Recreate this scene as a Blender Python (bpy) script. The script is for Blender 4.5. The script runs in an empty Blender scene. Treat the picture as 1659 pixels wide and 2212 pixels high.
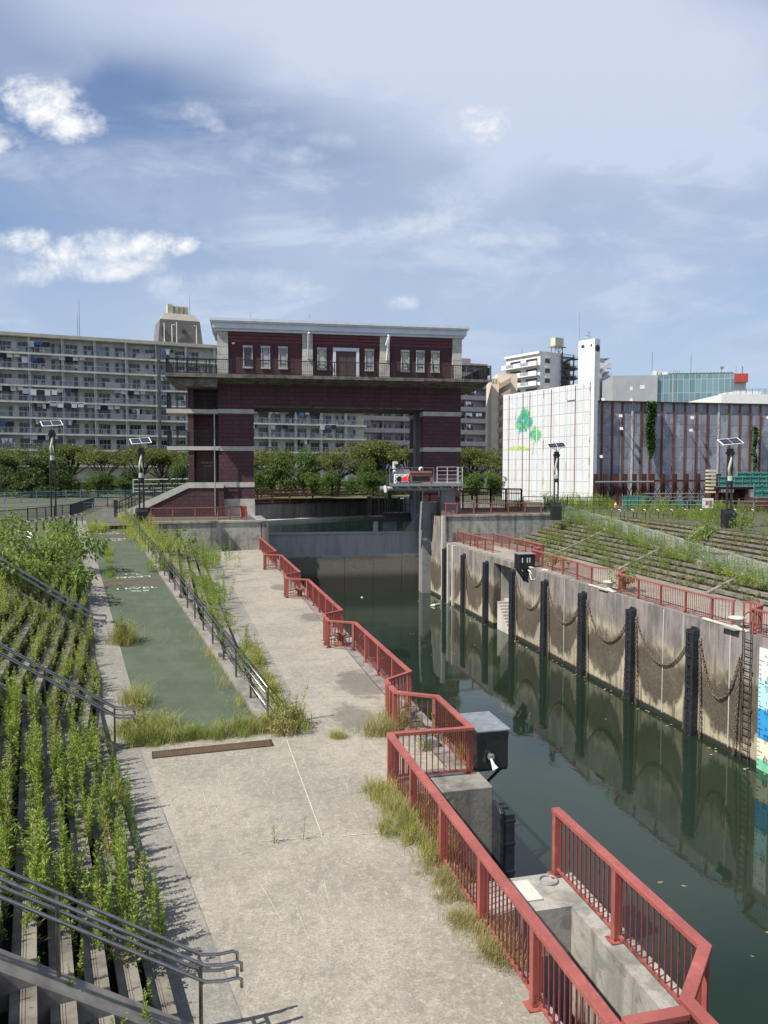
import bpy, math, random
import numpy as np
from mathutils import Vector, Matrix
R = math.radians
sc = bpy.context.scene
COL = sc.collection
rnd = random.Random(7)
PI = math.pi

# ------------------------------------------------------------------ camera, sky, sun, exposure
FOC, PCX, PCY = 1660.0, 829.5, 1106.0          # survey of the photograph in 1659 x 2212 units
YAW, PITCH, CAMZ = R(13.9), R(3.14), 6.9
cam = bpy.data.cameras.new('camera')
camo = bpy.data.objects.new('camera', cam); COL.objects.link(camo)
camo.location = (0, 0, CAMZ)
camo.rotation_euler = (R(90) - PITCH, 0, -YAW)
cam.sensor_fit = 'VERTICAL'; cam.sensor_height = 36.0; cam.lens = 36.0 * FOC / 2212
cam.clip_start = 0.1; cam.clip_end = 4000
sc.camera = camo
sc.view_settings.view_transform = 'Standard'; sc.view_settings.look = 'None'
sc.view_settings.exposure = 0.52; sc.view_settings.gamma = 1.0

SUN_DIR = Vector((-0.713 * 0.876, -0.174 * 0.876, 0.766)).normalized()   # towards the sun
SUN_DIR = Vector((-0.60, -0.17, 0.77)).normalized()
sl = bpy.data.lights.new('sun', 'SUN'); sl.energy = 5.0; sl.angle = R(0.5); sl.color = (1.0, 0.945, 0.86)
so = bpy.data.objects.new('sun', sl); COL.objects.link(so)
so.rotation_euler = (-SUN_DIR).to_track_quat('-Z', 'Y').to_euler()
SUN_EL = math.asin(SUN_DIR.z); SUN_ROT = math.atan2(SUN_DIR.x, SUN_DIR.y)

class NT:
    def __init__(s, tree): s.t = tree; s.n = tree.nodes; s.l = tree.links
    def new(s, typ, **kw):
        n = s.n.new(typ)
        for k, v in kw.items():
            if k == 'ins':
                for a, b in v.items(): s.set(n.inputs[a], b)
            else: setattr(n, k, v)
        return n
    def set(s, sock, v):
        if isinstance(v, bpy.types.NodeSocket): s.l.new(v, sock)
        elif isinstance(v, bpy.types.Node): s.l.new(v.outputs[0], sock)
        elif hasattr(sock.default_value, '__len__') and not hasattr(v, '__len__'): sock.default_value = [v] * len(sock.default_value)
        elif hasattr(v, '__len__') and len(v) == 3 and len(sock.default_value) == 4: sock.default_value = (*v, 1)
        else: sock.default_value = v
    def math(s, op, a, b=None, c=None, clamp=False):
        n = s.n.new('ShaderNodeMath'); n.operation = op; n.use_clamp = clamp
        s.set(n.inputs[0], a)
        if b is not None: s.set(n.inputs[1], b)
        if c is not None: s.set(n.inputs[2], c)
        return n.outputs[0]
    def mix(s, f, a, b, blend='MIX'):
        n = s.n.new('ShaderNodeMix'); n.data_type = 'RGBA'; n.blend_type = blend
        s.set(n.inputs[0], f); s.set(n.inputs[6], a); s.set(n.inputs[7], b)
        return n.outputs[2]
    def ramp(s, f, lo, hi, to0=0.0, to1=1.0, smooth=True):
        n = s.n.new('ShaderNodeMapRange'); n.interpolation_type = 'SMOOTHSTEP' if smooth else 'LINEAR'
        s.set(n.inputs[0], f); s.set(n.inputs[1], lo); s.set(n.inputs[2], hi); s.set(n.inputs[3], to0); s.set(n.inputs[4], to1)
        return n.outputs[0]
    def noise(s, vec, scale, detail=4, rough=.55, dist=0.0):
        n = s.n.new('ShaderNodeTexNoise'); s.set(n.inputs['Vector'], vec)
        n.inputs['Scale'].default_value = scale; n.inputs['Detail'].default_value = detail
        n.inputs['Roughness'].default_value = rough; n.inputs['Distortion'].default_value = dist
        return n.outputs[0]
    def mapping(s, vec, scale=(1, 1, 1), loc=(0, 0, 0), rot=(0, 0, 0)):
        n = s.n.new('ShaderNodeMapping'); s.set(n.inputs[0], vec)
        n.inputs[1].default_value = loc; n.inputs[2].default_value = rot; n.inputs[3].default_value = scale
        return n.outputs[0]
    def xyz(s, vec):
        n = s.n.new('ShaderNodeSeparateXYZ'); s.set(n.inputs[0], vec); return n.outputs
    def comb(s, x, y, z):
        n = s.n.new('ShaderNodeCombineXYZ'); s.set(n.inputs[0], x); s.set(n.inputs[1], y); s.set(n.inputs[2], z); return n.outputs[0]

def make_world():
    w = bpy.data.worlds.new('World'); sc.world = w; w.use_nodes = True
    t = NT(w.node_tree); t.n.clear()
    sky = t.new('ShaderNodeTexSky', sky_type='NISHITA', sun_disc=False)
    sky.sun_elevation = SUN_EL; sky.sun_rotation = SUN_ROT; sky.altitude = 10; sky.air_density = 1.0; sky.dust_density = .7; sky.ozone_density = 2.2
    d = t.new('ShaderNodeTexCoord').outputs['Generated']
    X, Y, Z = t.xyz(d)[:3]
    c, s_ = math.cos(YAW), math.sin(YAW)
    fw = t.math('ADD', t.math('MULTIPLY', X, s_), t.math('MULTIPLY', Y, c))
    rt = t.math('SUBTRACT', t.math('MULTIPLY', X, c), t.math('MULTIPLY', Y, s_))
    fpos = t.math('MAXIMUM', fw, .02)
    u = t.math('DIVIDE', rt, fpos); v = t.math('DIVIDE', Z, fpos)
    front = t.ramp(fw, .05, .3)
    # sheet of high cloud: a plane far above, stretched by the wind
    zc = t.math('ADD', t.math('MAXIMUM', Z, 0.0), .12)
    px_, py_ = t.math('DIVIDE', X, zc), t.math('DIVIDE', Y, zc)
    pl = t.comb(px_, py_, 0.0)
    n1 = t.noise(t.mapping(pl, (1.0, .5, 1), (3.1, 1.7, 0), (0, 0, R(-35))), .9, 7, .5, .7)
    n2 = t.noise(t.mapping(pl, (1.0, .38, 1), (9.1, 4.7, 0), (0, 0, R(-62))), 1.9, 9, .58, .8)
    uv0 = t.comb(u, v, 0.0)
    # soft sheets of high cloud: broad over the upper middle and right, thin low down; clear blue at the upper left
    wob = t.math('MULTIPLY', t.math('SUBTRACT', n1, .5), 1.15)
    veil = None
    for (x, y, rx, ry, amp) in ((860, 20, 640, 230, .86), (1200, 150, 680, 300, .80), (1560, 330, 560, 280, .52), (1250, 560, 700, 150, .30), (820, 480, 420, 110, .34), (300, 640, 800, 150, .34), (1100, 720, 1000, 160, .36), (60, 60, 240, 160, .28), (330, 10, 300, 150, .5), (330, 420, 420, 110, .26)):
        q1 = t.math('POWER', t.math('DIVIDE', t.math('SUBTRACT', u, (x - PCX) / FOC), rx / FOC), 2)
        q2 = t.math('POWER', t.math('DIVIDE', t.math('SUBTRACT', v, (1015 - y) / FOC), ry / FOC), 2)
        e = t.math('ADD', t.math('SUBTRACT', 1.0, t.math('ADD', q1, q2)), wob)
        e = t.math('MULTIPLY', t.ramp(e, -.35, 1.0), amp)
        veil = e if veil is None else t.math('SUBTRACT', t.math('ADD', veil, e), t.math('MULTIPLY', veil, e))
    veil = t.math('ADD', t.math('MULTIPLY', veil, front), t.math('MULTIPLY', t.math('SUBTRACT', 1.0, front), t.math('MULTIPLY', n1, .9)))
    veil = t.math('ADD', t.math('ADD', veil, .08), t.math('MULTIPLY', t.ramp(v, .36, .02), .26))
    n3 = t.noise(t.mapping(uv0, (1.0, 2.6, 1), (2.0, 5.0, 0), (0, 0, R(-14))), 5.5, 9, .62, .35)
    wisps = t.math('ADD', t.math('MULTIPLY', t.ramp(n2, .47, .74), .28), t.math('MULTIPLY', t.math('MULTIPLY', t.ramp(n3, .46, .74), front), .46))
    veil = t.math('MINIMUM', t.math('ADD', veil, t.math('MULTIPLY', wisps, t.ramp(v, .66, .30))), .97)
    skyc = t.mix(1.0, sky.outputs[0], (.92, .98, 1.10), 'MULTIPLY')
    c1 = t.mix(veil, skyc, t.mix(t.ramp(v, .1, .6), (4.7, 5.6, 7.0), (5.6, 6.2, 7.6)))
    # small cumulus, each an irregular puff
    uv = t.comb(u, v, 0.0)
    nb = t.noise(uv, 13.0, 8, .66, .3)
    nb2 = t.noise(t.mapping(uv, (1, 1.6, 1), (4, 2, 0)), 42.0, 6, .6)
    PUFF = [(118, 255, 90, 52, 1), (165, 290, 78, 40, 1), (60, 225, 50, 34, .9), (20, 318, 62, 34, .8), (436, 264, 34, 20, .5), (462, 284, 40, 16, .45), (485, 298, 22, 10, .4),
            (70, 530, 62, 26, .95), (150, 555, 70, 36, 1), (235, 545, 70, 44, 1), (330, 540, 62, 32, 1), (395, 540, 42, 24, .95), (190, 585, 150, 28, .85), (85, 602, 56, 26, .8),
            (372, 622, 50, 20, .5), (652, 630, 42, 19, .5), (868, 660, 34, 16, .5), (1040, 285, 48, 40, .85), (1060, 270, 30, 24, .8),
            (890, 492, 100, 30, .42), (960, 430, 80, 40, .34), (1100, 528, 120, 16, .38), (640, 352, 62, 22, .42), (720, 322, 60, 18, .3),
            (1100, 742, 110, 14, -.30), (1630, 742, 60, 18, -.42), (1450, 590, 150, 22, .2), (520, 610, 150, 24, .3)]
    m = None; dk = None
    for (x, y, rx, ry, k) in PUFF:
        a = t.math('POWER', t.math('DIVIDE', t.math('SUBTRACT', u, (x - PCX) / FOC), rx / FOC), 2)
        b = t.math('POWER', t.math('DIVIDE', t.math('SUBTRACT', v, (1015 - y) / FOC), ry / FOC), 2)
        e = t.math('SUBTRACT', 1.0, t.math('ADD', a, b))
        e = t.math('ADD', e, t.math('MULTIPLY', t.math('SUBTRACT', nb, .5), 3.6 if abs(k) > .5 else 4.2))
        e = t.math('ADD', e, t.math('MULTIPLY', t.math('SUBTRACT', nb2, .5), 1.6 if rx > 55 else 3.4))
        e = t.math('MULTIPLY', t.ramp(e, -.5 if abs(k) > .5 else -.7, 1.55 if abs(k) > .5 else 2.6), abs(k))
        if k > 0: m = e if m is None else t.math('MAXIMUM', m, e)
        else: dk = e if dk is None else t.math('MAXIMUM', dk, e)
    m = t.math('MULTIPLY', m, front)
    nbs = t.noise(t.mapping(uv, (1, 1, 1), (.012, -.012, 0)), 13.0, 8, .66, .3)
    tone = t.ramp(t.math('SUBTRACT', nb, nbs), -.12, .10)
    cc = t.mix(tone, (6.2, 6.8, 7.8), (9.0, 9.0, 9.0))
    c1 = t.mix(t.math('MULTIPLY', dk, front), c1, (3.6, 4.3, 5.6))
    c2 = t.mix(m, c1, cc)
    bg = t.new('ShaderNodeBackground'); t.set(bg.inputs[0], c2); bg.inputs[1].default_value = .080
    out = t.new('ShaderNodeOutputWorld'); t.l.new(bg.outputs[0], out.inputs[0])
    w.cycles.sampling_method = 'MANUAL'; w.cycles.sample_map_resolution = 512
make_world()

# ------------------------------------------------------------------ survey helpers: where a sighted line meets the real ground or a real wall
def _ray(x, y):
    a = (x - PCX) / FOC; b = -(y - PCY) / FOC
    r = Vector((math.cos(YAW), -math.sin(YAW), 0)); fh = Vector((math.sin(YAW), math.cos(YAW), 0)); z = Vector((0, 0, 1))
    return a * r + b * (z * math.cos(PITCH) + fh * math.sin(PITCH)) + fh * math.cos(PITCH) - z * math.sin(PITCH)
CAM = Vector((0, 0, CAMZ))
def at(x, y, z=0.0): d = _ray(x, y); return CAM + d * ((z - CAMZ) / d.z)
def atY(x, y, Y): d = _ray(x, y); return CAM + d * (Y / d.y)
def atX(x, y, X): d = _ray(x, y); return CAM + d * (X / d.x)
def atD(x, y, D): return CAM + _ray(x, y) * D

# ------------------------------------------------------------------ object helpers
WORLD = {}
def W(o): return WORLD.get(o.name, Matrix.Identity(4)) if o else Matrix.Identity(4)
def tag(o, label=None, cat=None, group=None, kind=None):
    if label: o['label'] = label
    if cat: o['category'] = cat
    if group: o['group'] = group
    if kind: o['kind'] = kind
    return o
def thing(name, label, cat, loc=(0, 0, 0), rz=0.0, group=None):
    o = bpy.data.objects.new(name, None); o.empty_display_size = .2
    COL.objects.link(o); o.location = loc; o.rotation_euler = (0, 0, rz)
    WORLD[o.name] = Matrix.Translation(Vector(loc)) @ Matrix.Rotation(rz, 4, 'Z')
    return tag(o, label, cat, group)
def copy_tree(o, loc=None, rz=None, label=None, parent=None):
    c = o.copy(); COL.objects.link(c)
    if parent: c.parent = parent
    if loc is not None: c.location = loc
    if rz is not None: c.rotation_euler = (0, 0, rz)
    if label: c['label'] = label
    for ch in CHILD.get(o.name, []): copy_tree(ch, parent=c)
    return c
CHILD = {}
def link(name, me, parent=None, world_origin=None):
    o = bpy.data.objects.new(name, me); COL.objects.link(o)
    if parent:
        o.parent = parent; CHILD.setdefault(parent.name, []).append(o)
        WORLD[o.name] = W(parent)
    return o

class MB:
    """collects boxes, bars and tubes; build() links them as one mesh object"""
    def __init__(s, T=None, mirror=None): s.v = []; s.f = []; s.m = []; s.T = T; s.mirror = mirror
    def add(s, vs, fs, mi=0):
        b = len(s.v)
        for p in vs:
            p = Vector(p)
            if s.T is not None: p = s.T @ p
            if s.mirror is not None: p = Vector((s.mirror - p.x, p.y, p.z))
            s.v.append(p)
        for f in fs:
            f = [b + i for i in f]
            s.f.append(f[::-1] if s.mirror is not None else f); s.m.append(mi)
        return s
    def box(s, x0, x1, y0, y1, z0, z1, mi=0):
        return s.add([(x0, y0, z0), (x1, y0, z0), (x1, y1, z0), (x0, y1, z0), (x0, y0, z1), (x1, y0, z1), (x1, y1, z1), (x0, y1, z1)],
              [(0, 3, 2, 1), (4, 5, 6, 7), (0, 1, 5, 4), (1, 2, 6, 5), (2, 3, 7, 6), (3, 0, 4, 7)], mi)
    def prism(s, poly, z0, z1, mi=0):
        """polygon (x, y) or (x, y, zlow, zhigh) extruded upwards"""
        n = len(poly); a = 0
        for i in range(n): a += poly[i][0] * poly[(i + 1) % n][1] - poly[(i + 1) % n][0] * poly[i][1]
        if a < 0: poly = poly[::-1]
        lo = [(p[0], p[1], p[2] if len(p) > 2 else z0) for p in poly]; hi = [(p[0], p[1], p[3] if len(p) > 3 else z1) for p in poly]
        return s.add(lo + hi, [tuple(range(n))[::-1], tuple(range(n, 2 * n))] + [(i, (i + 1) % n, n + (i + 1) % n, n + i) for i in range(n)], mi)
    def hprism(s, prof, x0, x1, axis='x', mi=0):
        """profile of (a, z) extruded along an axis: axis x -> a is y; axis y -> a is x"""
        n = len(prof); ar = sum(prof[i][0] * prof[(i + 1) % n][1] - prof[(i + 1) % n][0] * prof[i][1] for i in range(n))
        if ar < 0: prof = prof[::-1]
        if axis == 'x': A = [(x0, a, z) for a, z in prof]; B = [(x1, a, z) for a, z in prof]
        else: A = [(a, x1, z) for a, z in prof]; B = [(a, x0, z) for a, z in prof]
        return s.add(A + B, [tuple(range(n))[::-1], tuple(range(n, 2 * n))] + [(i, (i + 1) % n, n + (i + 1) % n, n + i) for i in range(n)], mi)
    def bar(s, p, q, w, h=None, mi=0, up=(0, 0, 1)):
        h = h or w; p = Vector(p); q = Vector(q); d = (q - p)
        if d.length < 1e-6: return s
        d.normalize(); u = Vector(up)
        if abs(d.dot(u)) > .98: u = Vector((0, 1, 0)) if abs(d.y) < .9 else Vector((1, 0, 0))
        a = d.cross(u).normalized(); b = a.cross(d)
        P = [p + a * i * w / 2 + b * j * h / 2 for i, j in ((-1, -1), (1, -1), (1, 1), (-1, 1))]
        Q = [x + (q - p) for x in P]
        return s.add(P + Q, [(0, 3, 2, 1)[::-1], (4, 5, 6, 7)[::-1], (0, 1, 5, 4)[::-1], (1, 2, 6, 5)[::-1], (2, 3, 7, 6)[::-1], (3, 0, 4, 7)[::-1]], mi)
    def tube(s, pts, r, n=8, mi=0, close=False, caps=True):
        pts = [Vector(p) for p in pts]; N = len(pts); rs = r if hasattr(r, '__len__') else [r] * N
        vs = []; ref = None
        for i, p in enumerate(pts):
            if close: d = pts[(i + 1) % N] - pts[i - 1]
            else: d = pts[min(i + 1, N - 1)] - pts[max(i - 1, 0)]
            d.normalize()
            if ref is None:
                ref = Vector((0, 0, 1)) if abs(d.z) < .9 else Vector((1, 0, 0))
            a = d.cross(ref)
            if a.length < 1e-4: a = d.orthogonal()
            a.normalize(); b = a.cross(d); ref = b
            vs += [p + (a * math.cos(2 * PI * k / n) + b * math.sin(2 * PI * k / n)) * rs[i] for k in range(n)]
        fs = []
        for i in range(N if close else N - 1):
            j = (i + 1) % N
            for k in range(n): fs.append((i * n + k, i * n + (k + 1) % n, j * n + (k + 1) % n, j * n + k))
        if caps and not close: fs += [tuple(range(n))[::-1], tuple((N - 1) * n + k for k in range(n))]
        return s.add(vs, [f[::-1] for f in fs], mi)
    def quad(s, a, b, c, d, mi=0): return s.add([a, b, c, d], [(0, 1, 2, 3)], mi)
    def lathe(s, prof, cx=0, cy=0, n=16, mi=0):
        vs = []
        for r, z in prof: vs += [(cx + r * math.cos(2 * PI * k / n), cy + r * math.sin(2 * PI * k / n), z) for k in range(n)]
        fs = [(i * n + k, i * n + (k + 1) % n, (i + 1) * n + (k + 1) % n, (i + 1) * n + k) for i in range(len(prof) - 1) for k in range(n)]
        fs += [tuple(range(n))[::-1], tuple((len(prof) - 1) * n + k for k in range(n))]
        return s.add(vs, fs, mi)
    def build(s, name, mats, parent=None, local=False, smooth=False, bevel=0.0):
        if not isinstance(mats, (list, tuple)): mats = [mats]
        V = s.v; loc = None
        if parent is not None:
            if not local:
                inv = W(parent).inverted(); V = [inv @ p for p in V]
        else:
            xs = [p.x for p in V]; ys = [p.y for p in V]; zs = [p.z for p in V]
            loc = Vector(((min(xs) + max(xs)) / 2, (min(ys) + max(ys)) / 2, min(zs))); V = [p - loc for p in V]
        me = bpy.data.meshes.new(name); me.from_pydata([tuple(p) for p in V], [], s.f)
        for m in mats: me.materials.append(m)
        if len(mats) > 1: me.polygons.foreach_set('material_index', s.m)
        if smooth: me.polygons.foreach_set('use_smooth', [True] * len(me.polygons))
        me.update()
        o = link(name, me, parent)
        if loc is not None: o.location = loc; WORLD[o.name] = Matrix.Translation(loc)
        if bevel:
            b = o.modifiers.new('bevel', 'BEVEL'); b.width = bevel; b.segments = 2; b.limit_method = 'ANGLE'
        return o

def np_mesh(name, V, Q, MI, mats, smooth=False):
    V = np.asarray(V, dtype=np.float32); Q = np.asarray(Q, dtype=np.int32)
    me = bpy.data.meshes.new(name)
    me.vertices.add(len(V)); me.vertices.foreach_set('co', V.ravel())
    me.loops.add(Q.size); me.loops.foreach_set('vertex_index', Q.ravel())
    me.polygons.add(len(Q)); me.polygons.foreach_set('loop_start', np.arange(0, Q.size, 4, dtype=np.int32))
    for m in mats: me.materials.append(m)
    me.polygons.foreach_set('material_index', np.asarray(MI, dtype=np.int32))
    if smooth: me.polygons.foreach_set('use_smooth', np.ones(len(Q), dtype=bool))
    me.update(calc_edges=True); me.validate()
    return me

def text_mesh(name, body, size, mat, parent=None, M=None, align='CENTER', extrude=.004):
    cu = bpy.data.curves.new(name, 'FONT'); cu.body = body; cu.size = size; cu.align_x = align; cu.align_y = 'CENTER'; cu.extrude = extrude; cu.resolution_u = 3
    tmp = bpy.data.objects.new('tmp', cu); COL.objects.link(tmp)
    dg = bpy.context.evaluated_depsgraph_get(); me = bpy.data.meshes.new_from_object(tmp.evaluated_get(dg))
    bpy.data.objects.remove(tmp)
    me.materials.clear(); me.materials.append(mat)
    if M is not None: me.transform(M)
    me.name = name
    return link(name, me, parent)

# ------------------------------------------------------------------ materials
MATS = {}
def bsdf(name):
    m = bpy.data.materials.new(name); m.use_nodes = True
    t = NT(m.node_tree); b = t.n['Principled BSDF']; MATS[name] = m
    return m, t, b
def pos(t, obj=False):
    return t.new('ShaderNodeTexCoord').outputs['Object'] if obj else t.new('ShaderNodeNewGeometry').outputs['Position']
def bump(t, b, h, strength=.3, dist=.02):
    n = t.new('ShaderNodeBump'); n.inputs['Strength'].default_value = strength; n.inputs['Distance'].default_value = dist
    t.set(n.inputs['Height'], h); t.l.new(n.outputs[0], b.inputs['Normal'])
def plain(name, c, rough=.6, metal=0.0, var=.16, scale=6.0, obj=False, c2=None, spec=.5, bmp=0.0):
    m, t, b = bsdf(name); p = pos(t, obj)
    n = t.noise(p, scale, 5, .6)
    c2 = c2 or tuple(x * (1 - 2.2 * var) for x in c)
    t.set(b.inputs['Base Color'], t.mix(t.ramp(n, .35, .7), c, c2))
    t.set(b.inputs['Roughness'], t.ramp(t.noise(p, scale * 2.3, 3), .3, .7, rough * .85, min(1, rough * 1.12)))
    b.inputs['Metallic'].default_value = metal; b.inputs['Specular IOR Level'].default_value = spec
    if bmp: bump(t, b, t.noise(p, scale * 6, 4), bmp, .01)
    return m
def streaky(name, c, dark, lightc=None, vs=.10, hs=1.1, amount=.8, rough=.85, fine=9.0, edge=None):
    """weathered concrete with stains running down"""
    m, t, b = bsdf(name); p = pos(t)
    s1 = t.noise(t.mapping(p, (hs, hs, vs)), 1.6, 6, .62, .3)
    s2 = t.noise(p, fine, 6, .65)
    s3 = t.noise(t.mapping(p, (.4, .4, .3)), 1.0, 4)
    col = t.mix(t.math('MULTIPLY', t.ramp(s1, .42, .68), amount), c, dark)
    col = t.mix(t.math('MULTIPLY', t.ramp(s2, .45, .75), .45), col, tuple(x * .62 for x in c))
    gr = t.noise(p, 24.0, 6, .75); blot = t.noise(p, 2.4, 7, .7, .5)
    col = t.mix(t.math('MULTIPLY', t.ramp(blot, .50, .62), .55), col, dark); col = t.mix(t.math('MULTIPLY', t.ramp(gr, .54, .66), .5), col, tuple(x * .6 for x in dark))
    if lightc: col = t.mix(t.math('MULTIPLY', t.ramp(s3, .5, .68), .6), col, lightc)
    t.set(b.inputs['Base Color'], col); b.inputs['Roughness'].default_value = rough
    bump(t, b, s2, .35, .02)
    return m
def floor_concrete(name, c, dark, lightc, joint=None, scratch=True, stains=()):
    m, t, b = bsdf(name); p = pos(t)
    big = t.noise(p, .35, 4, .55); mid = t.noise(p, 2.2, 7, .68, .4); fine = t.noise(p, 26.0, 6, .72)
    wipe = t.noise(t.mapping(p, (1, .35, 1), (0, 0, 0), (0, 0, R(70))), 7.0, 7, .7, .6)
    col = t.mix(t.ramp(big, .36, .64), c, tuple(.5 * a + .5 * d for a, d in zip(c, dark)))
    col = t.mix(t.math('MULTIPLY', t.ramp(mid, .46, .62), .42), col, dark)
    spk = t.noise(p, 9.0, 8, .78, .5); col = t.mix(t.math('MULTIPLY', t.ramp(spk, .5, .62), .5), col, lightc); col = t.mix(t.math('MULTIPLY', t.ramp(spk, .46, .36), .38), col, tuple(x * .8 for x in dark))
    col = t.mix(t.math('MULTIPLY', t.ramp(wipe, .5, .72), .5), col, lightc)
    col = t.mix(t.math('MULTIPLY', t.ramp(fine, .46, .62), .62), col, tuple(x * .48 for x in c))
    col = t.mix(t.math('MULTIPLY', t.ramp(t.noise(p, 60.0, 3, .6), .6, .7), .35), col, lightc)
    if scratch:
        vo = t.new('ShaderNodeTexVoronoi', feature='DISTANCE_TO_EDGE'); t.set(vo.inputs['Vector'], t.mapping(t.mix(.12, p, t.new('ShaderNodeTexNoise', ins={'Vector': p, 'Scale': .8}).outputs[1]), (1, .55, 1), (0, 0, 0), (0, 0, R(35))))
        vo.inputs['Scale'].default_value = .5
        ln = t.math('MULTIPLY', t.ramp(vo.outputs[0], .004, .0005), t.ramp(t.noise(p, 1.4, 2), .56, .66))
        col = t.mix(t.math('MULTIPLY', ln, .55), col, tuple(min(.7, x * 1.5) for x in lightc))
    for (sx_, sy_, sr) in stains:                     # damp dark patches that stay where they are
        dv = t.new('ShaderNodeVectorMath', operation='DISTANCE'); t.set(dv.inputs[0], t.mapping(p, (1, .5, 0))); dv.inputs[1].default_value = (sx_, sy_ * .5, 0)
        col = t.mix(t.math('MULTIPLY', t.ramp(t.math('ADD', t.math('DIVIDE', dv.outputs['Value'], sr), t.math('MULTIPLY', t.math('SUBTRACT', t.noise(p, 1.8, 6, .65), .5), 1.6)), 1.0, .55), .62), col, tuple(q * .55 for q in dark))
    t.set(b.inputs['Base Color'], col); b.inputs['Roughness'].default_value = .9
    bump(t, b, t.math('ADD', fine, mid), .25, .012)
    return m
floor_concrete('walk', (.31, .285, .23), (.16, .148, .12), (.44, .405, .33), scratch=False, stains=((5.2, 24.0, 1.0), (4.3, 20.6, .8), (5.3, 35.5, .7), (4.9, 45.0, .8), (2.2, 30.0, .5)))
floor_concrete('walk_side', (.25, .235, .20), (.13, .125, .11), (.34, .32, .27), scratch=False)
streaky('conc', (.33, .315, .28), (.12, .115, .10), (.44, .42, .36), amount=.75)
streaky('conc_dark', (.21, .20, .175), (.075, .07, .06), (.28, .26, .22), amount=.8)
streaky('conc_pale', (.46, .45, .40), (.30, .29, .25), (.55, .53, .47), amount=.6)
streaky('conc_ret', (.33, .32, .285), (.105, .10, .085), (.46, .44, .39), vs=.06, hs=.75, amount=.95)
streaky('conc_gate', (.22, .225, .22), (.12, .12, .115), (.27, .27, .26), amount=.5)
plain('tier', (.205, .185, .148), .9, 0, .3, 2.0, c2=(.085, .076, .058), bmp=.25)
plain('tier_soil', (.03, .025, .017), .95, 0, .3, 9.0, bmp=.4)
plain('kerb', (.24, .225, .195), .9, 0, .22, 2.5, bmp=.2)
plain('stone_pale', (.52, .50, .43), .8, 0, .14, 2.0, bmp=.15)
plain('asphalt', (.105, .10, .095), .92, 0, .2, 2.0, bmp=.2)
plain('soil', (.085, .075, .05), .95, 0, .3, .6, c2=(.06, .075, .03), bmp=.3)
plain('grassland', (.075, .10, .03), .95, 0, .3, .5, c2=(.10, .09, .05), bmp=.3)
def ramp_green():
    m, t, b = bsdf('ramp_green'); p = pos(t)
    n1 = t.noise(p, .8, 5, .6, .3); n2 = t.noise(p, 24.0, 5, .7); n3 = t.noise(t.mapping(p, (1, .4, 1)), 4.0, 5, .65, .6); n4 = t.noise(p, 1.7, 3)
    col = t.mix(t.ramp(n1, .36, .66), (.052, .074, .043), (.072, .092, .057))
    col = t.mix(t.math('MULTIPLY', t.ramp(n3, .52, .72), .40), col, (.125, .125, .10))
    col = t.mix(t.math('MULTIPLY', t.ramp(n3, .64, .70), .35), col, (.075, .15, .085))
    col = t.mix(t.math('MULTIPLY', t.ramp(n2, .5, .7), .45), col, (.05, .07, .045))
    col = t.mix(t.math('MULTIPLY', t.ramp(n4, .6, .75), .4), col, (.085, .08, .06))
    t.set(b.inputs['Base Color'], col); b.inputs['Roughness'].default_value = .88
    bump(t, b, n2, .3, .006)
ramp_green()
plain('ramp_brown', (.095, .075, .058), .9, 0, .2, 4.0)
plain('paint_white', (.60, .59, .54), .7, 0, .15, 9.0)
def red_paint():
    m, t, b = bsdf('red_paint'); p = pos(t); z = t.xyz(p)[2]
    n = t.noise(p, 1.1, 5, .6); g = t.noise(p, 14.0, 6, .72); r = t.noise(p, 5.0, 6, .7)
    col = t.mix(t.ramp(n, .36, .66), (.34, .094, .078), (.25, .068, .056))
    col = t.mix(t.math('MULTIPLY', t.ramp(g, .48, .68), .5), col, (.20, .06, .05))
    col = t.mix(t.math('MULTIPLY', t.ramp(t.noise(p, 3.0, 5, .65), .56, .68), .4), col, (.44, .16, .14))
    low = t.ramp(z, .45, .02)
    col = t.mix(t.math('MULTIPLY', t.ramp(t.math('ADD', r, t.math('MULTIPLY', low, .16)), .64, .70), .85), col, (.10, .035, .016))
    t.set(b.inputs['Base Color'], col); t.set(b.inputs['Roughness'], t.ramp(g, .3, .7, .38, .62)); bump(t, b, g, .12, .004)
red_paint()
plain('red_bar', (.22, .038, .034), .5, 0, .2, 12.0, c2=(.14, .032, .025))
plain('rust_bar', (.24, .075, .06), .7, 0, .2, 8.0)
plain('steel', (.42, .41, .39), .3, 1.0, .1, 8.0)
plain('steel_dull', (.20, .185, .16), .42, .8, .2, 8.0)
plain('galv', (.34, .36, .37), .45, .5, .15, 6.0)
plain('white_paint', (.72, .72, .70), .5, 0, .08, 3.0)
plain('white_rail', (.62, .64, .64), .5, 0, .1, 3.0)
plain('blue_rail', (.27, .44, .55), .45, 0, .1, 3.0)
plain('black_paint', (.018, .018, .021), .5, 0, .2, 8.0)
plain('dark_brown', (.045, .038, .034), .55, 0, .2, 5.0)
plain('rubber', (.014, .016, .024), .5, 0, .3, 5.0, c2=(.03, .032, .036), bmp=.3)
plain('rubber_grey', (.085, .09, .10), .6, 0, .3, 3.0)
plain('chain', (.22, .18, .135), .6, .3, .3, 14.0, c2=(.09, .06, .042))
plain('pale_plastic', (.60, .60, .54), .5, 0, .08, 4.0)
plain('pale_green', (.42, .44, .36), .5, 0, .1, 4.0)
plain('solar', (.035, .038, .055), .15, 0, .2, 3.0)
plain('glass_dark', (.045, .05, .055), .08, 0, .2, .8)
plain('curtain', (.34, .36, .37), .6, 0, .2, 1.2)
plain('curtain_pale', (.46, .50, .52), .5, 0, .15, 1.0)
plain('apt_wall', (.60, .59, .51), .85, 0, .12, .8)
plain('apt_slab', (.70, .69, .62), .85, 0, .12, .9)
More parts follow.
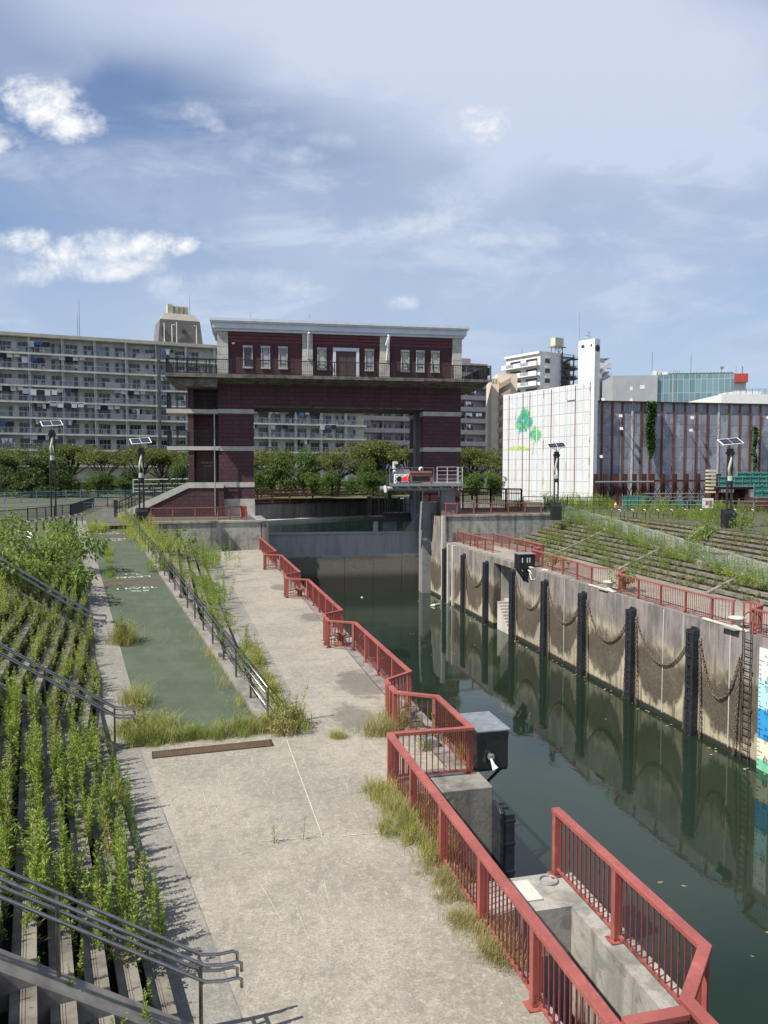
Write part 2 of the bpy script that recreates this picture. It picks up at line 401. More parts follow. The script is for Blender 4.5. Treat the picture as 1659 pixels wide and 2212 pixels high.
plain('apt_roof', (.52, .48, .40), .85, 0, .1, .6)
plain('apt_rail', (.40, .41, .42), .5, .3, .1, 1.0)
plain('lav_wall', (.42, .37, .38), .85, 0, .1, .8)
plain('lav_dark', (.32, .29, .31), .85, 0, .1, .8)
plain('beige_wall', (.66, .58, .45), .85, 0, .06, .5)
plain('beige_dark', (.42, .30, .23), .85, 0, .08, .5)
plain('bld_white', (.70, .69, .66), .7, 0, .06, .4)
plain('bld_grey', (.47, .47, .475), .7, 0, .06, .4)
plain('grey_clad', (.335, .345, .36), .6, 0, .06, .3)
plain('tower_dark', (.15, .14, .13), .85, 0, .1, .6)
plain('tower_pale', (.36, .335, .285), .85, 0, .08, .6)
plain('tank_cream', (.55, .52, .34), .6, 0, .1, 1.0)
plain('red_box', (.46, .07, .055), .6, 0, .08, .5)
plain('pipe_white', (.62, .61, .56), .6, 0, .06, 2.0)
plain('gate_red', (.12, .023, .029), .6, 0, .15, 3.0)
plain('door_brown', (.085, .055, .042), .6, 0, .15, 3.0)
plain('door_maroon', (.065, .02, .022), .5, 0, .15, 3.0)
plain('gate_stone', (.47, .455, .40), .85, 0, .12, 1.5, bmp=.15)
plain('gate_cornice', (.58, .62, .66), .6, 0, .06, 1.5)
plain('deck', (.17, .155, .135), .9, 0, .3, 1.6, c2=(.06, .055, .045), bmp=.2)
plain('pink_sign', (.33, .14, .13), .5, 0, .15, 6.0)
plain('screen_black', (.012, .012, .012), .25)
plain('cone_orange', (.75, .16, .03), .5)
plain('yellow', (.60, .42, .06), .6)
plain('teal_mesh', (.03, .21, .16), .7, 0, .2, 1.2)
plain('teal_fence', (.11, .24, .23), .7, 0, .2, 1.0)
plain('mural_teal', (.045, .38, .27), .7, 0, .15, 2.0)
plain('mural_green', (.16, .50, .15), .7, 0, .15, 2.0)
plain('mural_lime', (.42, .56, .17), .7, 0, .15, 2.0)
plain('mural_stem', (.45, .30, .22), .7)
def rusty(name, c1, c2, sc_=1.6, amt=(.42, .62)):
    m, t, b = bsdf(name); p = pos(t)
    n = t.noise(t.mapping(p, (1, 1, .25)), sc_, 6, .65); n2 = t.noise(p, 6.0, 5)
    col = t.mix(t.ramp(n, *amt), c1, c2); col = t.mix(t.math('MULTIPLY', t.ramp(n2, .45, .7), .5), col, (.10, .035, .018))
    t.set(b.inputs['Base Color'], col); b.inputs['Roughness'].default_value = .8
rusty('rust', (.21, .075, .035), (.12, .04, .022)); rusty('rust_white', (.62, .60, .56), (.33, .14, .06), amt=(.50, .62)); rusty('rust_dark', (.075, .024, .018), (.04, .016, .014))
def brick(name, c1, c2, mortar, bw, bh, gap=.012, rock=.5):
    m, t, b = bsdf(name); x, y, z = t.xyz(pos(t, True))[:3]
    v = t.comb(t.math('ADD', x, y), z, 0.0)
    br = t.new('ShaderNodeTexBrick'); t.set(br.inputs['Vector'], v)
    br.inputs['Color1'].default_value = (*c1, 1); br.inputs['Color2'].default_value = (*c2, 1); br.inputs['Mortar'].default_value = (*mortar, 1)
    br.inputs['Scale'].default_value = 1.0; br.inputs['Mortar Size'].default_value = gap; br.inputs['Brick Width'].default_value = bw; br.inputs['Row Height'].default_value = bh
    n = t.noise(pos(t, True), 5.0, 6, .65)
    run = t.noise(t.mapping(pos(t, True), (1.1, 1.1, .08)), 1.4, 6, .62)
    bc = t.mix(t.math('MULTIPLY', t.ramp(n, .42, .7), .5), br.outputs[0], tuple(q * .55 for q in c1))
    bc = t.mix(t.math('MULTIPLY', t.ramp(run, .52, .68), .5), bc, (.022, .014, .015)); bc = t.mix(t.math('MULTIPLY', t.ramp(run, .42, .32), .22), bc, (.17, .10, .095))
    t.set(b.inputs['Base Color'], bc)
    b.inputs['Roughness'].default_value = .75
    bump(t, b, t.math('SUBTRACT', t.math('MULTIPLY', n, rock), br.outputs[1]), .7, .05)
brick('brick_block', (.088, .034, .041), (.066, .027, .033), (.026, .012, .015), .86, .40, .022, .9)
brick('brick_house', (.095, .029, .036), (.072, .023, .029), (.045, .017, .02), .42, .14, .014, .3)
def canal_mat(name, left=False):
    """canal wall: grey and streaked on top, pale tan rubbed band, brown stain in the tidal range, black weed at the waterline"""
    m, t, b = bsdf(name); p = pos(t); x, y, z = t.xyz(p)[:3]
    streak = t.noise(t.mapping(p, (1.3, 1.3, .07)), 1.5, 6, .62); fine = t.noise(p, 7.0, 6, .68); big = t.noise(p, .5, 5, .6); jag = t.noise(t.mapping(p, (1.4, 1.4, .5)), 1.2, 5, .6)
    jag2_ = t.noise(t.mapping(p, (1, 1, .45)), 1.3, 6, .68, .5)
    top = t.mix(t.math('MULTIPLY', t.ramp(t.math('ADD', t.math('MULTIPLY', streak, .6), t.math('MULTIPLY', jag2_, .4)), .40, .62), .9), (.26, .23, .212), (.085, .08, .07))
    top = t.mix(t.math('MULTIPLY', t.ramp(streak, .58, .66), .6), top, (.42, .41, .36))
    top = t.mix(t.math('MULTIPLY', t.ramp(t.noise(t.mapping(p, (2.2, 2.2, .1)), 1.2, 5), .52, .68), .4), top, (.10, .095, .08))
    tan = t.mix(t.ramp(big, .4, .65), (.40, .355, .25), (.27, .235, .165))
    col = t.mix(t.ramp(t.math('ADD', z, t.math('MULTIPLY', jag, 1.7)), -.55, -1.5), top, tan)
    # arch-edged stain between fenders (they stand 5.42 m apart)
    ph = t.math('SUBTRACT', t.math('FRACT', t.math('DIVIDE', t.math('SUBTRACT', y, 31.3), 5.42)), .5)
    arch = t.math('MULTIPLY', t.math('POWER', t.math('ABSOLUTE', t.math('MULTIPLY', ph, 2.0)), 3.0), t.math('ADD', .6, t.math('MULTIPLY', t.noise(t.comb(0.0, t.math('MULTIPLY', y, .17), 0.0), 1.0, 3, .6), 5.2)))
    jag2 = t.noise(t.mapping(p, (.8, .8, .8)), 2.6, 6, .68, .6); nz = t.math('ADD', t.math('MULTIPLY', t.math('SUBTRACT', jag, .5), 1.9), t.math('MULTIPLY', t.math('SUBTRACT', jag2, .5), 1.4))
    lowf = t.noise(t.comb(0.0, t.math('MULTIPLY', y, .21), 7.0), 1.0, 3, .65)
    up = t.ramp(t.math('ADD', t.math('ADD', z, nz), t.math('MULTIPLY', t.math('SUBTRACT', lowf, .5), 2.6)), -1.75, -2.6)
    lo = t.ramp(t.math('SUBTRACT', t.math('ADD', z, t.math('MULTIPLY', nz, .75)), arch), -5.15, -4.75)
    st = t.math('MULTIPLY', up, lo)
    st = t.math('MULTIPLY', st, t.ramp(big, .2, .5, .8, 1.0))
    drip = t.noise(t.mapping(p, (1.6, 1.6, .05)), 2.6, 5, .6)
    st = t.math('MAXIMUM', st, t.math('MULTIPLY', t.math('MULTIPLY', t.ramp(drip, .54, .64), .75), t.ramp(z, -.9, -2.2)))
    stain = t.mix(t.ramp(fine, .4, .65), (.042, .035, .025), (.078, .064, .044))
    col = t.mix(t.math('MULTIPLY', st, .93), col, stain)
    col = t.mix(t.math('MULTIPLY', t.ramp(fine, .5, .75), .4), col, (.13, .12, .10))
    col = t.mix(t.ramp(t.math('ADD', z, t.math('MULTIPLY', fine, .35)), -4.98, -5.12), col, (.014, .016, .010))
    t.set(b.inputs['Base Color'], col); b.inputs['Roughness'].default_value = .85
    bump(t, b, fine, .35, .03)
canal_mat('canal_wall')
def leaf_mat():
    m, t, b = bsdf('leaf_steel'); p = pos(t); z = t.xyz(p)[2]
    n = t.noise(t.mapping(p, (1, 1, .2)), 1.2, 5, .6); f = t.noise(p, 9.0, 5, .7)
    g = t.mix(t.ramp(n, .4, .65), (.33, .33, .325), (.26, .26, .26))
    low = t.mix(t.ramp(f, .4, .7), (.17, .155, .125), (.10, .092, .075))
    col = t.mix(t.ramp(t.math('ADD', z, t.math('MULTIPLY', n, .6)), -1.45, -1.75), g, low)
    col = t.mix(t.ramp(t.math('ADD', z, t.math('MULTIPLY', f, 1.4)), -2.6, -3.5), col, (.045, .042, .034))
    t.set(b.inputs['Base Color'], col); b.inputs['Roughness'].default_value = .6; bump(t, b, f, .2, .02)
leaf_mat()
def water_mat(name, c, wave=.10):
    m, t, b = bsdf(name); p = pos(t)
    n = t.noise(t.mapping(p, (1, .55, 1)), 1.5, 3, .5, .4); n2 = t.noise(t.mapping(p, (1.0, .6, 1)), 5.5, 3, .5)
    calm = t.ramp(t.noise(p, .11, 2), .42, .62, .15, 1.0)
    h = t.math('MULTIPLY', t.math('ADD', n, t.math('MULTIPLY', n2, .25)), calm)
    t.set(b.inputs['Base Color'], t.mix(t.ramp(t.noise(p, .06, 3), .35, .65), c, tuple(x * .7 for x in c)))
    b.inputs['Roughness'].default_value = .035; b.inputs['IOR'].default_value = 1.36; b.inputs['Specular IOR Level'].default_value = .6
    bump(t, b, h, wave, .05)
water_mat('water', (.014, .026, .015)); water_mat('water_far', (.010, .022, .017), .12)
def foliage(name, c1, c2, c3, sc_=1.3, trans=.35):
    m, t, b = bsdf(name); p = pos(t)
    n = t.noise(p, sc_, 4, .6); f = t.noise(p, sc_ * 9, 2, .5)
    col = t.mix(t.ramp(n, .36, .62), c1, c2); col = t.mix(t.math('MULTIPLY', t.ramp(f, .5, .68), .7), col, c3)
    t.set(b.inputs['Base Color'], col); b.inputs['Roughness'].default_value = .62; b.inputs['Specular IOR Level'].default_value = .3
    tr = t.new('ShaderNodeBsdfTranslucent'); t.set(tr.inputs[0], t.mix(1.0, col, (1.25, 1.35, .7), 'MULTIPLY'))
    mx = t.new('ShaderNodeMixShader'); mx.inputs[0].default_value = trans
    t.l.new(b.outputs[0], mx.inputs[1]); t.l.new(tr.outputs[0], mx.inputs[2]); t.l.new(mx.outputs[0], t.n['Material Output'].inputs[0])
foliage('f_weed', (.21, .29, .055), (.14, .22, .042), (.30, .35, .08))
foliage('f_spike', (.30, .38, .07), (.22, .31, .055), (.36, .40, .10))
foliage('f_dark', (.11, .15, .04), (.145, .18, .046), (.19, .20, .06))
foliage('f_yellow', (.37, .42, .075), (.27, .35, .06), (.44, .43, .12))
foliage('f_dry', (.38, .32, .16), (.28, .25, .11), (.45, .36, .20))
foliage('f_grass', (.34, .32, .125), (.24, .25, .08), (.42, .37, .19))
foliage('f_bush', (.16, .25, .052), (.10, .175, .04), (.24, .29, .085), 1.0)
foliage('f_cherry', (.125, .13, .044), (.08, .088, .032), (.175, .155, .058), .22)
foliage('f_green', (.066, .115, .03), (.046, .085, .024), (.095, .14, .04), .25)
foliage('f_pine', (.026, .055, .022), (.045, .08, .03), (.07, .10, .04), .3)
foliage('f_ivy', (.022, .075, .018), (.035, .10, .022), (.05, .12, .03), .8)
plain('stem', (.10, .085, .04), .8, 0, .2, 6.0); plain('stem_red', (.12, .05, .03), .8, 0, .2, 6.0); plain('bark', (.055, .045, .035), .9, 0, .2, 3.0)
def panel_mat(name, base, dark, wall_len, rough, white=False):
    """big coated panels in a grid, patchy repairs and rust runs; object x runs along the wall"""
    m, t, b = bsdf(name); P = pos(t, True); x, y, z = t.xyz(P)[:3]
    br = t.new('ShaderNodeTexBrick'); br.offset = 0.0; br.squash = 1.0; t.set(br.inputs['Vector'], t.comb(x, z, 0.0))
    br.inputs['Color1'].default_value = (*base, 1); br.inputs['Color2'].default_value = (*dark, 1); br.inputs['Mortar'].default_value = (*[q * .45 for q in base], 1)
    br.inputs['Scale'].default_value = 1.0; br.inputs['Mortar Size'].default_value = .035; br.inputs['Brick Width'].default_value = 1.16; br.inputs['Row Height'].default_value = 1.46; br.inputs['Bias'].default_value = -.45 if white else -.1
    n = t.noise(t.mapping(P, (1, 1, .18)), 1.2, 6, .6); n2 = t.noise(P, .6, 4)
    vo = t.new('ShaderNodeTexVoronoi', feature='F1', distance='CHEBYCHEV'); t.set(vo.inputs['Vector'], t.comb(t.math('MULTIPLY', x, 1.3), z, 0.0)); vo.inputs['Scale'].default_value = .8
    pv = t.xyz(vo.outputs['Color'])[0]
    col = br.outputs[0]
    col = t.mix(t.math('MULTIPLY', t.ramp(pv, .62, .64), .16 if white else .45), col, tuple(min(1, q * (.85 if white else 1.5)) for q in base))
    col = t.mix(t.math('MULTIPLY', t.math('MULTIPLY', t.ramp(t.xyz(vo.outputs['Color'])[1], .74, .76), t.ramp(n2, .45, .55)), .10 if white else .5), col, tuple(q * .5 for q in base))
    col = t.mix(t.math('MULTIPLY', t.ramp(n, .52, .72), .35 if white else .25), col, (.52, .44, .34) if white else (.14, .11, .10))
    t.set(b.inputs['Base Color'], col); b.inputs['Roughness'].default_value = rough
panel_mat('panel_white', (.57, .59, .60), (.50, .525, .54), 24, .55, True); panel_mat('panel_grey', (.27, .285, .33), (.20, .21, .25), 40, .6)
def curtain_glass():
    m, t, b = bsdf('curtain_glass'); P = pos(t, True); x, y, z = t.xyz(P)[:3]
    br = t.new('ShaderNodeTexBrick'); br.offset = 0.0; t.set(br.inputs['Vector'], t.comb(t.math('ADD', x, y), z, 0.0)); br.inputs['Scale'].default_value = 1.0
    br.inputs['Brick Width'].default_value = 1.5; br.inputs['Row Height'].default_value = 3.6; br.inputs['Mortar Size'].default_value = .07
    br.inputs['Color1'].default_value = (.10, .17, .19, 1); br.inputs['Color2'].default_value = (.16, .25, .27, 1); br.inputs['Mortar'].default_value = (.28, .36, .38, 1)
    t.set(b.inputs['Base Color'], br.outputs[0]); b.inputs['Roughness'].default_value = .12; b.inputs['Specular IOR Level'].default_value = .7
curtain_glass()
plain('lamp_red', (.8, .02, .02), .3)
MATS['lamp_red'].node_tree.nodes['Principled BSDF'].inputs['Emission Color'].default_value = (1, .02, .02, 1); MATS['lamp_red'].node_tree.nodes['Principled BSDF'].inputs['Emission Strength'].default_value = .7
plain('gauge_white', (.72, .74, .70), .5, 0, .06, 2.0); plain('gauge_cyan', (.45, .72, .75), .5, 0, .06, 2.0); plain('gauge_blue', (.04, .30, .60), .5, 0, .06, 2.0); plain('gauge_cream', (.70, .68, .52), .5, 0, .06, 2.0); plain('gauge_green', (.20, .55, .36), .5, 0, .06, 2.0)
for nm, c in (('cloth_white', (.72, .73, .74)), ('cloth_blue', (.07, .12, .38)), ('cloth_pale', (.42, .52, .60)), ('cloth_dark', (.035, .035, .05)), ('cloth_pink', (.45, .25, .28)), ('cloth_sky', (.16, .28, .55))): plain(nm, c, .9, 0, .1, 2.0)
rusty('rust_grate', (.115, .078, .042), (.085, .06, .035))
M = MATS

# ------------------------------------------------------------------ layout of the site (metres; y runs along the canal)
ZP = 2.5                                   # upper promenade level; both canal walkways are at 0
ZW = -5.5                                  # water in the lock chamber
MIRX = 29.3                                # the right bank mirrors the left bank about the canal
AZ = R(8.8); U8 = Vector((-math.sin(AZ), math.cos(AZ), 0)); V8 = Vector((math.cos(AZ), math.sin(AZ), 0)); O8 = Vector((-1.25, 20.0, 0))
def zr(s): return max(0.0, min(ZP, .05 * s))
def L(s, t, z=0.0): p = O8 + U8 * s + V8 * t; return Vector((p.x, p.y, z))
aA, aB = R(10.6), R(4.84)
UA = Vector((-math.sin(aA), math.cos(aA), 0)); UB = Vector((-math.sin(aB), math.cos(aB), 0))
NA = Vector((-math.cos(aA), -math.sin(aA), 0)); NB = Vector((-math.cos(aB), -math.sin(aB), 0))
MI = (NA + NB).normalized() / math.cos((aA - aB) / 2)
KB = L(0, -1.0)
TR, RS, NTIER = .385, .278, 9
def bend(d): return KB + MI * d
def endB(d):
    p = bend(d); q = p - KB
    det = UB.x * (-U8.y) + U8.x * UB.y
    a = (-q.x * (-U8.y) - U8.x * q.y) / det     # q + a UB = s U8
    return p + UB * max(a, .001)
def ptA(d, a): return KB + NA * d + UA * a
def XR(Y): return 22.42 + .0093 * Y

# ------------------------------------------------------------------ ground and water
def ground():
    bt = bend(NTIER * TR); be = endB(NTIER * TR); a0 = ptA(NTIER * TR, -34)
    left = [(-600, -60), (a0.x, a0.y), (bt.x, bt.y), (be.x, be.y), L(51, -1)[:2], L(51, 3.3)[:2], L(47.6, 3.3)[:2], (5.66, 67.4), (5.66, 114.9), (-600, 114.9)]
    mx = lambda p: (MIRX - p[0], p[1])
    right = [(600, -60), mx(a0), mx(bt), mx(be), mx(L(51, -1)), mx(L(51, 3.3)), (34.9, 70.4), (23.0, 70.4), (23.0, 84.0), (36.5, 84.0), (36.5, 133.0), (600, 133.0)]
    back = [(-600, 114.9), (5.66, 114.9), (36.5, 133.0), (600, 133.0), (900, 1500), (-900, 1500)]
    mb = MB()
    for poly in (left, right, back):
        mb.add([(p[0], p[1], ZP) for p in poly], [tuple(range(len(poly)))])
    o = mb.build('ground', M['soil']); tag(o, kind='structure')
    import bmesh
    bm = bmesh.new(); bm.from_mesh(o.data)
    for f in bm.faces:
        if f.normal.z < 0: f.normal_flip()
    bmesh.ops.triangulate(bm, faces=bm.faces[:]); bm.to_mesh(o.data); bm.free()
ground()
tag(MB().quad((4, -25, ZW), (26, -25, ZW), (26, 78.2, ZW), (4, 78.2, ZW)).build('water', M['water']), kind='structure')
tag(MB().quad((5, 78.6, -1.0), (37, 78.6, -1.0), (37, 134, -1.0), (5, 134, -1.0)).build('upstream_water', M['water_far']), kind='structure')

# left walkway, its side strip, and the right walkway
def walkways():
    a0 = ptA(0, -30)
    poly = [(a0.x, a0.y), KB[:2], L(0, 2.95)[:2], (3.0, 19.5), (1.5, 67), (5.62, 67), (5.62, 16.6), (4.36, 16.6), (4.36, -12)]
    tag(MB().prism(poly, -.45, 0).build('walkway', M['walk']), kind='structure')
    st = MB(); st.add([(*ptA(0, -30)[:2], .004), (*ptA(-.78, -30)[:2], .004), (*ptA(-.78, .3)[:2], .004), (*ptA(0, 0)[:2], .004)], [(0, 1, 2, 3)])
    tag(st.build('walkway_edge', M['walk_side']), kind='structure')
    j = MB()
    def line(p, q, w, mi): 
        d = (q - p).normalized(); n = Vector((-d.y, d.x, 0)) * w / 2; j.add([p - n, q - n, q + n, p + n], [(0, 1, 2, 3)], mi)
    zz = .008
    line(at(620, 1600, zz), at(697, 1808, zz), .022, 0); line(at(560, 1817, zz), at(692, 1808, zz), .014, 0); line(at(735, 1806, zz), at(822, 1798, zz), .02, 0)
    line(ptA(-.78, -30) + Vector((0, 0, zz)), ptA(-.78, 0) + Vector((0, 0, zz)), .016, 1)
    line(at(598, 1425, zz), at(835, 1420, zz), .03, 0); line(at(630, 1505, zz), at(812, 1502, zz), .02, 0)
    for (x0, y0, x1, y1) in ((560, 1905, 610, 1990), (535, 1775, 545, 1815), (640, 1960, 668, 2030), (700, 1905, 712, 1950), (430, 1680, 452, 1760), (760, 1660, 745, 1720), (470, 1660, 478, 1700)):
        line(at(x0, y0, zz), at(x1, y1, zz), .008, 0)
    for cx, cy, rx, ry, a0_, a1_ in ((505, 1690, 110, 45, 2.4, 5.0), (440, 1735, 70, 34, 2.2, 4.6), (560, 1712, 200, 26, .4, 2.6)):
        pr = None
        for k in range(13):
            a = a0_ + (a1_ - a0_) * k / 12; p = at(cx + rx * math.cos(a), cy + ry * math.sin(a), zz)
            if pr is not None: line(pr, p, .007, 0)
            pr = p
    j.f = [f[::-1] for f in j.f]
    tag(j.build('walkway_joints', [M['stone_pale'], M['conc_dark']]), kind='structure')
    polyR = [(XR(-12) + .6, -12), (XR(70) + .6, 70), (MIRX - 1.4, 70), (MIRX - 1.5, 67), (MIRX - 3.0, 19.5), (MIRX - 3.0, -12)]
    tag(MB().prism(polyR, -.4, 0).build('right_walkway', M['walk']), kind='structure')
    tag(MB().quad(at(205, 1137, ZP + .004), at(292, 1134, ZP + .004), at(282, 1096, ZP + .004), at(228, 1096, ZP + .004)).quad(at(228, 1096, ZP + .004), at(282, 1096, ZP + .004), at(300, 1080, ZP + .004), at(150, 1080, ZP + .004)).build('promenade', M['asphalt']), kind='structure')
walkways()

# wheelchair ramp with its kerbs and painted words, on both banks
def ramp(mirror=None):
    segs = [0, 4, 12, 20.6, 22.4, 30, 39.0, 40.8, 46, 51]
    g = MB(mirror=mirror); st = MB(mirror=mirror); kb = MB(mirror=mirror)
    for a, b in zip(segs[:-1], segs[1:]):
        za, zb = zr(a), zr(b)
        mi = 1 if (a, b) in ((20.6, 22.4), (39.0, 40.8)) else 0
        g.prism([(*L(a, 0)[:2], -1, za + .012), (*L(b, 0)[:2], -1, zb + .012), (*L(b, 2.95)[:2], -1, zb + .012), (*L(a, 2.95)[:2], -1, za + .012)], 0, 0, mi)
        st.prism([(*L(a, -1.02)[:2], -1, za + .02), (*L(b, -1.02)[:2], -1, zb + .02), (*L(b, -.01)[:2], -1, zb + .02), (*L(a, -.01)[:2], -1, za + .02)], 0, 0)
        kb.prism([(*L(a, 2.96)[:2], -1, za + .12), (*L(b, 2.96)[:2], -1, zb + .12), (*L(b, 3.32)[:2], -1, zb + .12), (*L(a, 3.32)[:2], -1, za + .12)], 0, 0)
    pre = '' if mirror is None else 'right_'
    mt = [M['ramp_green'], M['ramp_brown']] if mirror is None else [M['walk_side'], M['walk_side']]
    tag(g.build(pre + 'ramp', mt), kind='structure')
    tag(st.build(pre + 'ramp_side', M['walk_side']), kind='structure'); tag(kb.build(pre + 'ramp_kerb', M['kerb']), kind='structure')
ramp(); ramp(MIRX)
def ramp_words():
    def put(body, s, t, size, flip):
        z = zr(s) + .02
        sl = math.atan(.05)
        Mx = Matrix.Translation(L(s, t, z)) @ Matrix.Rotation(AZ + (PI if flip else 0), 4, 'Z') @ Matrix.Rotation(-sl if flip else sl, 4, 'X') @ Matrix.Diagonal((1.25, .8, 1, 1))
        o = text_mesh('ramp_lettering', body, size, M['paint_white'], None, Mx, extrude=.002)
        return tag(o, kind='structure')
    for i, c in enumerate((21.5, 39.9, 50.0)):
        put('LEVEL', c - 1.6, 1.5, .62, False)
        if i < 2:
            put('5%', c - 2.3, 1.6, .6, True); put('5%', c + 2.3, 1.6, .6, False)
        put('LEVEL', c + 1.5, 1.5, .62, True) if i < 2 else put('5%', c - 2.5, 1.5, .6, True)
ramp_words()

# stepped banks: concrete sleepers with planting slots
def bank(mirror=None):
    mb = MB(mirror=mirror)
    def strip(d0, d1, z0, z1, mi):
        e0, e1 = endB(d0), endB(d1); b0, b1 = bend(d0), bend(d1)
        mb.prism([ptA(d0, -34)[:2], b0[:2], b1[:2], ptA(d1, -34)[:2]], z0, z1, mi)
        mb.prism([b0[:2], e0[:2], e1[:2], b1[:2]], z0, z1, mi)
    for k in range(1, NTIER + 1):
        d = (k - 1) * TR; z = RS * k
        for a, b in ((0, .108), (.114, .138), (.144, .168), (.174, .262)): strip(d + a, d + b, z - .15, z, 0)
        strip(d + .03, d + .262, -1, z - .151, 1); strip(d + .262, d + TR + .03, -1, z - .20, 1); strip(d + .10, d + .18, z - .10, z - .012, 0)
    strip(NTIER * TR + .05, NTIER * TR + .4, -1, ZP + .003, 1)
    tag(mb.build('bank_steps' if mirror is None else 'right_bank_steps', [M['tier'], M['tier_soil']]), kind='structure')
    # lower terrace between ramp and walkway
    lb = MB(mirror=mirror); W0 = Vector((3.0, 19.5, 0)); W1 = Vector((1.5, 66.9, 0)); wd = (W1 - W0).normalized(); wn = Vector((-wd.y, wd.x, 0))
    k0 = L(0, 3.33)
    def hit(d):                                   # where a tier line meets the ramp kerb
        p = W0 + wn * d; q = k0 - p; det = wd.x * (-U8.y) + U8.x * wd.y
        a = (q.x * (-U8.y) + U8.x * q.y) / det
        return p + wd * max(a, 1.2)
    def strip2(d0, d1, z0, z1, mi):
        h0, h1 = hit(d0), hit(d1); e0 = W0 + wn * d0 + wd * 47.4; e1 = W0 + wn * d1 + wd * 47.4
        if h1.y > 66.5: return
        lb.prism([h0[:2], e0[:2], e1[:2], h1[:2]], z0, z1, mi)
    n = 9; tr = .585; rs = .25
    lb.prism([W0[:2], W1[:2], (W1 + wn * 8)[:2], L(46, 3.3)[:2], L(0, 3.33)[:2]], -.5, -.003, 2)
    for k in range(1, n + 1):
        d = 1.25 + (k - 1) * tr; z = rs * k
        for a, b in ((0, .18), (.19, .38)): strip2(d + a, d + b, z - .16, z, 0)
        strip2(d + .04, d + .38, -.5, z - .161, 1); strip2(d + .38, d + tr + .04, -.5, z - .14, 1); strip2(d + .15, d + .3, z - .1, z - .02, 0)
    tag(lb.build('lower_terrace' if mirror is None else 'right_lower_terrace', [M['tier'], M['tier_soil'], M['walk_side']]), kind='structure')
    # sloping kerbs that run down the banks
    kb = MB(mirror=mirror)
    def kerb(p, dirn, run, rise, w):
        q = p + dirn * run; sd = Vector((-dirn.y, dirn.x, 0)) * w / 2
        a, b, c, d = p - sd, q - sd, q + sd, p + sd
        kb.prism([(a.x, a.y, -.3, p.z + .10), (b.x, b.y, -.3, p.z + rise + .10), (c.x, c.y, -.3, p.z + rise + .10), (d.x, d.y, -.3, p.z + .10)], 0, 0)
    for a in (-10.95, -.15): p = ptA(-.42, a); p.z = -.02; p.z = -.125; kerb(p, NA, NTIER * TR + .42, (NTIER * TR + .42) * RS / TR, .42)
    for s in (10.2, 20.5, 31): 
        p = L(s, -.75, zr(s) + .06); run = NTIER * TR * (1 - zr(s) / ZP) + .25; kerb(p, NB, run, run * RS / TR, .26)
    for y in (27.0, 37.0, 47.0, 57.0):
        p0 = W0 + wd * (y - 19.5) + wn * .85; p0.z = .0; h = (y - 20) * .05
        kerb(p0, wn, h / rs * tr + .35, (h / rs * tr + .35) * rs / tr, .26)
    tag(kb.build('bank_kerb' if mirror is None else 'right_bank_kerb', M['kerb']), kind='structure')
bank(); bank(MIRX)

# drain grating across the foot of the ramp
def drain():
    t = thing('drain_grating', 'long rusty drain grating set in the concrete before the green ramp', 'drain grating', at(460, 1615))
    a, b = at(333, 1630, .012), at(585, 1604, .012); d = (b - a).normalized(); n = Vector((-d.y, d.x, 0)) * .42; ln = (b - a).length
    mb = MB(); k = int(ln / .035)
    for i in range(k): p = a - n * .5 + d * (ln * i / k); mb.bar(p, p + n, .022, .014)
    for q in (0, .5, 1): mb.bar(a - n * .5 + n * q, b - n * .5 + n * q, .02, .016)
    mb.build('bar_grid', M['rust_grate'], t)
    f = MB(); f.add([a - n * .6 - d * .05, b - n * .6 + d * .05, b + n * .6 + d * .05, a + n * .6 - d * .05], [(0, 1, 2, 3)])
    for v in f.v: v.z = .006
    f.build('frame', M['tier_soil'], t)
drain()

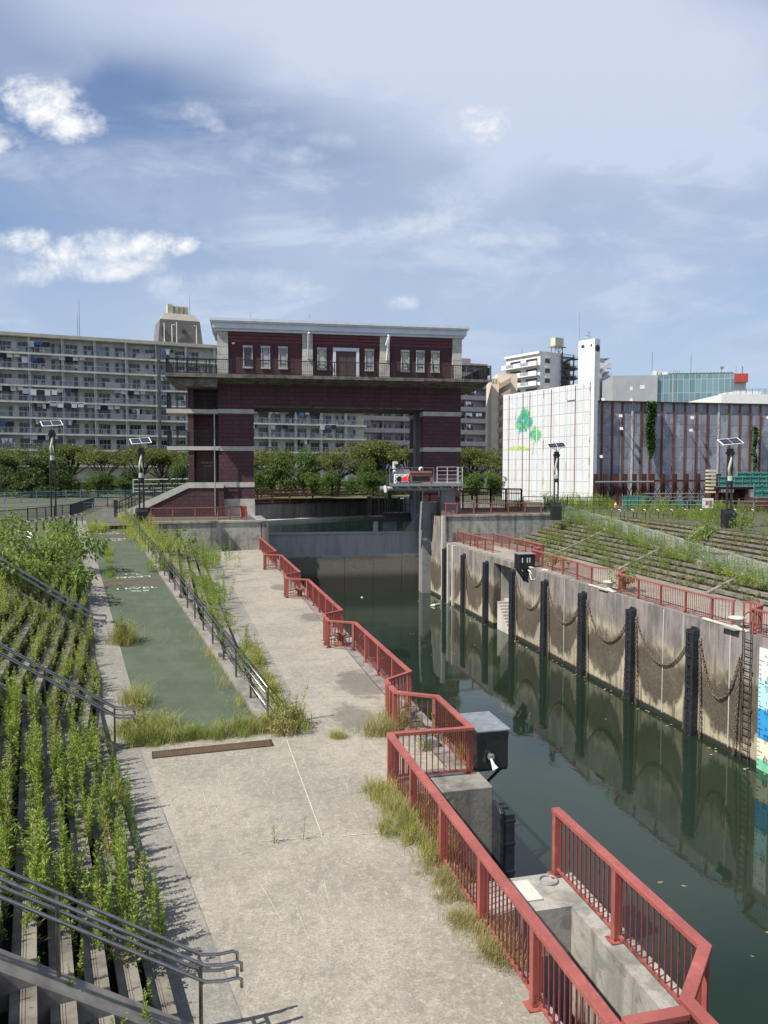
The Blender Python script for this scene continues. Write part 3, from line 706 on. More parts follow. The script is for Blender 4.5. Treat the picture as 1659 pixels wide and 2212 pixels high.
# ------------------------------------------------------------------ canal walls
def canal_walls():
    w = MB()
    w.box(5.6, 6.25, 16.6, 67.0, -8, 0.0); w.box(5.6, 6.25, 67.0, 79.6, -8, ZP)
    w.box(3.6, 4.36, -12, 15.35, -8, -.45)
    w.box(4.3, 4.38, -12, 15.35, -1.6, .004)
    tag(w.build('canal_wall', M['canal_wall']), 'tall stained concrete wall under the zigzag railing, on the left of the canal', 'canal wall')
    nb = MB(); nb.box(4.36, 6.25, 15.35, 16.62, -8, 0.004); tag(nb.build('concrete_block', M['conc_dark'], bevel=.02), 'dark weathered concrete block carrying the railing and the steel cabinet', 'concrete block')
    p = MB(); p.box(4.38, 6.2, 10.75, 11.75, -.75, 0.004); p.box(5.72, 6.2, -12, 10.75, -8, 0.004)
    tag(p.build('pit_wall', M['conc']), 'pale concrete beam and wall around the open pit under the nearest railing', 'wall')
    tag(MB().box(4.9, 5.35, 11.0, 11.6, .004, .035).build('cover_slab', M['stone_pale']), 'pale flat concrete cover slab on the pit beam', 'cover slab')
    ring = MB(); ring.tube([(5.7 + .15 * math.cos(k * PI / 12), 11.52 + .15 * math.sin(k * PI / 12), .02) for k in range(24)], .015, 6, close=True)
    tag(ring.build('steel_ring', M['galv']), 'thin pale ring lying on the pit beam', 'ring')
    # right wall, angled slightly, with a stair niche
    r = MB()
    def seg(y0, y1, z0, z1, off=0.0, th=.62):
        r.prism([(XR(y0) - off, y0), (XR(y0) + th, y0), (XR(y1) + th, y1), (XR(y1) - off, y1)], z0, z1)
    seg(-12, 53.0, -8, 0.002); seg(53.0, 56.6, -.42, 0.002); seg(56.6, 70.0, -8, 0.002); seg(70.0, 76.0, -8, ZP)
    tag(r.build('canal_wall', M['canal_wall']), 'long sunlit concrete wall stained brown below, hung with chains on the right of the canal', 'canal wall')
    rw = [o for o in COL.objects if o.name.startswith('canal_wall')][-1]
    for y in (66.2, 67.6, 69.3): MB().box(XR(y) - .2, XR(y) + .1, y, y + .35, -8, ZP - .05 if y > 69 else .004).build('wall_fin', M['conc_pale'], rw)
    for y in (33.6, 44.4, 28.6): MB().box(XR(y) - .012, XR(y) + .02, y, y + .06, -5.3, -.05).build('joint_strip', M['conc_pale'], rw)
    n = MB(); x0 = XR(53)
    n.box(x0 + .62, x0 + 4.4, 52.7, 53.0, -8, -.4); n.box(x0 + .62, x0 + 4.4, 56.6, 56.9, -8, -.4); n.box(x0 + 4.4, x0 + 4.7, 52.7, 56.9, -8, -.4)
    n.box(x0 + .95, x0 + 1.2, 53.0, 54.9, -8, -1.2); n.box(x0 + .95, x0 + 4.4, 54.9, 56.6, -8, -3.3)
    for k in range(11): n.box(x0 - .02, x0 + .95, 53.0 + .24 * k, 53.24 + .24 * k, -8, -5.35 + .2 * k)
    tag(n.build('stair_niche', M['conc_pale']), 'concrete steps going down to the water in a dark niche of the right wall', 'steps')
    # retaining walls below the gate
    q = MB(); q.box(-5.3, 5.66, 67.0, 67.4, -.3, ZP + .01); q.box(5.26, 5.66, 67.4, 76, -.3, ZP + .01); q.box(-5.3, 5.75, 66.9, 67.45, ZP - .12, ZP + .06)
    tag(q.build('retaining_wall', M['conc_ret']), 'streaked grey retaining wall at the far end of the left walkway', 'retaining wall')
    q = MB(); q.box(XR(70) + .55, 35.0, 70.0, 70.4, -.3, ZP + .01); q.box(XR(70), 35.1, 69.9, 70.45, ZP - .12, ZP + .06)
    tag(q.build('retaining_wall', M['conc_ret']), 'streaked grey retaining wall at the far end of the right walkway', 'retaining wall')
    q = MB(); q.box(XR(76) - .05, 24.5, 76.0, 84, -8, 3.7); q.box(24.5, 37.0, 83.0, 84.0, -8, ZP); q.box(36.4, 37.0, 84.0, 131, -8, ZP)
    tag(q.build('basin_wall', M['conc_gate']), 'grey concrete wall under the right pier of the gate', 'wall')
    # quay beyond the basin
    l0, l1 = at(565, 1125, -.6), at(834, 1110.5, -.6); d = (l1 - l0).normalized(); nn = Vector((-d.y, d.x, 0)); a = l0 - d * 6; b = l1 + d * 8
    q = MB(); q.prism([a[:2], b[:2], (b + nn * 2.4)[:2], (a + nn * 2.4)[:2]], -4, -.6, 0)
    q.prism([(a + nn * 2.4)[:2], (b + nn * 2.4)[:2], (b + nn * 3)[:2], (a + nn * 3)[:2]], -4, 1.6, 1); q.prism([(a + nn * 3)[:2], (b + nn * 3)[:2], (b + nn * 5.6)[:2], (a + nn * 5.6)[:2]], -4, 1.58, 1); q.prism([(a + nn * 4.7)[:2], (b + nn * 4.7)[:2], (b + nn * 5.5)[:2], (a + nn * 5.5)[:2]], -4, ZP + .02, 1)
    tag(q.build('quay_wall', [M['conc_pale'], M['conc_dark']]), 'dark quay wall with a pale ledge across the water behind the gate', 'quay wall')
    return a, b, d, nn
QA, QB, QD, QN = canal_walls()
def pale_kerb(y0, y1, label):
    mb = MB(); 
    mb.prism([(XR(y0) - .03, y0), (XR(y0) + .16, y0), (XR(y1) + .16, y1), (XR(y1) - .03, y1)], .006, .10)
    tag(mb.build('mooring_kerb', M['stone_pale'], bevel=.03), label, 'kerb')
pale_kerb(27.6, 30.6, 'cream rounded kerb on the right wall edge before the nearest mooring bollard'); pale_kerb(38.4, 41.3, 'cream rounded kerb on the right wall edge before the middle mooring bollard'); pale_kerb(49.3, 52.3, 'cream kerb on the right wall edge below the black signal box')

# ------------------------------------------------------------------ red railings
def railing(label, path, zbase=0.0, h=1.1, spacing=1.95, bal=.135, group=None, tw=.12, name='red_railing', mat='red_paint', barmat='red_bar', th=.075, pw=.11, cat='railing', bw=.02, low=.12):
    P = [Vector((p[0], p[1], (p[2] if len(p) > 2 else zbase))) for p in path]
    t = thing(name, label, cat, P[0], 0, group)
    top = MB(); H = Vector((0, 0, h))
    n = len(P)
    # mitred top rail
    offs = []
    for i in range(n):
        d1 = (P[i] - P[i - 1]).normalized() if i else None; d2 = (P[i + 1] - P[i]).normalized() if i < n - 1 else None
        if d1 is None: d1 = d2
        if d2 is None: d2 = d1
        n1 = Vector((-d1.y, d1.x, 0)); n2 = Vector((-d2.y, d2.x, 0)); m = (n1 + n2)
        m = m.normalized() / max(.35, m.normalized().dot(n1)) if m.length > .1 else n1
        offs.append(m * tw / 2)
    for i in range(n - 1):
        a, b = P[i] + H, P[i + 1] + H; oa, ob = offs[i], offs[i + 1]; dz = Vector((0, 0, th))
        top.add([a - oa - dz, b - ob - dz, b + ob - dz, a + oa - dz, a - oa, b - ob, b + ob, a + oa], [(0, 3, 2, 1), (4, 5, 6, 7), (0, 1, 5, 4), (1, 2, 6, 5), (2, 3, 7, 6), (3, 0, 4, 7)])
    top.build('top_rail', M[mat], t, bevel=.008 if (P[0] - CAM).length < 25 else 0)
    lowm = MB()
    for i in range(n - 1):
        a, b = P[i], P[i + 1]; ln = (b - a).length; d = (b - a) / ln
        k = max(1, round(ln / spacing))
        for j in range(k + 1):
            if j == k and i < n - 2: continue
            if j == 0 and i > 0 and False: continue
            p = a + d * (ln * j / k); inset = d * (.08 if j == 0 else -.08 if j == k else 0)
            pm = MB(); p = p + inset
            pm.bar(p, p + H - Vector((0, 0, th - .004)), pw, pw * .8, 0, up=(d.x, d.y, 0)); pm.bar(p, p + Vector((0, 0, .018)), pw * 2.0, pw * 1.7, 0, up=(d.x, d.y, 0))
            pm.build('post', M[mat], t)
        for j in range(k):
            p0 = a + d * (ln * j / k + .1); p1 = a + d * (ln * (j + 1) / k - .1)
            bm_ = MB(); bm_.bar(p0 + Vector((0, 0, low)), p1 + Vector((0, 0, low)), .045, .04, 1)
            m = max(1, int((p1 - p0).length / bal))
            for q in range(m + 1):
                c = p0 + (p1 - p0) * ((q + .0) / m)
                bm_.bar(c + Vector((0, 0, low)), c + H - Vector((0, 0, th)), bw, bw, 0, up=(d.x, d.y, 0))
            bm_.build('baluster_panel', [M[barmat], M[mat]], t)
    return t
G1 = 'red railings around the lock chamber'
railing('red railing from the front of the picture to the inner corner beside the steel cabinet', [(4.25, 2.0), (4.20, 6.95), (4.12, 16.15)], h=1.12, spacing=2.0, group=G1, tw=.15, pw=.13)
railing('red railing with a kinked end standing on the pit wall at the lower right', [(5.92, 11.75), (5.95, 7.82), (5.15, 7.05), (5.20, 3.0)], h=1.15, spacing=1.95, group=G1, tw=.15, pw=.13)
railing('short red cross railing joining the two nearest railings over the pit', [(4.32, 6.93), (5.06, 6.93)], h=1.12, spacing=3, group=G1, tw=.15, pw=.13)
railing('red railing folded round the concrete block by the steel cabinet', [(4.20, 16.15), (6.02, 16.12), (6.02, 18.6), (5.08, 19.25), (5.08, 19.8)], group=G1, tw=.13)
railing('red zigzag railing behind the weedy bay beside the first mooring gap', [(5.08, 19.9), (5.10, 20.4), (6.0, 21.1), (5.92, 28.5), (5.0, 29.1), (5.0, 29.7)], group=G1)
railing('red zigzag railing of the second stretch beside the bay with rusty gear', [(5.0, 29.8), (5.0, 30.4), (5.9, 31.1), (5.85, 40.4), (4.8, 41.15), (4.8, 41.8)], group=G1)
railing('red zigzag railing of the third stretch on the left quay', [(4.8, 41.9), (4.8, 42.5), (5.82, 43.5), (5.74, 52.6), (4.72, 53.2), (4.72, 53.6)], group=G1)
railing('farthest red railing on the left quay, ending at the retaining wall', [(4.7, 53.7), (4.7, 54.1), (5.68, 55.1), (5.48, 66.7)], group=G1)
G2 = 'red railings on the right quay'
railing('red railing at the right picture edge with the ladder loops', [(22.75, 19.0), (22.72, 27.35), (23.75, 28.0), (23.85, 28.7), (23.5, 28.95)], group=G2)
railing('red railing between the two white mooring bollards on the right quay', [(23.4, 29.3), (22.98, 30.2), (23.1, 38.5), (24.25, 39.65), (24.25, 39.95)], group=G2)
railing('red railing on the right quay beyond the middle bollard, up to the black signal box', [(24.25, 40.2), (23.2, 41.6), (23.6, 46.1), (23.95, 51.6), (25.0, 52.7), (25.0, 53.6)], group=G2)
railing('red railing behind the stair niche at the foot of the weedy right bank', [(25.0, 54.2), (26.3, 54.7), (26.65, 65.6), (24.7, 65.7)], group=G2)
railing('red railing on the edge of the right wall, above the stair niche', [(24.15, 59.7), (24.3, 69.2)], group=G2)
railing('red railing on top of the right retaining wall under the gate', [(23.6, 73.4), (24.6, 70.3), (33.6, 70.35)], zbase=ZP + .06, group=G2, bw=.014, bal=.16)
railing('red railing on top of the left retaining wall in front of the gate stairs', [(-3.6, 67.3), (1.9, 67.3), (4.1, 69.6)], zbase=ZP + .06, h=1.15, group=G1, bw=.012, bal=.16)
railing('short faded red railing turning back beside the gate foot', [(4.15, 69.5), (4.4, 67.5)], zbase=ZP + .06, h=1.2, group=G1)

# ------------------------------------------------------------------ the gate tower
def bars_rail(mb, P, h, posts=1.9, bal=.14, bw=.018, pw=.06, mid=(), mi=0, low=.1, bals=True):
    """thin metal railing into one MB; P in the MB's own coordinates"""
    P = [Vector(p) for p in P]
    for i in range(len(P) - 1):
        a, b = P[i], P[i + 1]; ln = (b - a).length; d = (b - a) / ln; up = (0, 0, 1)
        mb.bar(a + Vector((0, 0, h)), b + Vector((0, 0, h)), pw, pw * .8, mi)
        if low: mb.bar(a + Vector((0, 0, low)), b + Vector((0, 0, low)), pw * .6, pw * .5, mi)
        for m in mid: mb.bar(a + Vector((0, 0, m)), b + Vector((0, 0, m)), pw * .6, pw * .6, mi)
        k = max(1, round(ln / posts))
        for j in range(k + 1): p = a + d * (ln * j / k); mb.bar(p, p + Vector((0, 0, h)), pw, pw, mi, up=(d.x, d.y, 0) if abs(d.z) < .9 else (1, 0, 0))
        if bals:
            m = int(ln / bal)
            for j in range(1, m): p = a + d * (ln * j / m); mb.bar(p + Vector((0, 0, low)), p + Vector((0, 0, h)), bw, bw, mi, up=(d.x, d.y, 0))
GATE = thing('lock_gate_tower', 'maroon brick lock gate tower bridging the canal, with a white cornice', 'gate tower', (2.35, 75.0, 0), R(-3.5))
def gate():
    T = GATE; Lc = dict(parent=T, local=True); GW = 23.85
    def part(name, mat, fn, **k): mb = MB(); fn(mb); return mb.build(name, mat, parent=k.pop('parent', T), local=True, **k)
    part('pier', M['brick_block'], lambda m: m.box(0, 3.3, 0, 6.5, 3.72, 13.0))
    part('pier', M['brick_block'], lambda m: m.prism([(20.0, 0), (GW, 0), (GW, 6.5), (20.0, 6.5), (20.0, 4.6), (21.0, 4.6), (21.0, 1.5), (20.0, 1.5)], 3.72, 13.0))
    part('beam', M['brick_block'], lambda m: m.box(0, GW, .004, 6.5, 13.0, 15.35))
    part('beam_soffit', M['deck'], lambda m: m.box(3.3, 20, .05, 6.4, 12.9, 12.998))
    for z0, z1 in ((12.26, 12.68), (8.72, 9.14), (5.24, 5.72), (3.70, 4.12)):
        part('stone_band', M['gate_stone'], lambda m: m.box(-.0, 3.34, -.05, 6.54, z0, z1))
        if z0 > 5:
            part('stone_band', M['gate_stone'], lambda m: (m.box(19.96, GW + .04, -.05, 1.5, z0, z1), m.box(GW - .1, GW + .04, 1.5, 6.5, z0, z1)))
            part('stone_band', M['gate_stone'], lambda m: m.box(19.96, 20.9, 4.6, 6.54, z0, z1))
    def rough(m):
        m.box(.45, 3.36, -.06, 6.5, 2.4, 3.70)
    def bump_stone():
        mb = MB(); rough(mb); o = mb.build('stone_base', M['gate_stone'], T, local=True); return o
    bump_stone()
    part('pier_base', M['conc_gate'], lambda m: (m.box(19.9, GW, -.1, 1.5, -9, 3.72), m.box(21.0, GW, 1.5, 4.6, -9, 3.72), m.box(19.9, GW, 4.6, 6.5, -9, 3.72)))
    part('gate_guide', M['conc_gate'], lambda m: m.box(20.0, 20.95, 3.5, 4.6, -9, 12.95))
    for y in (1.75, 2.15, 2.55): part('guide_rail', M['galv'], lambda m: m.box(20.7, 21.0, y, y + .12, -9, 12.95))
    part('guide_rail', M['conc_gate'], lambda m: m.box(19.97, 20.06, 1.36, 1.5, 3.0, 12.95))
    # deck
    def deck(m):
        y0, y1 = -2.35, 9.0
        m.hprism([(y0, 15.42), (y0, 15.66), (y1, 15.66), (y1, 15.42), (7.0, 15.05), (-.3, 15.05)], -4.3, 26.0)
        m.box(-4.6, -4.3, y0 - .02, 5, 15.30, 15.70); 
        m.box(-4.6, 3.5, y0 - .12, y0 + .02, 15.36, 15.70); m.box(3.52, 19.5, y0 - .09, y0 + .02, 15.40, 15.70); m.box(19.52, 26.3, y0 - .06, y0 + .02, 15.44, 15.70)
    part('deck', M['deck'], deck)
    def edge(m): m.hprism([(-2.2, 15.4), (-1.9, 14.6), (3.5, 14.6), (3.5, 15.4)], -4.35, -4.0)
    part('deck_bracket', M['deck'], lambda m: m.hprism([(-4.3, 15.3), (-2.85, 14.55), (0, 14.55), (0, 15.3)], -2.0, 3.4, axis='y'))
    # machine house
    part('house_wall', M['brick_house'], lambda m: m.box(.12, GW - .12, .12, 6.6, 15.66, 20.1))
    for i in range(3):
        part('red_frieze', M['gate_red'], lambda m: m.box(.1 - .06 * i, GW - .1 + .06 * i, .1 - .08 * i, 6.62, 19.05 + .3 * i, 19.32 + .3 * i))
    for x0, x1 in ((0, .95), (8.02, 8.95), (15.6, 16.5), (22.95, GW)):
        c = part('corner_column', M['gate_stone'], lambda m: [m.box(x0 - .03, x1 + .03, -.14, .9, 15.66 + .72 * k, 15.66 + .72 * k + .69) for k in range(6)] + [m.box(x0 + .02, x1 - .02, -.10, .86, 15.7, 20.0)])
    part('cornice', M['gate_cornice'], lambda m: (m.box(-.25, GW + .25, -.3, 6.9, 19.98, 20.22), m.box(-.42, GW + .42, -.5, 7.1, 20.22, 20.72), m.box(-.58, GW + .58, -.68, 7.3, 20.72, 20.86), m.box(-.66, GW + .66, -.76, 7.4, 20.86, 21.12)))
    sx = lambda px: (px - 295) * .02042
    for cx, w, cur in ((433, .70, 0), (515, .66, 1), (596, .66, 1), (779, .68, 2), (1007, .66, 1), (1183, .64, 2), (1258, .64, 1), (1333, .64, 2)):
        x = sx(cx); w2 = w / 2
        wn = part('window', M['gate_stone'], lambda m: (m.box(x - w2 - .09, x - w2, .0, .14, 16.7, 18.6), m.box(x + w2, x + w2 + .09, .0, .14, 16.7, 18.6), m.box(x - w2 - .13, x + w2 + .13, -.05, .14, 18.52, 18.72), m.box(x - w2 - .13, x + w2 + .13, -.07, .14, 16.55, 16.72)))
        part('pane', M['glass_dark'] if cur == 0 else M['pale_green'] if cur == 2 else M['curtain'], lambda m: m.box(x - w2, x + w2, .06, .13, 16.72, 18.52), parent=wn)
        part('sash', M['dark_brown'], lambda m: (m.box(x - w2, x + w2, .04, .07, 17.05, 17.1), m.box(x - w2, x - w2 + .05, .04, .07, 16.72, 18.5), m.box(x + w2 - .05, x + w2, .04, .07, 16.72, 18.5)), parent=wn)
    x0, x1 = sx(832), sx(957)
    dr = part('door', M['door_brown'], lambda m: (m.box(x0 + .25, x1 - .25, .05, .12, 15.66, 18.42), m.box((x0 + x1) / 2 - .03, (x0 + x1) / 2 + .03, .02, .05, 15.66, 18.4)))
    part('frame', M['gate_cornice'], lambda m: (m.box(x0, x0 + .27, -.08, .12, 15.66, 18.75), m.box(x1 - .27, x1, -.08, .12, 15.66, 18.75), m.box(x0 + .27, x1 - .27, -.08, .12, 18.42, 18.75)), parent=dr)
    for px in (712, 1090):
        x = sx(px)
        part('floodlight_bracket', M['white_paint'], lambda m: (m.bar((x, -.25, 17.6), (x + (.02 if px < 900 else .12), -.9, 19.9), .16, .22), m.bar((x + .02, -.9, 19.85), (x + .1, -.3, 20.1), .14), m.bar((x - .2 if px > 900 else x, -.7, 19.0), (x + .05, -.85, 19.9), .09)))
    part('security_camera', M['white_paint'], lambda m: m.box(1.35, 1.6, -.1, .12, 18.8, 18.95))
    part('downpipe', M['galv'], lambda m: m.tube([(-.35, -.8, 2.6), (-.35, -.8, 12.6)], .06, 6))
    # deck railing
    rl = MB(); bars_rail(rl, [(-4.5, 4.5, 15.68), (-4.5, -2.3, 15.68), (26.2, -2.3, 15.68)], 1.35, 1.95, .17, .03, .09)
    rl.build('deck_railing', M['black_paint'], T, local=True)
    lr = MB(); bars_rail(lr, [(-4.42, -2.1, 15.7), (-.1, -2.1, 15.7)], 1.3, .95, .5, .02, .1); bars_rail(lr, [(-2.2, .5, 15.7), (-.1, .5, 15.7)], 1.0, .6, .2, .03, .08)
    lr.build('deck_railing', M['black_paint'], T, local=True)
    rr = MB(); bars_rail(rr, [(25.9, -2.1, 15.7), (26.1, 6.0, 15.7)], 1.3, .9, .10, .04, .09)
    for k in range(8): rr.box(25.85, 26.25, -1.9 + k, -1.3 + k, 16.2, 16.95)
    rr.build('deck_railing', M['black_paint'], T, local=True)
    for x in (3.2, 9.2, 15.8, 22): part('lightning_rod', M['galv'], lambda m: m.tube([(x, 5.5, 21.1), (x, 5.5, 23.0 if x < 15 else 22.2)], .025, 5))
    part('roof_vent', M['galv'], lambda m: m.lathe([(.18, 21.1), (.18, 21.3), (.3, 21.32), (.3, 21.45), (.02, 21.5)], 14.3, 3))
    # stair tower on the left
    part('stair_wall', M['brick_block'], lambda m: (m.box(-2.8, -.02, 1.4, 6.0, 5.5, 15.06), m.box(-2.82, -2.3, .0, 1.4, 5.72, 15.06)))
    part('landing_slab', M['gate_stone'], lambda m: m.box(-4.75, .0, -.12, 4.5, 12.22, 12.62))
    part('landing_slab', M['gate_stone'], lambda m: m.box(-4.75, .0, -.12, 4.5, 8.76, 9.12))
    for z in (12.62, 9.12):
        g = MB(); bars_rail(g, [(-4.65, 3.5, z), (-4.65, 0, z), (-2.9, 0, z)], 1.5, .75, .22, .02, .12); bars_rail(g, [(-2.3, 0, z), (-.05, 0, z)], 1.5, 1.2, .12, .02, .05)
        g.build('landing_railing', M['black_paint'], T, local=True)
    d = part('door', M['door_maroon'], lambda m: m.box(-1.95, -.2, 1.30, 1.38, 5.62, 8.5))
    part('door_frame', M['rust'], lambda m: (m.box(-2.1, -1.95, 1.26, 1.40, 5.62, 8.65), m.box(-1.95, -.1, 1.26, 1.40, 8.5, 8.65)), parent=d)
    Mx = Matrix.Translation((-1.15, 1.28, 7.58)) @ Matrix.Rotation(R(90), 4, 'X')
    text_mesh('door_sign', '関係者以外', .24, M['yellow'], T, Mx, extrude=.006)
    text_mesh('door_sign', '立入禁止', .24, M['yellow'], T, Matrix.Translation((-1.0, 1.28, 7.25)) @ Matrix.Rotation(R(90), 4, 'X'), extrude=.006)
    def hpr(m, prof, y0, y1): m.add([(a, y0, z) for a, z in prof] + [(a, y1, z) for a, z in prof], [tuple(range(len(prof))), tuple(range(len(prof), 2 * len(prof)))[::-1]] + [(i, len(prof) + i, len(prof) + (i + 1) % len(prof), (i + 1) % len(prof)) for i in range(len(prof))])
    part('stair_block', M['brick_block'], lambda m: hpr(m, [(-9.2, 2.4), (.45, 2.4), (.45, 5.24), (-2.8, 5.24), (-9.2, 2.3)], -.75, 1.3))
    part('stair_stringer', M['gate_stone'], lambda m: hpr(m, [(-9.4, 2.35), (-8.6, 2.35), (-2.75, 5.2), (.45, 5.2), (.45, 5.72), (-2.9, 5.72), (-9.4, 2.75)], -.84, -.70))
    part('stair_flight', M['conc_dark'], lambda m: [m.box(-9.2 + .32 * k, -8.85 + .32 * k, -.7, 1.25, 2.4, 2.75 + .148 * k) for k in range(20)] + [m.box(-2.85, .3, -.7, 1.3, 5.2, 5.68)])
    st = MB(); bars_rail(st, [(-9.3, -.6, 2.7), (-2.85, -.6, 5.7)], 1.15, 1.1, .3, .02, .06, mid=(.6,)); bars_rail(st, [(-2.85, -.6, 5.7), (.3, -.6, 5.7)], 1.25, 1.5, .16, .02, .05)
    bars_rail(st, [(-9.3, 1.2, 2.7), (-2.85, 1.2, 5.7)], 1.15, 1.1, .3, .02, .06, mid=(.6,)); st.box(-9.5, -9.2, -.85, -.5, 2.5, 4.1)
    st.build('stair_railing', M['black_paint'], T, local=True)
    # platform on the right pier for the signal
    part('signal_platform', M['galv'], lambda m: (m.box(16.4, 23.6, -1.9, -.6, 5.42, 5.56), [m.bar((16.6 + 1.1 * k, -1.9, 5.4), (17.1 + 1.1 * k, -1.9, 5.1), .06) for k in range(6)], m.box(16.4, 23.6, -1.95, -1.88, 5.3, 5.58)))
    part('beam_tube', M['galv'], lambda m: m.tube([(15.4, -1.2, 5.05), (22.4, -1.2, 5.05)], .24, 12))
    part('platform_column', M['conc_gate'], lambda m: m.box(21.55, 22.95, -1.3, -.2, 2.4, 5.0))
    pr = MB(); bars_rail(pr, [(16.45, -.7, 5.56), (20.9, -.7, 5.56)], 1.55, 1.1, .4, .02, .05, bals=False, mid=(.8,)); pr.build('platform_railing', M['galv'], T, local=True)
    pr = MB(); bars_rail(pr, [(20.95, -1.85, 5.56), (23.0, -1.85, 5.56)], 1.62, 1.0, .4, .02, .06, mid=(.45, .85, 1.25), bals=False, low=0)
    pr.build('platform_railing', M['white_rail'], T, local=True)
    la = MB(); [la.bar((23.1 + .4 * i, -1.85, 4.9), (23.1 + .4 * i, -1.85, 7.2), .05) for i in range(2)]; [la.bar((23.1, -1.85, 5.1 + .4 * i), (23.5, -1.85, 5.1 + .4 * i), .04) for i in range(6)]
    la.build('ladder', M['white_rail'], T, local=True)
    # low inspection gallery behind, dark
    part('inspection_gallery', M['dark_brown'], lambda m: (m.box(17.2, 20.0, 5.4, 7.5, 1.9, 2.3), m.box(15.6, 20.0, 5.2, 8.6, 1.5, 1.9), m.box(18.0, 18.4, 8.5, 8.7, 2.0, 5.0)))
    ga = MB(); bars_rail(ga, [(15.7, 8.4, 2.0), (15.7, 5.3, 2.0), (20.0, 5.3, 2.0)], 2.0, .7, .26, .06, .09, mid=(1.2,)); ga.build('gallery_railing', M['dark_brown'], T, local=True)
    part('gallery_column', M['conc_pale'], lambda m: (m.box(15.9, 16.35, 5.4, 5.9, -2, 1.5),))
    part('gallery_column', M['conc_gate'], lambda m: (m.box(16.9, 18.4, 5.6, 6.4, -2, 1.5), m.box(19.1, 20.0, 5.6, 6.4, -2, 1.5)))
gate()
def gatelocal(x, y, z): return W(GATE) @ Vector((x, y, z))
def gate_things():
    rz = R(-3.5)
    t = thing('signal_light', 'white scalloped boat signal showing one red lamp, on the gate platform', 'signal light', gatelocal(17.45, -1.75, 5.56), rz)
    b = MB(); b.box(-.72, .72, -.12, .22, .0, .92); b.build('housing', M['white_paint'], t, local=True, bevel=.05)
    s = MB()
    for k in range(4):
        for z in (.1, .82): s.box(-.55 + .3 * k, -.38 + .3 * k, -.13, -.11, z - .05, z + .05)
    for z in (.3, .6): s.box(-.70, -.62, -.13, -.11, z - .07, z + .07); s.box(.62, .70, -.13, -.11, z - .07, z + .07)
    s.build('marking', M['black_paint'], t, local=True)
    def lamp(x, m, nm):
        q = MB(); q.tube([(x, -.16, .46), (x, -.11, .46)], .26, 18); o = q.build(nm, M[m], t, local=True)
        h = MB(); h.tube([(x + .31 * math.cos(a), -.13 - .22 * max(0, math.sin(a)) ** .5, .46 + .31 * math.sin(a)) for a in [PI * k / 10 for k in range(11)]], .05, 6); h.build('hood', M['white_paint'], o, local=True)
    lamp(-.3, 'screen_black', 'lamp_dark'); lamp(.28, 'lamp_red', 'lamp_lit')
    f = MB(); f.box(-.8, .8, .22, .3, -.02, 1.4); f.box(-.85, -.15, .2, .5, .9, 1.25); f.build('mount', M['galv'], t, local=True)
    t = thing('message_board', 'dull pink message board with a blank black screen beside the red lamp', 'sign board', gatelocal(19.3, -1.75, 5.56), rz)
    b = MB(); b.box(-1.15, 1.15, -.1, .35, .12, 1.0); b.box(-1.1, 1.1, -.22, .35, 1.0, 1.22); b.build('housing', M['pink_sign'], t, local=True, bevel=.02)
    b = MB(); b.box(-.85, .9, -.13, -.09, .28, .72); b.build('screen', M['screen_black'], t, local=True)
    b = MB(); b.box(-.85, .9, -.16, -.09, .74, .80); b.box(-1.2, -1.12, -.12, .3, 0, .9); b.box(1.12, 1.2, -.12, .3, 0, .9); b.build('trim', M['pink_sign'], t, local=True)
    t = thing('security_camera', 'white dome camera on top of the pink message board', 'camera', gatelocal(19.35, -1.7, 6.78), rz)
    b = MB(); b.lathe([(.03, 0), (.2, .05), (.23, .18), (.18, .34), (.05, .42)], 0, 0, 14); b.build('dome', M['white_paint'], t, local=True, smooth=True)
    b = MB(); b.tube([(0, -.26, .2), (0, -.16, .2)], .11, 12); b.build('lens', M['screen_black'], t, local=True)
    t = thing('security_camera', 'white upright camera on a mast above the signal lamps', 'camera', gatelocal(16.75, -1.6, 6.75), rz)
    b = MB(); b.box(-.17, .17, -.2, .2, .25, .85); b.box(-.17, .3, -.25, .1, .7, .95); b.lathe([(.2, 0), (.12, .1), (.08, .25)], 0, 0, 10); b.build('body', M['white_paint'], t, local=True, bevel=.03)
    b = MB(); b.box(.02, .2, -.24, -.19, .35, .65); b.build('lens', M['screen_black'], t, local=True)
    t = thing('loudspeaker', 'cream horn loudspeaker at the end of the signal platform', 'loudspeaker', gatelocal(16.1, -1.7, 4.75), rz)
    b = MB(); b.tube([(-.32, -.05, .3), (-.1, 0, .32), (.3, .08, .36)], [.38, .2, .1], 14); b.build('horn', M['pale_plastic'], t, local=True)
    b = MB(); b.bar((.1, .1, .3), (.35, .15, .8), .06); b.bar((-.1, 0, -.1), (0, 0, .3), .06); b.build('bracket', M['galv'], t, local=True)
    # lowered gate leaf
    T = W(GATE)
    lf = MB(T=T); lf.box(3.3, 20.9, 2.2, 3.2, -9, .42); 
    for k in range(6): lf.box(3.4 + 2.95 * k, 3.44 + 2.95 * k, 2.18, 2.22, -9, .40)
    lf.box(3.3, 20.9, 2.1, 3.3, .40, .55)
    tag(lf.build('gate_leaf', M['leaf_steel']), 'grey steel lock gate leaf closing the far end of the chamber', 'gate leaf')
    g = MB(T=T); g.add([(18.6, 2.15, .55), (20.8, 2.15, .55), (20.8, 2.15, 2.4), (20.2, 2.15, 2.4), (18.6, 3.0, .55), (20.8, 3.0, .55), (20.8, 3.0, 2.4), (20.2, 3.0, 2.4)], [(0, 1, 2, 3), (7, 6, 5, 4), (0, 3, 7, 4), (3, 2, 6, 7), (1, 5, 6, 2), (0, 4, 5, 1)])
    tag(g.build('gate_lug', M['conc_gate']), 'grey sloping lug rising from the right end of the gate leaf', 'steel lug')
gate_things()

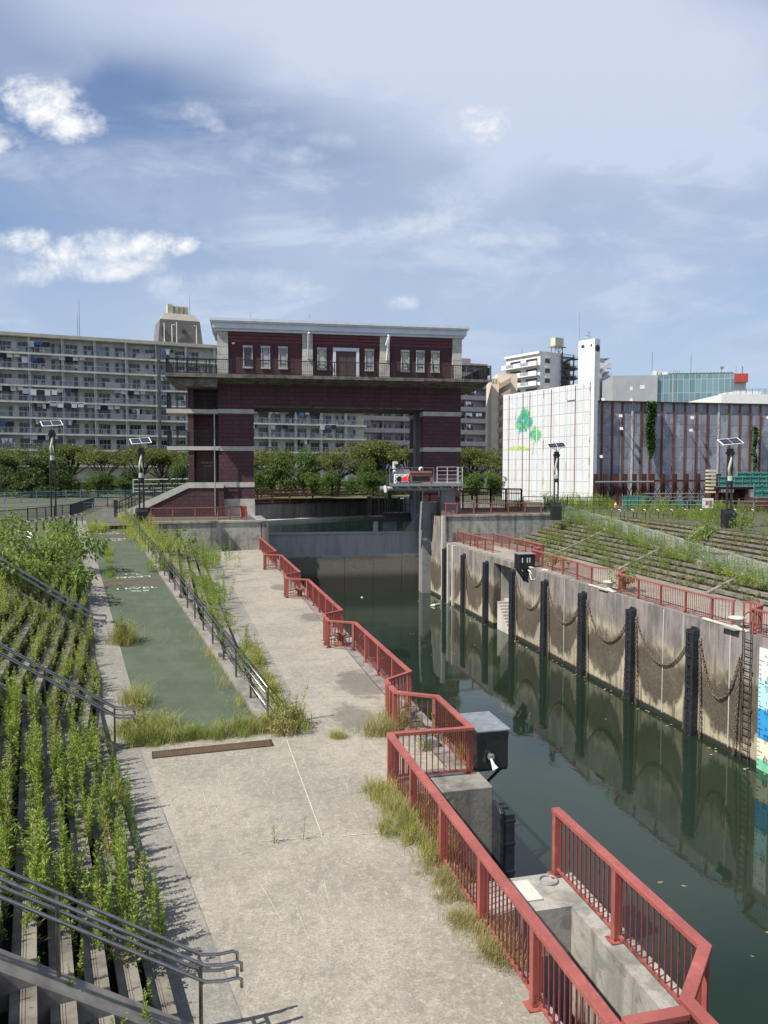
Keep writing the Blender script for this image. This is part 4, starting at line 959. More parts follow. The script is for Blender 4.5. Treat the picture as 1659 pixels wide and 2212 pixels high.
# ------------------------------------------------------------------ rubber fenders, chains, bollards, ladder, gauge
ORD = ['nearest the gate', 'second from the gate', 'third from the gate', 'fourth from the gate, left of the wall steps', 'fifth from the gate, right of the wall steps', 'sixth from the gate', 'seventh from the gate', 'third from the right', 'second from the right', 'at the right edge beyond the gauge board']
FY = [74.2, 68.75, 63.4, 57.95, 52.45, 47.0, 41.75, 36.35, 31.05, 25.15]
def fenders():
    def body():
        b = MB(); w = .30
        b.hprism([(-w, -5.7), (-w, -.5), (-w + .1, -.42), (w - .1, -.42), (w, -.5), (w, -5.7)], -.10, .02, axis='x')   # back plate along y
        b.v = [Vector((p.x, p.y, p.z)) for p in b.v]
        b.box(-.48, -.10, -.30, -.08, -5.7, -.55); b.box(-.46, -.10, .10, .28, -5.7, -.55)
        z = -.58
        hs = [.5, .62, .6, .0, .58, .6, .6, .58, .6, .4]
        for i, h in enumerate(hs):
            if h == 0: z -= .85; continue
            b.box(-.42, -.10, -.08, .10, z - h + .05, z); b.box(-.49, -.08, -.305, .285, z - .16, z - .08)
            z -= h
        return b
    first = None
    for i, (y, o_) in enumerate(zip(FY, ORD)):
        lab = 'black rubber fender, ' + o_ + (' on the right wall' if len(o_) < 40 else '')
        g = 'rubber fenders on the right wall'
        if first is None:
            first = thing('rubber_fender', lab, 'fender', (XR(y), y, 0), 0, g)
            bb = body(); bb.v = [Vector((p.x * .72, p.y, p.z)) for p in bb.v]; bb.build('fender_body', M['rubber'], first, local=True, bevel=.015)
            p = MB(); p.box(-.14, -.075, -.25, .25, -3.2, -2.4); p.build('pale_plate', M['pale_green'], first, local=True)
            s = MB(); [s.box(-.34, -.30, -.07, .09, -2.45 - .26 * k, -2.40 - .26 * k) for k in range(4)]; s.box(-.34, -.31, -.03, .02, -3.3, -2.4); s.build('rung', M['rubber'], first, local=True)
        else:
            c = copy_tree(first, (XR(y), y, 0), None, lab)
    t = thing('rubber_fender', 'black rubber fender on the near concrete block below the steel cabinet', 'fender', (6.25, 15.2, 0), PI)
    for ch in CHILD[first.name]: copy_tree(ch, parent=t)
    t.location.z = .1
fenders()
def link_np():
    """one oval chain link along x"""
    mb = MB(); pts = []
    for k in range(14):
        a = 2 * PI * k / 14; pts.append((.062 * math.cos(a) + (.032 if math.cos(a) > 0 else -.032), .048 * math.sin(a), 0))
    mb.tube(pts, .0165, 5, close=True); return mb
LINK = link_np()
def chain_mesh(curve):
    mb = MB(); step = .128; pts = [Vector(p) for p in curve]
    acc = 0; s = 0; out = []; seglen = [(pts[i + 1] - pts[i]).length for i in range(len(pts) - 1)]; total = sum(seglen); n = int(total / step)
    def point(d):
        for i, l in enumerate(seglen):
            if d <= l: return pts[i].lerp(pts[i + 1], d / l), (pts[i + 1] - pts[i]).normalized()
            d -= l
        return pts[-1], (pts[-1] - pts[-2]).normalized()
    for i in range(n):
        p, d = point((i + .5) * step); side = Vector((1, 0, 0)); b = d.cross(side).normalized(); side = b.cross(d)
        if i % 2: side, b = b, -side
        Mx = Matrix((d, b, side)).transposed().to_4x4(); Mx.translation = p
        mb.add([Mx @ v for v in LINK.v], LINK.f)
    return mb
def chains():
    spans = [(63.0, 58.35, 'on the right wall left of the wall steps'), (52.0, 47.45, 'on the right wall under the black signal box'), (46.6, 42.15, 'between the sixth and seventh fenders from the gate'), (41.3, 36.8, 'below the middle mooring bollard'), (35.95, 31.45, 'between the third and second fenders from the right'), (30.6, 27.9, 'nearest the ladder and the gauge board')]
    for i, (y0, y1, w) in enumerate(spans):
        g = 'mooring chains on the right wall'
        t = thing('mooring_chain', 'rusty looped chain ' + w, 'chain', (XR(y0) - .1, y0, -1.0), 0, g)
        z0 = -1.02; z1 = -1.15; sag = 1.75 if i < 5 else 2.2; x0, x1 = XR(y0) - .09, XR(y1) - .09
        cat = []
        for k in range(25):
            f = k / 24; c = (math.cosh(2.4 * (f - .5)) - math.cosh(1.2)) / (math.cosh(1.2) - 1)
            cat.append((x0 + (x1 - x0) * f, y0 + (y1 - y0) * f, z0 + (z1 - z0) * f + sag * c))
        chain_mesh(cat).build('hanging_loop', M['chain'], t, smooth=True)
        chain_mesh([(x0, y0 + .03, z0), (x0 - .02, y0 - .1, -3), (x0 - .1, y0 - .25, -5.6)]).build('hanging_end', M['chain'], t, smooth=True)
        chain_mesh([(x1, y1 - .03, z1), (x1 - .02, y1 + .05, -3), (x1 - .1, y1 + .15, -5.6)]).build('hanging_end', M['chain'], t, smooth=True)
        e = MB()
        for y, x, z in ((y0, x0, z0), (y1, x1, z1)): e.tube([(x + .1, y, z + .1), (x, y - .05, z + .2), (x - .05, y, z + .05), (x + .02, y + .06, z - .02), (x + .1, y, z + .02)], .028, 6)
        e.build('wall_eye', M['galv'], t)
chains()
def bollard(p, lab):
    t = thing('mooring_bollard', lab, 'bollard', p, 0, 'white mooring bollards on the right quay')
    b = MB(); b.lathe([(.30, 0), (.30, .03), (.19, .05), (.15, .12), (.15, .30), (.20, .36), (.36, .42), (.38, .46), (.34, .50), (.1, .53), (.01, .535)], 0, 0, 24); b.build('bollard_body', M['stone_pale'], t, local=True, smooth=True)
    b = MB(); b.box(-.5, .5, -.5, .5, .0, .03); b.build('base_plate', M['walk_side'], t, local=True)
bollard(at(1592, 1357, 0), 'white mushroom mooring bollard near the ladder on the right wall'); bollard(at(1317, 1274, 0), 'white mushroom mooring bollard farther along the right wall, by the railing corner')
def small_bollards():
    for (x, y, w) in ((650, 1387, 'rusty low mooring bollard on the left quay behind the middle railing bay'), (672, 1300, 'rusty low mooring bollard in the far railing bay of the left quay')):
        p = Vector((5.55, 29.6 if x < 660 else 41.5, 0)); t = thing('mooring_bollard', w, 'bollard', p)
        b = MB(); b.lathe([(.22, 0), (.2, .04), (.13, .08), (.12, .28), (.2, .34), (.27, .38), (.24, .43), (.05, .45)], 0, 0, 18); b.build('bollard_body', M['rust'], t, local=True, smooth=True)
        b = MB(); b.tube([(-.1 + .3 * math.cos(a) * .5, .2 + .12 * math.sin(a), .05 + .03 * a) for a in [k * .4 for k in range(20)]], .03, 6); b.build('rope', M['stone_pale'], t, local=True)
    b = MB(); b.box(5.45, 5.85, 17.9, 18.2, 0, .16); b.box(5.5, 5.8, 17.9, 18.2, .16, .2)
    tag(b.build('utility_box', M['galv'], bevel=.01), 'low grey metal box on the ground inside the railing by the steel cabinet', 'box')
    b = MB(); b.tube([(6.1, 16.8 + .0, .0), (6.1, 16.8, .45), (6.3, 16.7, .5)], .03, 6)
    for y in (29.0, 41.0, 53.0):
        h = MB()
        for dy in (0, .4): h.tube([(6.0, y - 1.1 + dy, 0), (6.02, y - 1.1 + dy, .55), (6.15, y - 1.1 + dy, .72), (6.3, y - 1.1 + dy, .65), (6.36, y - 1.1 + dy, -4)], .025, 6)
        for k in range(12): h.bar((6.36, y - 1.1, -.2 - .32 * k), (6.36, y - .7, -.2 - .32 * k), .03)
        tag(h.build('wall_ladder', M['galv']), 'thin hooped ladder top on the left wall behind the ' + {29.0: 'second', 41.0: 'third', 53.0: 'farthest'}[y] + ' red railing', 'ladder', 'hooped ladders of the left wall')
small_bollards()
def ladder():
    y = 27.45; x = XR(y) - .12
    t = thing('wall_ladder', 'dark wall ladder with arched hand loops next to the gauge board', 'ladder', (x, y, -5.5))
    for dy in (-.24, .24):
        s = MB(); s.tube([(x, y + dy, -5.8), (x, y + dy, .0), (x, y + dy, .55), (x + .08, y + dy, .78), (x + .25, y + dy, .88), (x + .42, y + dy, .78), (x + .5, y + dy, .5), (x + .5, y + dy, 0)], .026, 8); s.build('side_rail', M['steel_dull'], t)
    for k in range(18): s = MB(); s.bar((x, y - .24, -.25 - .31 * k), (x, y + .24, -.25 - .31 * k), .028); s.build('rung', M['steel_dull'], t)
    s = MB()
    for z in (-1.6, -3.2, -4.6): s.bar((x, y - .27, z), (x + .14, y - .27, z), .07); s.bar((x, y + .27, z), (x + .14, y + .27, z), .07)
    s.build('wall_bracket', M['rust'], t)
ladder()
def gauge():
    y0, y1 = 26.75, 26.05; x = XR(26.4) - .06
    t = thing('water_gauge_board', 'tall white and blue water level board with black numerals at the right edge', 'gauge board', (x, 26.4, -5.5))
    def pl(nm, m, z0, z1): b = MB(); b.box(x, x + .05, y1, y0, z0, z1); b.build(nm, M[m], t)
    pl('white_panel', 'gauge_white', -1.7, -.42); pl('cyan_panel', 'gauge_cyan', -2.95, -1.7); pl('blue_panel', 'gauge_blue', -4.2, -2.95); pl('cream_panel', 'gauge_cream', -5.05, -4.2); pl('green_panel', 'gauge_green', -5.75, -5.05)
    k = MB()
    for i in range(25):
        z = -.95 - .19 * i; k.box(x - .004, x, y0 - (.30 if i % 5 == 0 else .14), y0 - .02, z - .012, z + .012)
    for z in (-1.75, -3.0, -4.05): 
        k.box(x - .004, x, y0 - .13, y0 - .11, z - .05, z + .28); k.bar((x - .002, y0 - .17, z + .04), (x - .002, y0 - .12, z - .05), .004, .02)
    k.build('tick_marks', M['screen_black'], t)
    rot = Matrix.Rotation(-PI / 2, 4, 'Z') @ Matrix.Rotation(PI / 2, 4, 'X')
    inv = W(t).inverted()
    for s, z in (('A.P.', -.72), ('3', -1.02), ('2', -1.62), ('2', -2.12), ('1', -2.62), ('1', -3.22), ('0', -3.72), ('0', -4.28), ('0', -4.9)):
        text_mesh('numeral', s, .20, M['screen_black'], t, inv @ Matrix.Translation((x - .003, y1 + .22, z)) @ rot, extrude=.001)
    for s, z in (('警戒', -1.80), ('水位', -1.98), ('注意', -2.92), ('水位', -3.08), ('管理', -4.02), ('水位', -4.16), ('基準', -5.0), ('水位', -5.12)):
        text_mesh('lettering', s, .15, M['screen_black'], t, inv @ Matrix.Translation((x - .003, y1 + .2, z)) @ rot, extrude=.001)
gauge()
plain('dark_steel', (.15, .145, .135), .24, .9, .1, 3.0)
def cabinets():
    # steel cabinet on the near block
    t = thing('steel_cabinet', 'dark steel cabinet with a pale lid hung over the canal beside the railing', 'cabinet', (6.7, 16.8, .0))
    b = MB(); b.box(6.22, 6.98, 16.25, 17.5, .02, .90); b.build('cabinet_body', M['dark_steel'], t, bevel=.01)
    b = MB(); b.box(6.18, 7.02, 16.2, 17.55, .90, .94); b.build('lid', M['galv'], t, bevel=.008)
    b = MB(); b.bar((6.92, 16.4, 0), (6.28, 16.4, -.55), .05); b.bar((6.92, 17.3, 0), (6.28, 17.3, -.55), .05); b.box(6.2, 6.98, 16.3, 17.5, -.04, .02); b.build('bracket', M['black_paint'], t)
    b = MB(); b.box(6.98, 7.05, 16.22, 16.36, .74, .86); b.build('latch', M['galv'], t)
    t = thing('loudspeaker', 'small white horn loudspeaker below the steel cabinet', 'loudspeaker', (6.5, 16.1, -.05))
    b = MB(); b.tube([(6.56, 15.98, .12), (6.53, 16.03, .20), (6.5, 16.1, .32)], [.075, .042, .025], 12); b.build('horn', M['white_paint'], t)
    b = MB(); b.box(6.46, 6.58, 16.1, 16.24, .30, .40); b.bar((6.5, 16.2, .4), (6.5, 16.3, .4), .05); b.build('bracket', M['galv'], t)
    # black signal box on the right wall
    p = at(1143, 1238, .1); y = 50.3; x = XR(y)
    t = thing('signal_box', 'black box with three white slots bracketed off the right wall', 'control box', (x, y, -.1))
    b = MB(); b.box(x - .75, x + .45, y - .45, y + .45, -.02, .95); b.build('box_body', M['black_paint'], t, bevel=.02)
    b = MB(); b.box(x - .8, x + .5, y - .5, y + .5, .95, 1.0); b.build('lid', M['galv'], t)
    b = MB()
    for k in (-.62, -.2, 0.0): b.box(x + k * .9 - .0, x + k * .9 + .07, y - .462, y - .45, .38, .72)
    b.build('slot', M['white_paint'], t)
    b = MB(); b.bar((x - .7, y - .3, -.05), (x, y - .3, -1.0), .12); b.bar((x - .7, y + .3, -.05), (x, y + .3, -1.0), .12); b.box(x - .75, x + 1.0, y - .5, y + .5, -.12, -.02); b.build('bracket', M['black_paint'], t)
    b = MB(); b.tube([(x - .1, y - .5, -.15), (x + .1, y - 1.0, -.45), (x + .2, y - 1.6, -.2), (x + .35, y - 2.0, .05), (x + .5, y - 2.4, .05)], .05, 6); b.tube([(x - .0, y - .5, -.3), (x - .03, y - .9, -.8), (x - .03, y - 1.4, -.7), (x + .2, y - 1.9, -.05)], .03, 6); b.build('cable', M['pipe_white'], t)
cabinets()

# ------------------------------------------------------------------ stainless handrails on the stairs, ramp handrails
def stair_rail(base, n, run, rise, lab, along, toe=.20, g='stainless handrails on the left bank', posts=None, sep=.22):
    """four tubes on posts, going up the bank from base along n"""
    t = thing('stair_handrail', lab, 'handrail', base, 0, g)
    d = n.copy(); d.z = rise / run
    H = (.88, .68)
    for sgn in (-1, 1):
        for h in H:
            o = along * (sgn * sep / 2)
            a = base + o + Vector((0, 0, h)) - d * .02
            pts = [base + o - n * (toe + .22) + Vector((0, 0, h - .16)), base + o - n * (toe + .22) + Vector((0, 0, h - .06)), base + o - n * (toe + .17) + Vector((0, 0, h - .025)), base + o - n * toe + Vector((0, 0, h - .02)), base + o + Vector((0, 0, h + .02)) + d * .02]
            pts += [base + o + Vector((0, 0, h + .02)) + d * (run * f) for f in (.33, .66, 1.0)]
            b = MB(); b.tube(pts, .021, 10); b.build('rail_tube', M['steel'], t, smooth=True)
    for s in (posts or [.05 + 1.55 * k for k in range(int(run / 1.55) + 1)]):
        p = base + d * s; b = MB(); b.tube([p, p + Vector((0, 0, .86))], .024, 8); b.bar(p + along * (-sep / 2) + Vector((0, 0, .86)), p + along * (sep / 2) + Vector((0, 0, .86)), .03, .03); b.bar(p + along * (-sep / 2) + Vector((0, 0, .66)), p + along * (sep / 2) + Vector((0, 0, .66)), .03, .03)
        b.build('post', M['steel_dull'], t)
    return t
slope = ZP / (NTIER * TR)
stair_rail(ptA(-.28, -10.95) + Vector((0, 0, .14)), NA, 3.9, 3.9 * slope, 'nearest stainless handrail at the lower left corner', UA, g='stainless handrails on the left bank')
stair_rail(ptA(-.28, -.25) + Vector((0, 0, .14)), NA, 4.3, 4.3 * slope, 'stainless handrail ending at the foot of the green ramp', UA)
stair_rail(L(10.2, -.85, zr(10.2) + .14), NB, 3.9, 3.9 * slope, 'third stainless handrail up the left bank, half grown over by weeds', UB)
stair_rail(L(20.5, -.85, zr(20.5) + .14), NB, 2.6, 2.6 * slope, 'farthest stainless handrail up the left bank, above the leafy shrubs', UB)
plain('green_rail', (.17, .25, .21), .5, .2, .1, 4.0)
def ramp_rail(mirror, lab, green):
    t0 = L(0, 3.14, .12); 
    base = Vector((MIRX - t0.x if mirror else t0.x, t0.y, 0))
    t = thing('ramp_handrail', lab, 'handrail', base)
    segs = [0] + [4, 12, 20.6, 22.4, 30, 39, 40.8, 49]
    m0 = MIRX if mirror else None
    for h, r in ((1.0, .022), (.86 if not green else .55, .022)) + (() if green else ((.5, .016),)):
        b = MB(mirror=m0); off = 0.0 if h > .9 else .06
        if not green:
            pts = [L(s, 3.14 - off, zr(s) + .12 + h * .95) for s in segs]
            b.tube(pts, r, 8); b.build('rail_tube', M['steel'], t, smooth=True)
        else:
            pts = [L(s, 3.14 - off, zr(s) + .12 + h * .95) for s in segs]; b.tube(pts, r * 1.15, 8); b.build('rail_tube', M['green_rail'], t, smooth=True)
    k = 24
    for i in range(k + 1):
        s = .0 + 49 * i / k; p = L(s, 3.14, zr(s) + .1); b = MB(mirror=m0); b.bar(p, p + Vector((0, 0, .97)), .055, .055, up=(U8.x, U8.y, 0)); b.build('post', M['steel_dull' if not green else 'green_rail'], t)
    if green:
        b = MB(mirror=m0)
        for i in range(k):
            s0, s1 = 49 * i / k, 49 * (i + 1) / k
            for q in range(7): s = s0 + (s1 - s0) * q / 7; p = L(s, 3.16, zr(s) + .14); b.bar(p, p + Vector((0, 0, .9)), .008, .008, up=(U8.x, U8.y, 0))
            for q in range(5): b.bar(L(s0, 3.16, zr(s0) + .2 + .19 * q), L(s1, 3.16, zr(s1) + .2 + .19 * q), .008, .008)
        b.build('wire_mesh', M['green_rail'], t)
ramp_rail(False, 'dark posted handrail with steel tubes along the right side of the green ramp', False)
ramp_rail(True, 'green meshed handrail climbing the right bank through the weeds', True)

# ------------------------------------------------------------------ solar street lamps
def lamp(p, H, rz, lab, base=True):
    t = thing('solar_lamp', lab, 'street lamp', p, rz, 'solar street lamps')
    for dx in (-.17, .17):
        b = MB(); b.bar((dx, 0, 0), (dx, 0, H - 1.05), .115, .13); b.build('pole', M['dark_brown'], t, local=True)
    b = MB()
    for z in (H - 3.15, H - 4.6): b.bar((-.17, 0, z), (.17, 0, z), .08)
    b.box(-.28, .28, -.16, .16, H - 1.15, H - .95); b.box(-.2, .2, -.14, .14, H - 1.05, H - .72); b.build('crossbar', M['dark_brown'], t, local=True)
    # wind turbine: two twisted pale blades between black collars
    b = MB(); n = 14; z0, z1 = H - 2.75, H - 1.2
    for ph in (0, PI):
        vs = []
        for i in range(n + 1):
            f = i / n; a = ph + f * 1.9; r = .23 * (.55 + .45 * math.sin(PI * f)); z = z0 + (z1 - z0) * f
            for (rr, da) in ((r, -.5), (r * 1.05, 0), (r, .5), (r * .85, .5), (r * .9, 0), (r * .85, -.5)): vs.append((rr * math.cos(a + da), -.05 + rr * math.sin(a + da), z))
        fs = [(i * 6 + k, i * 6 + (k + 1) % 6, (i + 1) * 6 + (k + 1) % 6, (i + 1) * 6 + k) for i in range(n) for k in range(6)]
        b.add(vs, fs + [tuple(range(6))[::-1], tuple(n * 6 + k for k in range(6))])
    b.build('turbine_blade', M['pale_green'], t, local=True, smooth=True)
    b = MB(); b.lathe([(.2, z0 - .38), (.2, z0)], 0, -.05, 16); b.build('lamp_glass', M['pale_green'], t, local=True)
    b = MB(); b.lathe([(.19, z0 - .72), (.21, z0 - .38)], 0, -.05, 16); b.build('lamp_collar', M['black_paint'], t, local=True); b = MB(); b.lathe([(.05, z1), (.24, z1 + .02), (.24, z1 + .1)], 0, -.05, 16); b.build('turbine_collar', M['black_paint'], t, local=True)
    # solar panel on its frame
    Mx = Matrix.Translation((0, 0, H - .18)) @ Matrix.Rotation(R(-rz * 0), 4, 'Z') @ Matrix.Rotation(R(24), 4, 'X') @ Matrix.Rotation(R(-6), 4, 'Y')
    b = MB(T=Mx); b.box(-.78, .78, -.55, .55, -.03, .03)
    pn = b.build('solar_panel', M['white_paint'], t, local=True)
    b = MB(T=Mx)
    for i in range(2):
        for j in range(2): b.box(-.72 + .73 * i, -.02 + .73 * i, -.49 + .5 * j, -.01 + .5 * j, .03, .036)
    b.build('cell', M['solar'], pn, local=True)
    b = MB(); b.bar((-.4, -.25, H - .32), (0, 0, H - .75), .04); b.bar((.4, -.25, H - .32), (0, 0, H - .75), .04); b.bar((0, .3, H - .05), (0, 0, H - .75), .06); b.build('panel_strut', M['galv'], t, local=True)
    if base:
        b = MB(); b.hprism([(-.35, -.1), (.35, -.1), (.35, 1.25), (.15, 1.45), (-.35, 1.15)], -.45, .45); b.build('battery_box', M['black_paint'], t, local=True, bevel=.02)
    return t
lamp(Vector((-11.0, 66.5, ZP)), 8.3, R(20), 'tall solar lamp at the left, in front of the blue railing', False)
lamp(Vector((-4.1, 64.8, ZP - .1)), 7.0, R(15), 'solar lamp at the top of the green ramp beside the gate stairs')
lamp(Vector((31.55, 63.2, ZP)), 6.75, R(-12), 'solar lamp in front of the white wall with the painted tree')
lamp(Vector((39.2, 50.0, ZP)), 6.7, R(-10), 'solar lamp with a black box base at the right, before the rusty wall')

# ------------------------------------------------------------------ housing blocks and other buildings beyond the trees
def pxl(p):
    p = Vector(p) - CAM; r = Vector((math.cos(YAW), -math.sin(YAW), 0)); fh = Vector((math.sin(YAW), math.cos(YAW), 0)); z = Vector((0, 0, 1))
    d = p.dot(fh * math.cos(PITCH) - z * math.sin(PITCH)); return PCX + FOC * p.dot(r) / d, PCY - FOC * p.dot(z * math.cos(PITCH) + fh * math.sin(PITCH)) / d
def local_px(t, px):
    """local x at which the sight line of a column meets the plane of a facade"""
    Mx = W(t); o = Mx.translation; d = (Mx.to_3x3() @ Vector((1, 0, 0))); r = _ray(px, 1015); 
    det = d.x * (-r.y) + r.x * d.y; qx, qy = -o.x, -o.y
    return (qx * (-r.y) + r.x * qy) / det
def win_mesh(v, w=4.7, h=2.05):
    b = MB(); rr = random.Random(v)
    b.box(0, w, .06, .12, 0, h, 0)
    n = 6; x = .0
    for half in (0, 1):
        x0 = .05 + half * (w / 2 + .18); ww = w / 2 - .28
        b.box(x0, x0 + ww, .03, .06, .02, h - .04, 0)
        for q in range(3):
            c = rr.choice([1, 1, 2, 3, 1, 2]) ; a = x0 + ww * q / 3
            b.box(a + .04, a + ww / 3 - .03, .0, .03, .08, h * .5 - .03, c); c2 = c if rr.random() < .6 else 1
            b.box(a + .04, a + ww / 3 - .03, .0, .03, h * .5 + .03, h - .1, c2)
    me = b.build('window', [M['apt_rail'], M['glass_dark'], M['curtain'], M['curtain_pale']]); d = me.data; bpy.data.objects.remove(me); return d
WINS = [win_mesh(i) for i in range(8)]
def ac_mesh():
    b = MB(); b.box(-.4, .4, -.15, .15, 0, .62, 0); b.tube([(-.1, -.17, .31), (-.1, -.15, .31)], .24, 10, 1); b.tube([(-.1, -.18, .31), (-.1, -.17, .31)], .07, 8, 0)
    o = b.build('ac', [M['white_rail'], M['tower_dark']]); d = o.data; bpy.data.objects.remove(o); return d
ACM = ac_mesh()
CLOTHS = []
def cloth_mesh(v):
    rr = random.Random(40 + v); b = MB(); x = 0; n = 3 + v % 4
    mats = [M[k] for k in ('cloth_white', 'cloth_blue', 'cloth_pale', 'cloth_dark', 'cloth_pink', 'cloth_sky')]
    for i in range(n):
        w = rr.uniform(.25, .55) if v % 3 else rr.uniform(.6, 1.0); h = rr.uniform(.5, .95); c = rr.choice([0, 0, 3, 2, 4, 1, 0, 3, 5])
        b.box(x, x + w, -.02, .02, -h, 0, c); 
        if rr.random() < .5 and w < .5: b.box(x - .1, x + w + .1, -.025, .02, -.28, -.03, c)
        x += w + rr.uniform(.05, .25)
    b.tube([(-.2, 0, .03), (x + .1, 0, .03)], .02, 4, 0)
    o = b.build('laundry', mats); d = o.data; bpy.data.objects.remove(o); return d
CLOTHS = [cloth_mesh(i) for i in range(7)]
def left_block():
    p0 = atD(0, 1015, 140); ang = R(9.7)
    t = thing('apartment_block', 'long pale balcony apartment block with laundry, behind the trees on the left', 'apartment block', (p0.x, p0.y, ZP), ang)
    Lc = dict(parent=t, local=True)
    x1 = local_px(t, 792); x0 = -35.0; zt = 31.9 - ZP; bay = 5.65; off = 5.2
    slabs = [zt - 3.58 - 2.95 * k for k in range(9)]
    def part(n, m, fn, parent=None): b = MB(); fn(b); return b.build(n, m, parent or t, local=True)
    part('wall', M['apt_wall'], lambda b: b.box(x0, x1, 1.5, 13, 0, zt - .5))
    rf = part('roof', M['apt_roof'], lambda b: (b.box(x0, x1 + .2, -.25, 13.2, zt - .62, zt), b.box(x0, x1, 0, 1.6, zt - .72, zt - .62)))
    for z in slabs: part('balcony_slab', M['apt_slab'], lambda b: (b.box(x0, x1, -.1, 1.5, z - .26, z), b.box(x0, x1, -.14, -.1, z - .2, z + .06)))
    nb = int((x1 - off) / bay) + 1
    rr = random.Random(3); nclo = 0
    gx = [off + bay * k for k in range(-7, nb)]
    part('partition', M['apt_slab'], lambda b: [b.box(x - .07, x + .07, .0, 1.5, 0, zt - .6) for x in gx])
    part('drain_pipe', M['white_rail'], lambda b: [b.tube([(x + .25, .0, 0), (x + .25, .0, zt - .6)], .05, 5) for x in gx[::1]])
    xj = local_px(t, 345); part('joint_cover', M['tower_dark'], lambda b: [b.box(xj - .12, xj + .12, -.3, .2, z - .5, z + .1) for z in slabs] + [b.box(xj - .2, xj + .4, -.2, -.15, 0, zt - .6)])
    for fl, z in enumerate(slabs[:8]):
        RL = {0: MB(), 1: MB()}; pn = None
        for i, x in enumerate(gx):
            c = t.matrix_basis
            wp = W(t) @ Vector((x + bay / 2, 0, z)); px, py = pxl(wp)
            if px > 455 and (px < 535 or py < 875): continue
            if px < -110 or py > 1000: continue
            rl = RL[int(px > 500)]
            for q in range(7): rl.box(x + .1 + .92 * q - .03, x + .1 + .92 * q + .03, -.06, -.0, z, z + 1.1)
            rl.box(x, x + bay, -.07, .0, z + 1.07, z + 1.14); rl.box(x, x + bay, -.05, -.01, z + .12, z + .17)
            for q in range(26): rl.box(x + .1 + .215 * q - .012, x + .1 + .215 * q + .012, -.04, -.015, z + .15, z + 1.07)
            if rr.random() < .18: part('balcony_panel', M['lav_dark'], lambda b: b.box(x + .1 + .92 * 2, x + .1 + .92 * 5, -.08, -.06, z + .15, z + 1.05))
            o = link('window', WINS[rr.randrange(8)], t); o.location = (x + .45, 1.34, z + .12)
            for q in range(rr.choice([0, 1, 1, 2])):
                a = link('air_conditioner', ACM, t); a.location = (x + rr.choice([.7, 2.3, 2.7, 4.9]), .7, z + rr.choice([.02, .02, .66]))
            if rr.random() < .5 and nclo < 60:
                nclo += 1
                l = link('laundry', CLOTHS[rr.randrange(7)], None); p = W(t) @ Vector((x + rr.uniform(.5, 2.4), .35 if rr.random() < .7 else -.12, z + rr.uniform(1.7, 2.0) if rr.random() < .7 else z + 1.15)); l.location = p; l.rotation_euler = (0, 0, ang); l.scale = (1.25, 1, 1.2)
                tag(l, 'washing hung out on a balcony of the long pale apartment block', 'laundry', 'laundry on the balconies of the long apartment block')
        for rl in RL.values():
            if rl.v: rl.build('balcony_railing', M['apt_rail'], t, local=True)
    # stair penthouse on the roof
    xc = local_px(t, 398); k = 140 / 1660 * 1.12
    def pent(b):
        w0, w1 = 4.4, 3.0; z0, z1, z2 = zt, zt + 4.9, zt + 6.3
        for (a, za, c, zc) in ((w0, z0, w0 - .5, z1), (w0 - .5, z1, w1, z2)):
            b.add([(xc - a, 2 + (w0 - a), za), (xc + a, 2 + (w0 - a), za), (xc + a, 10, za), (xc - a, 10, za), (xc - c, 2 + (w0 - c), zc), (xc + c, 2 + (w0 - c), zc), (xc + c, 10, zc), (xc - c, 10, zc)], [(0, 3, 2, 1), (4, 5, 6, 7), (0, 1, 5, 4), (1, 2, 6, 5), (2, 3, 7, 6), (3, 0, 4, 7)], 0 if za == z0 else 1)
    b = MB(); pent(b); b.build('stair_penthouse', [M['tower_dark'], M['tower_pale']], t, local=True)
    tk = part('water_tank', M['tank_cream'], lambda b: (b.box(xc - 2.0, xc + 1.9, 4, 7, zt + 6.3, zt + 7.9), b.box(xc - 2.2, xc - 1.2, 3.9, 6, zt + 6.3, zt + 8.2)))
    for k in range(3): part('tank_strap', M['tower_dark'], lambda b: b.box(xc - 1.0 + .95 * k, xc - .85 + .95 * k, 3.88, 3.98, zt + 6.3, zt + 7.8), tk)
    part('vent_pipe', M['pipe_white'], lambda b: [b.tube([(x, 1.85, zt), (x, 1.85, zt + h), (x + .5 * s, 1.85, zt + h)], .1, 6) for x, h, s in ((xc - 3.2, 4.0, 0.01), (xc - 1.7, 3.8, 1), (xc - .8, 4.3, .01), (xc + 3.1, 3.9, -1))])
    part('penthouse_window', M['glass_dark'], lambda b: b.box(xc + .3, xc + .9, 1.9, 2.5, zt + 2.4, zt + 3.1)); part('penthouse_window', M['glass_dark'], lambda b: b.box(xc - 3.6, xc - 3.3, 1.9, 2.5, zt + 1.5, zt + 3.3))
    for px, h in ((180, 8.0), (176, 5.0), (422, 10.5), (0, 0)):
        if h: x = local_px(t, px); part('roof_mast', M['galv'], lambda b: (b.tube([(x, 4, zt), (x, 4, zt + h * .6), (x, 4, zt + h)], [.07, .06, .025], 5)))
left_block()
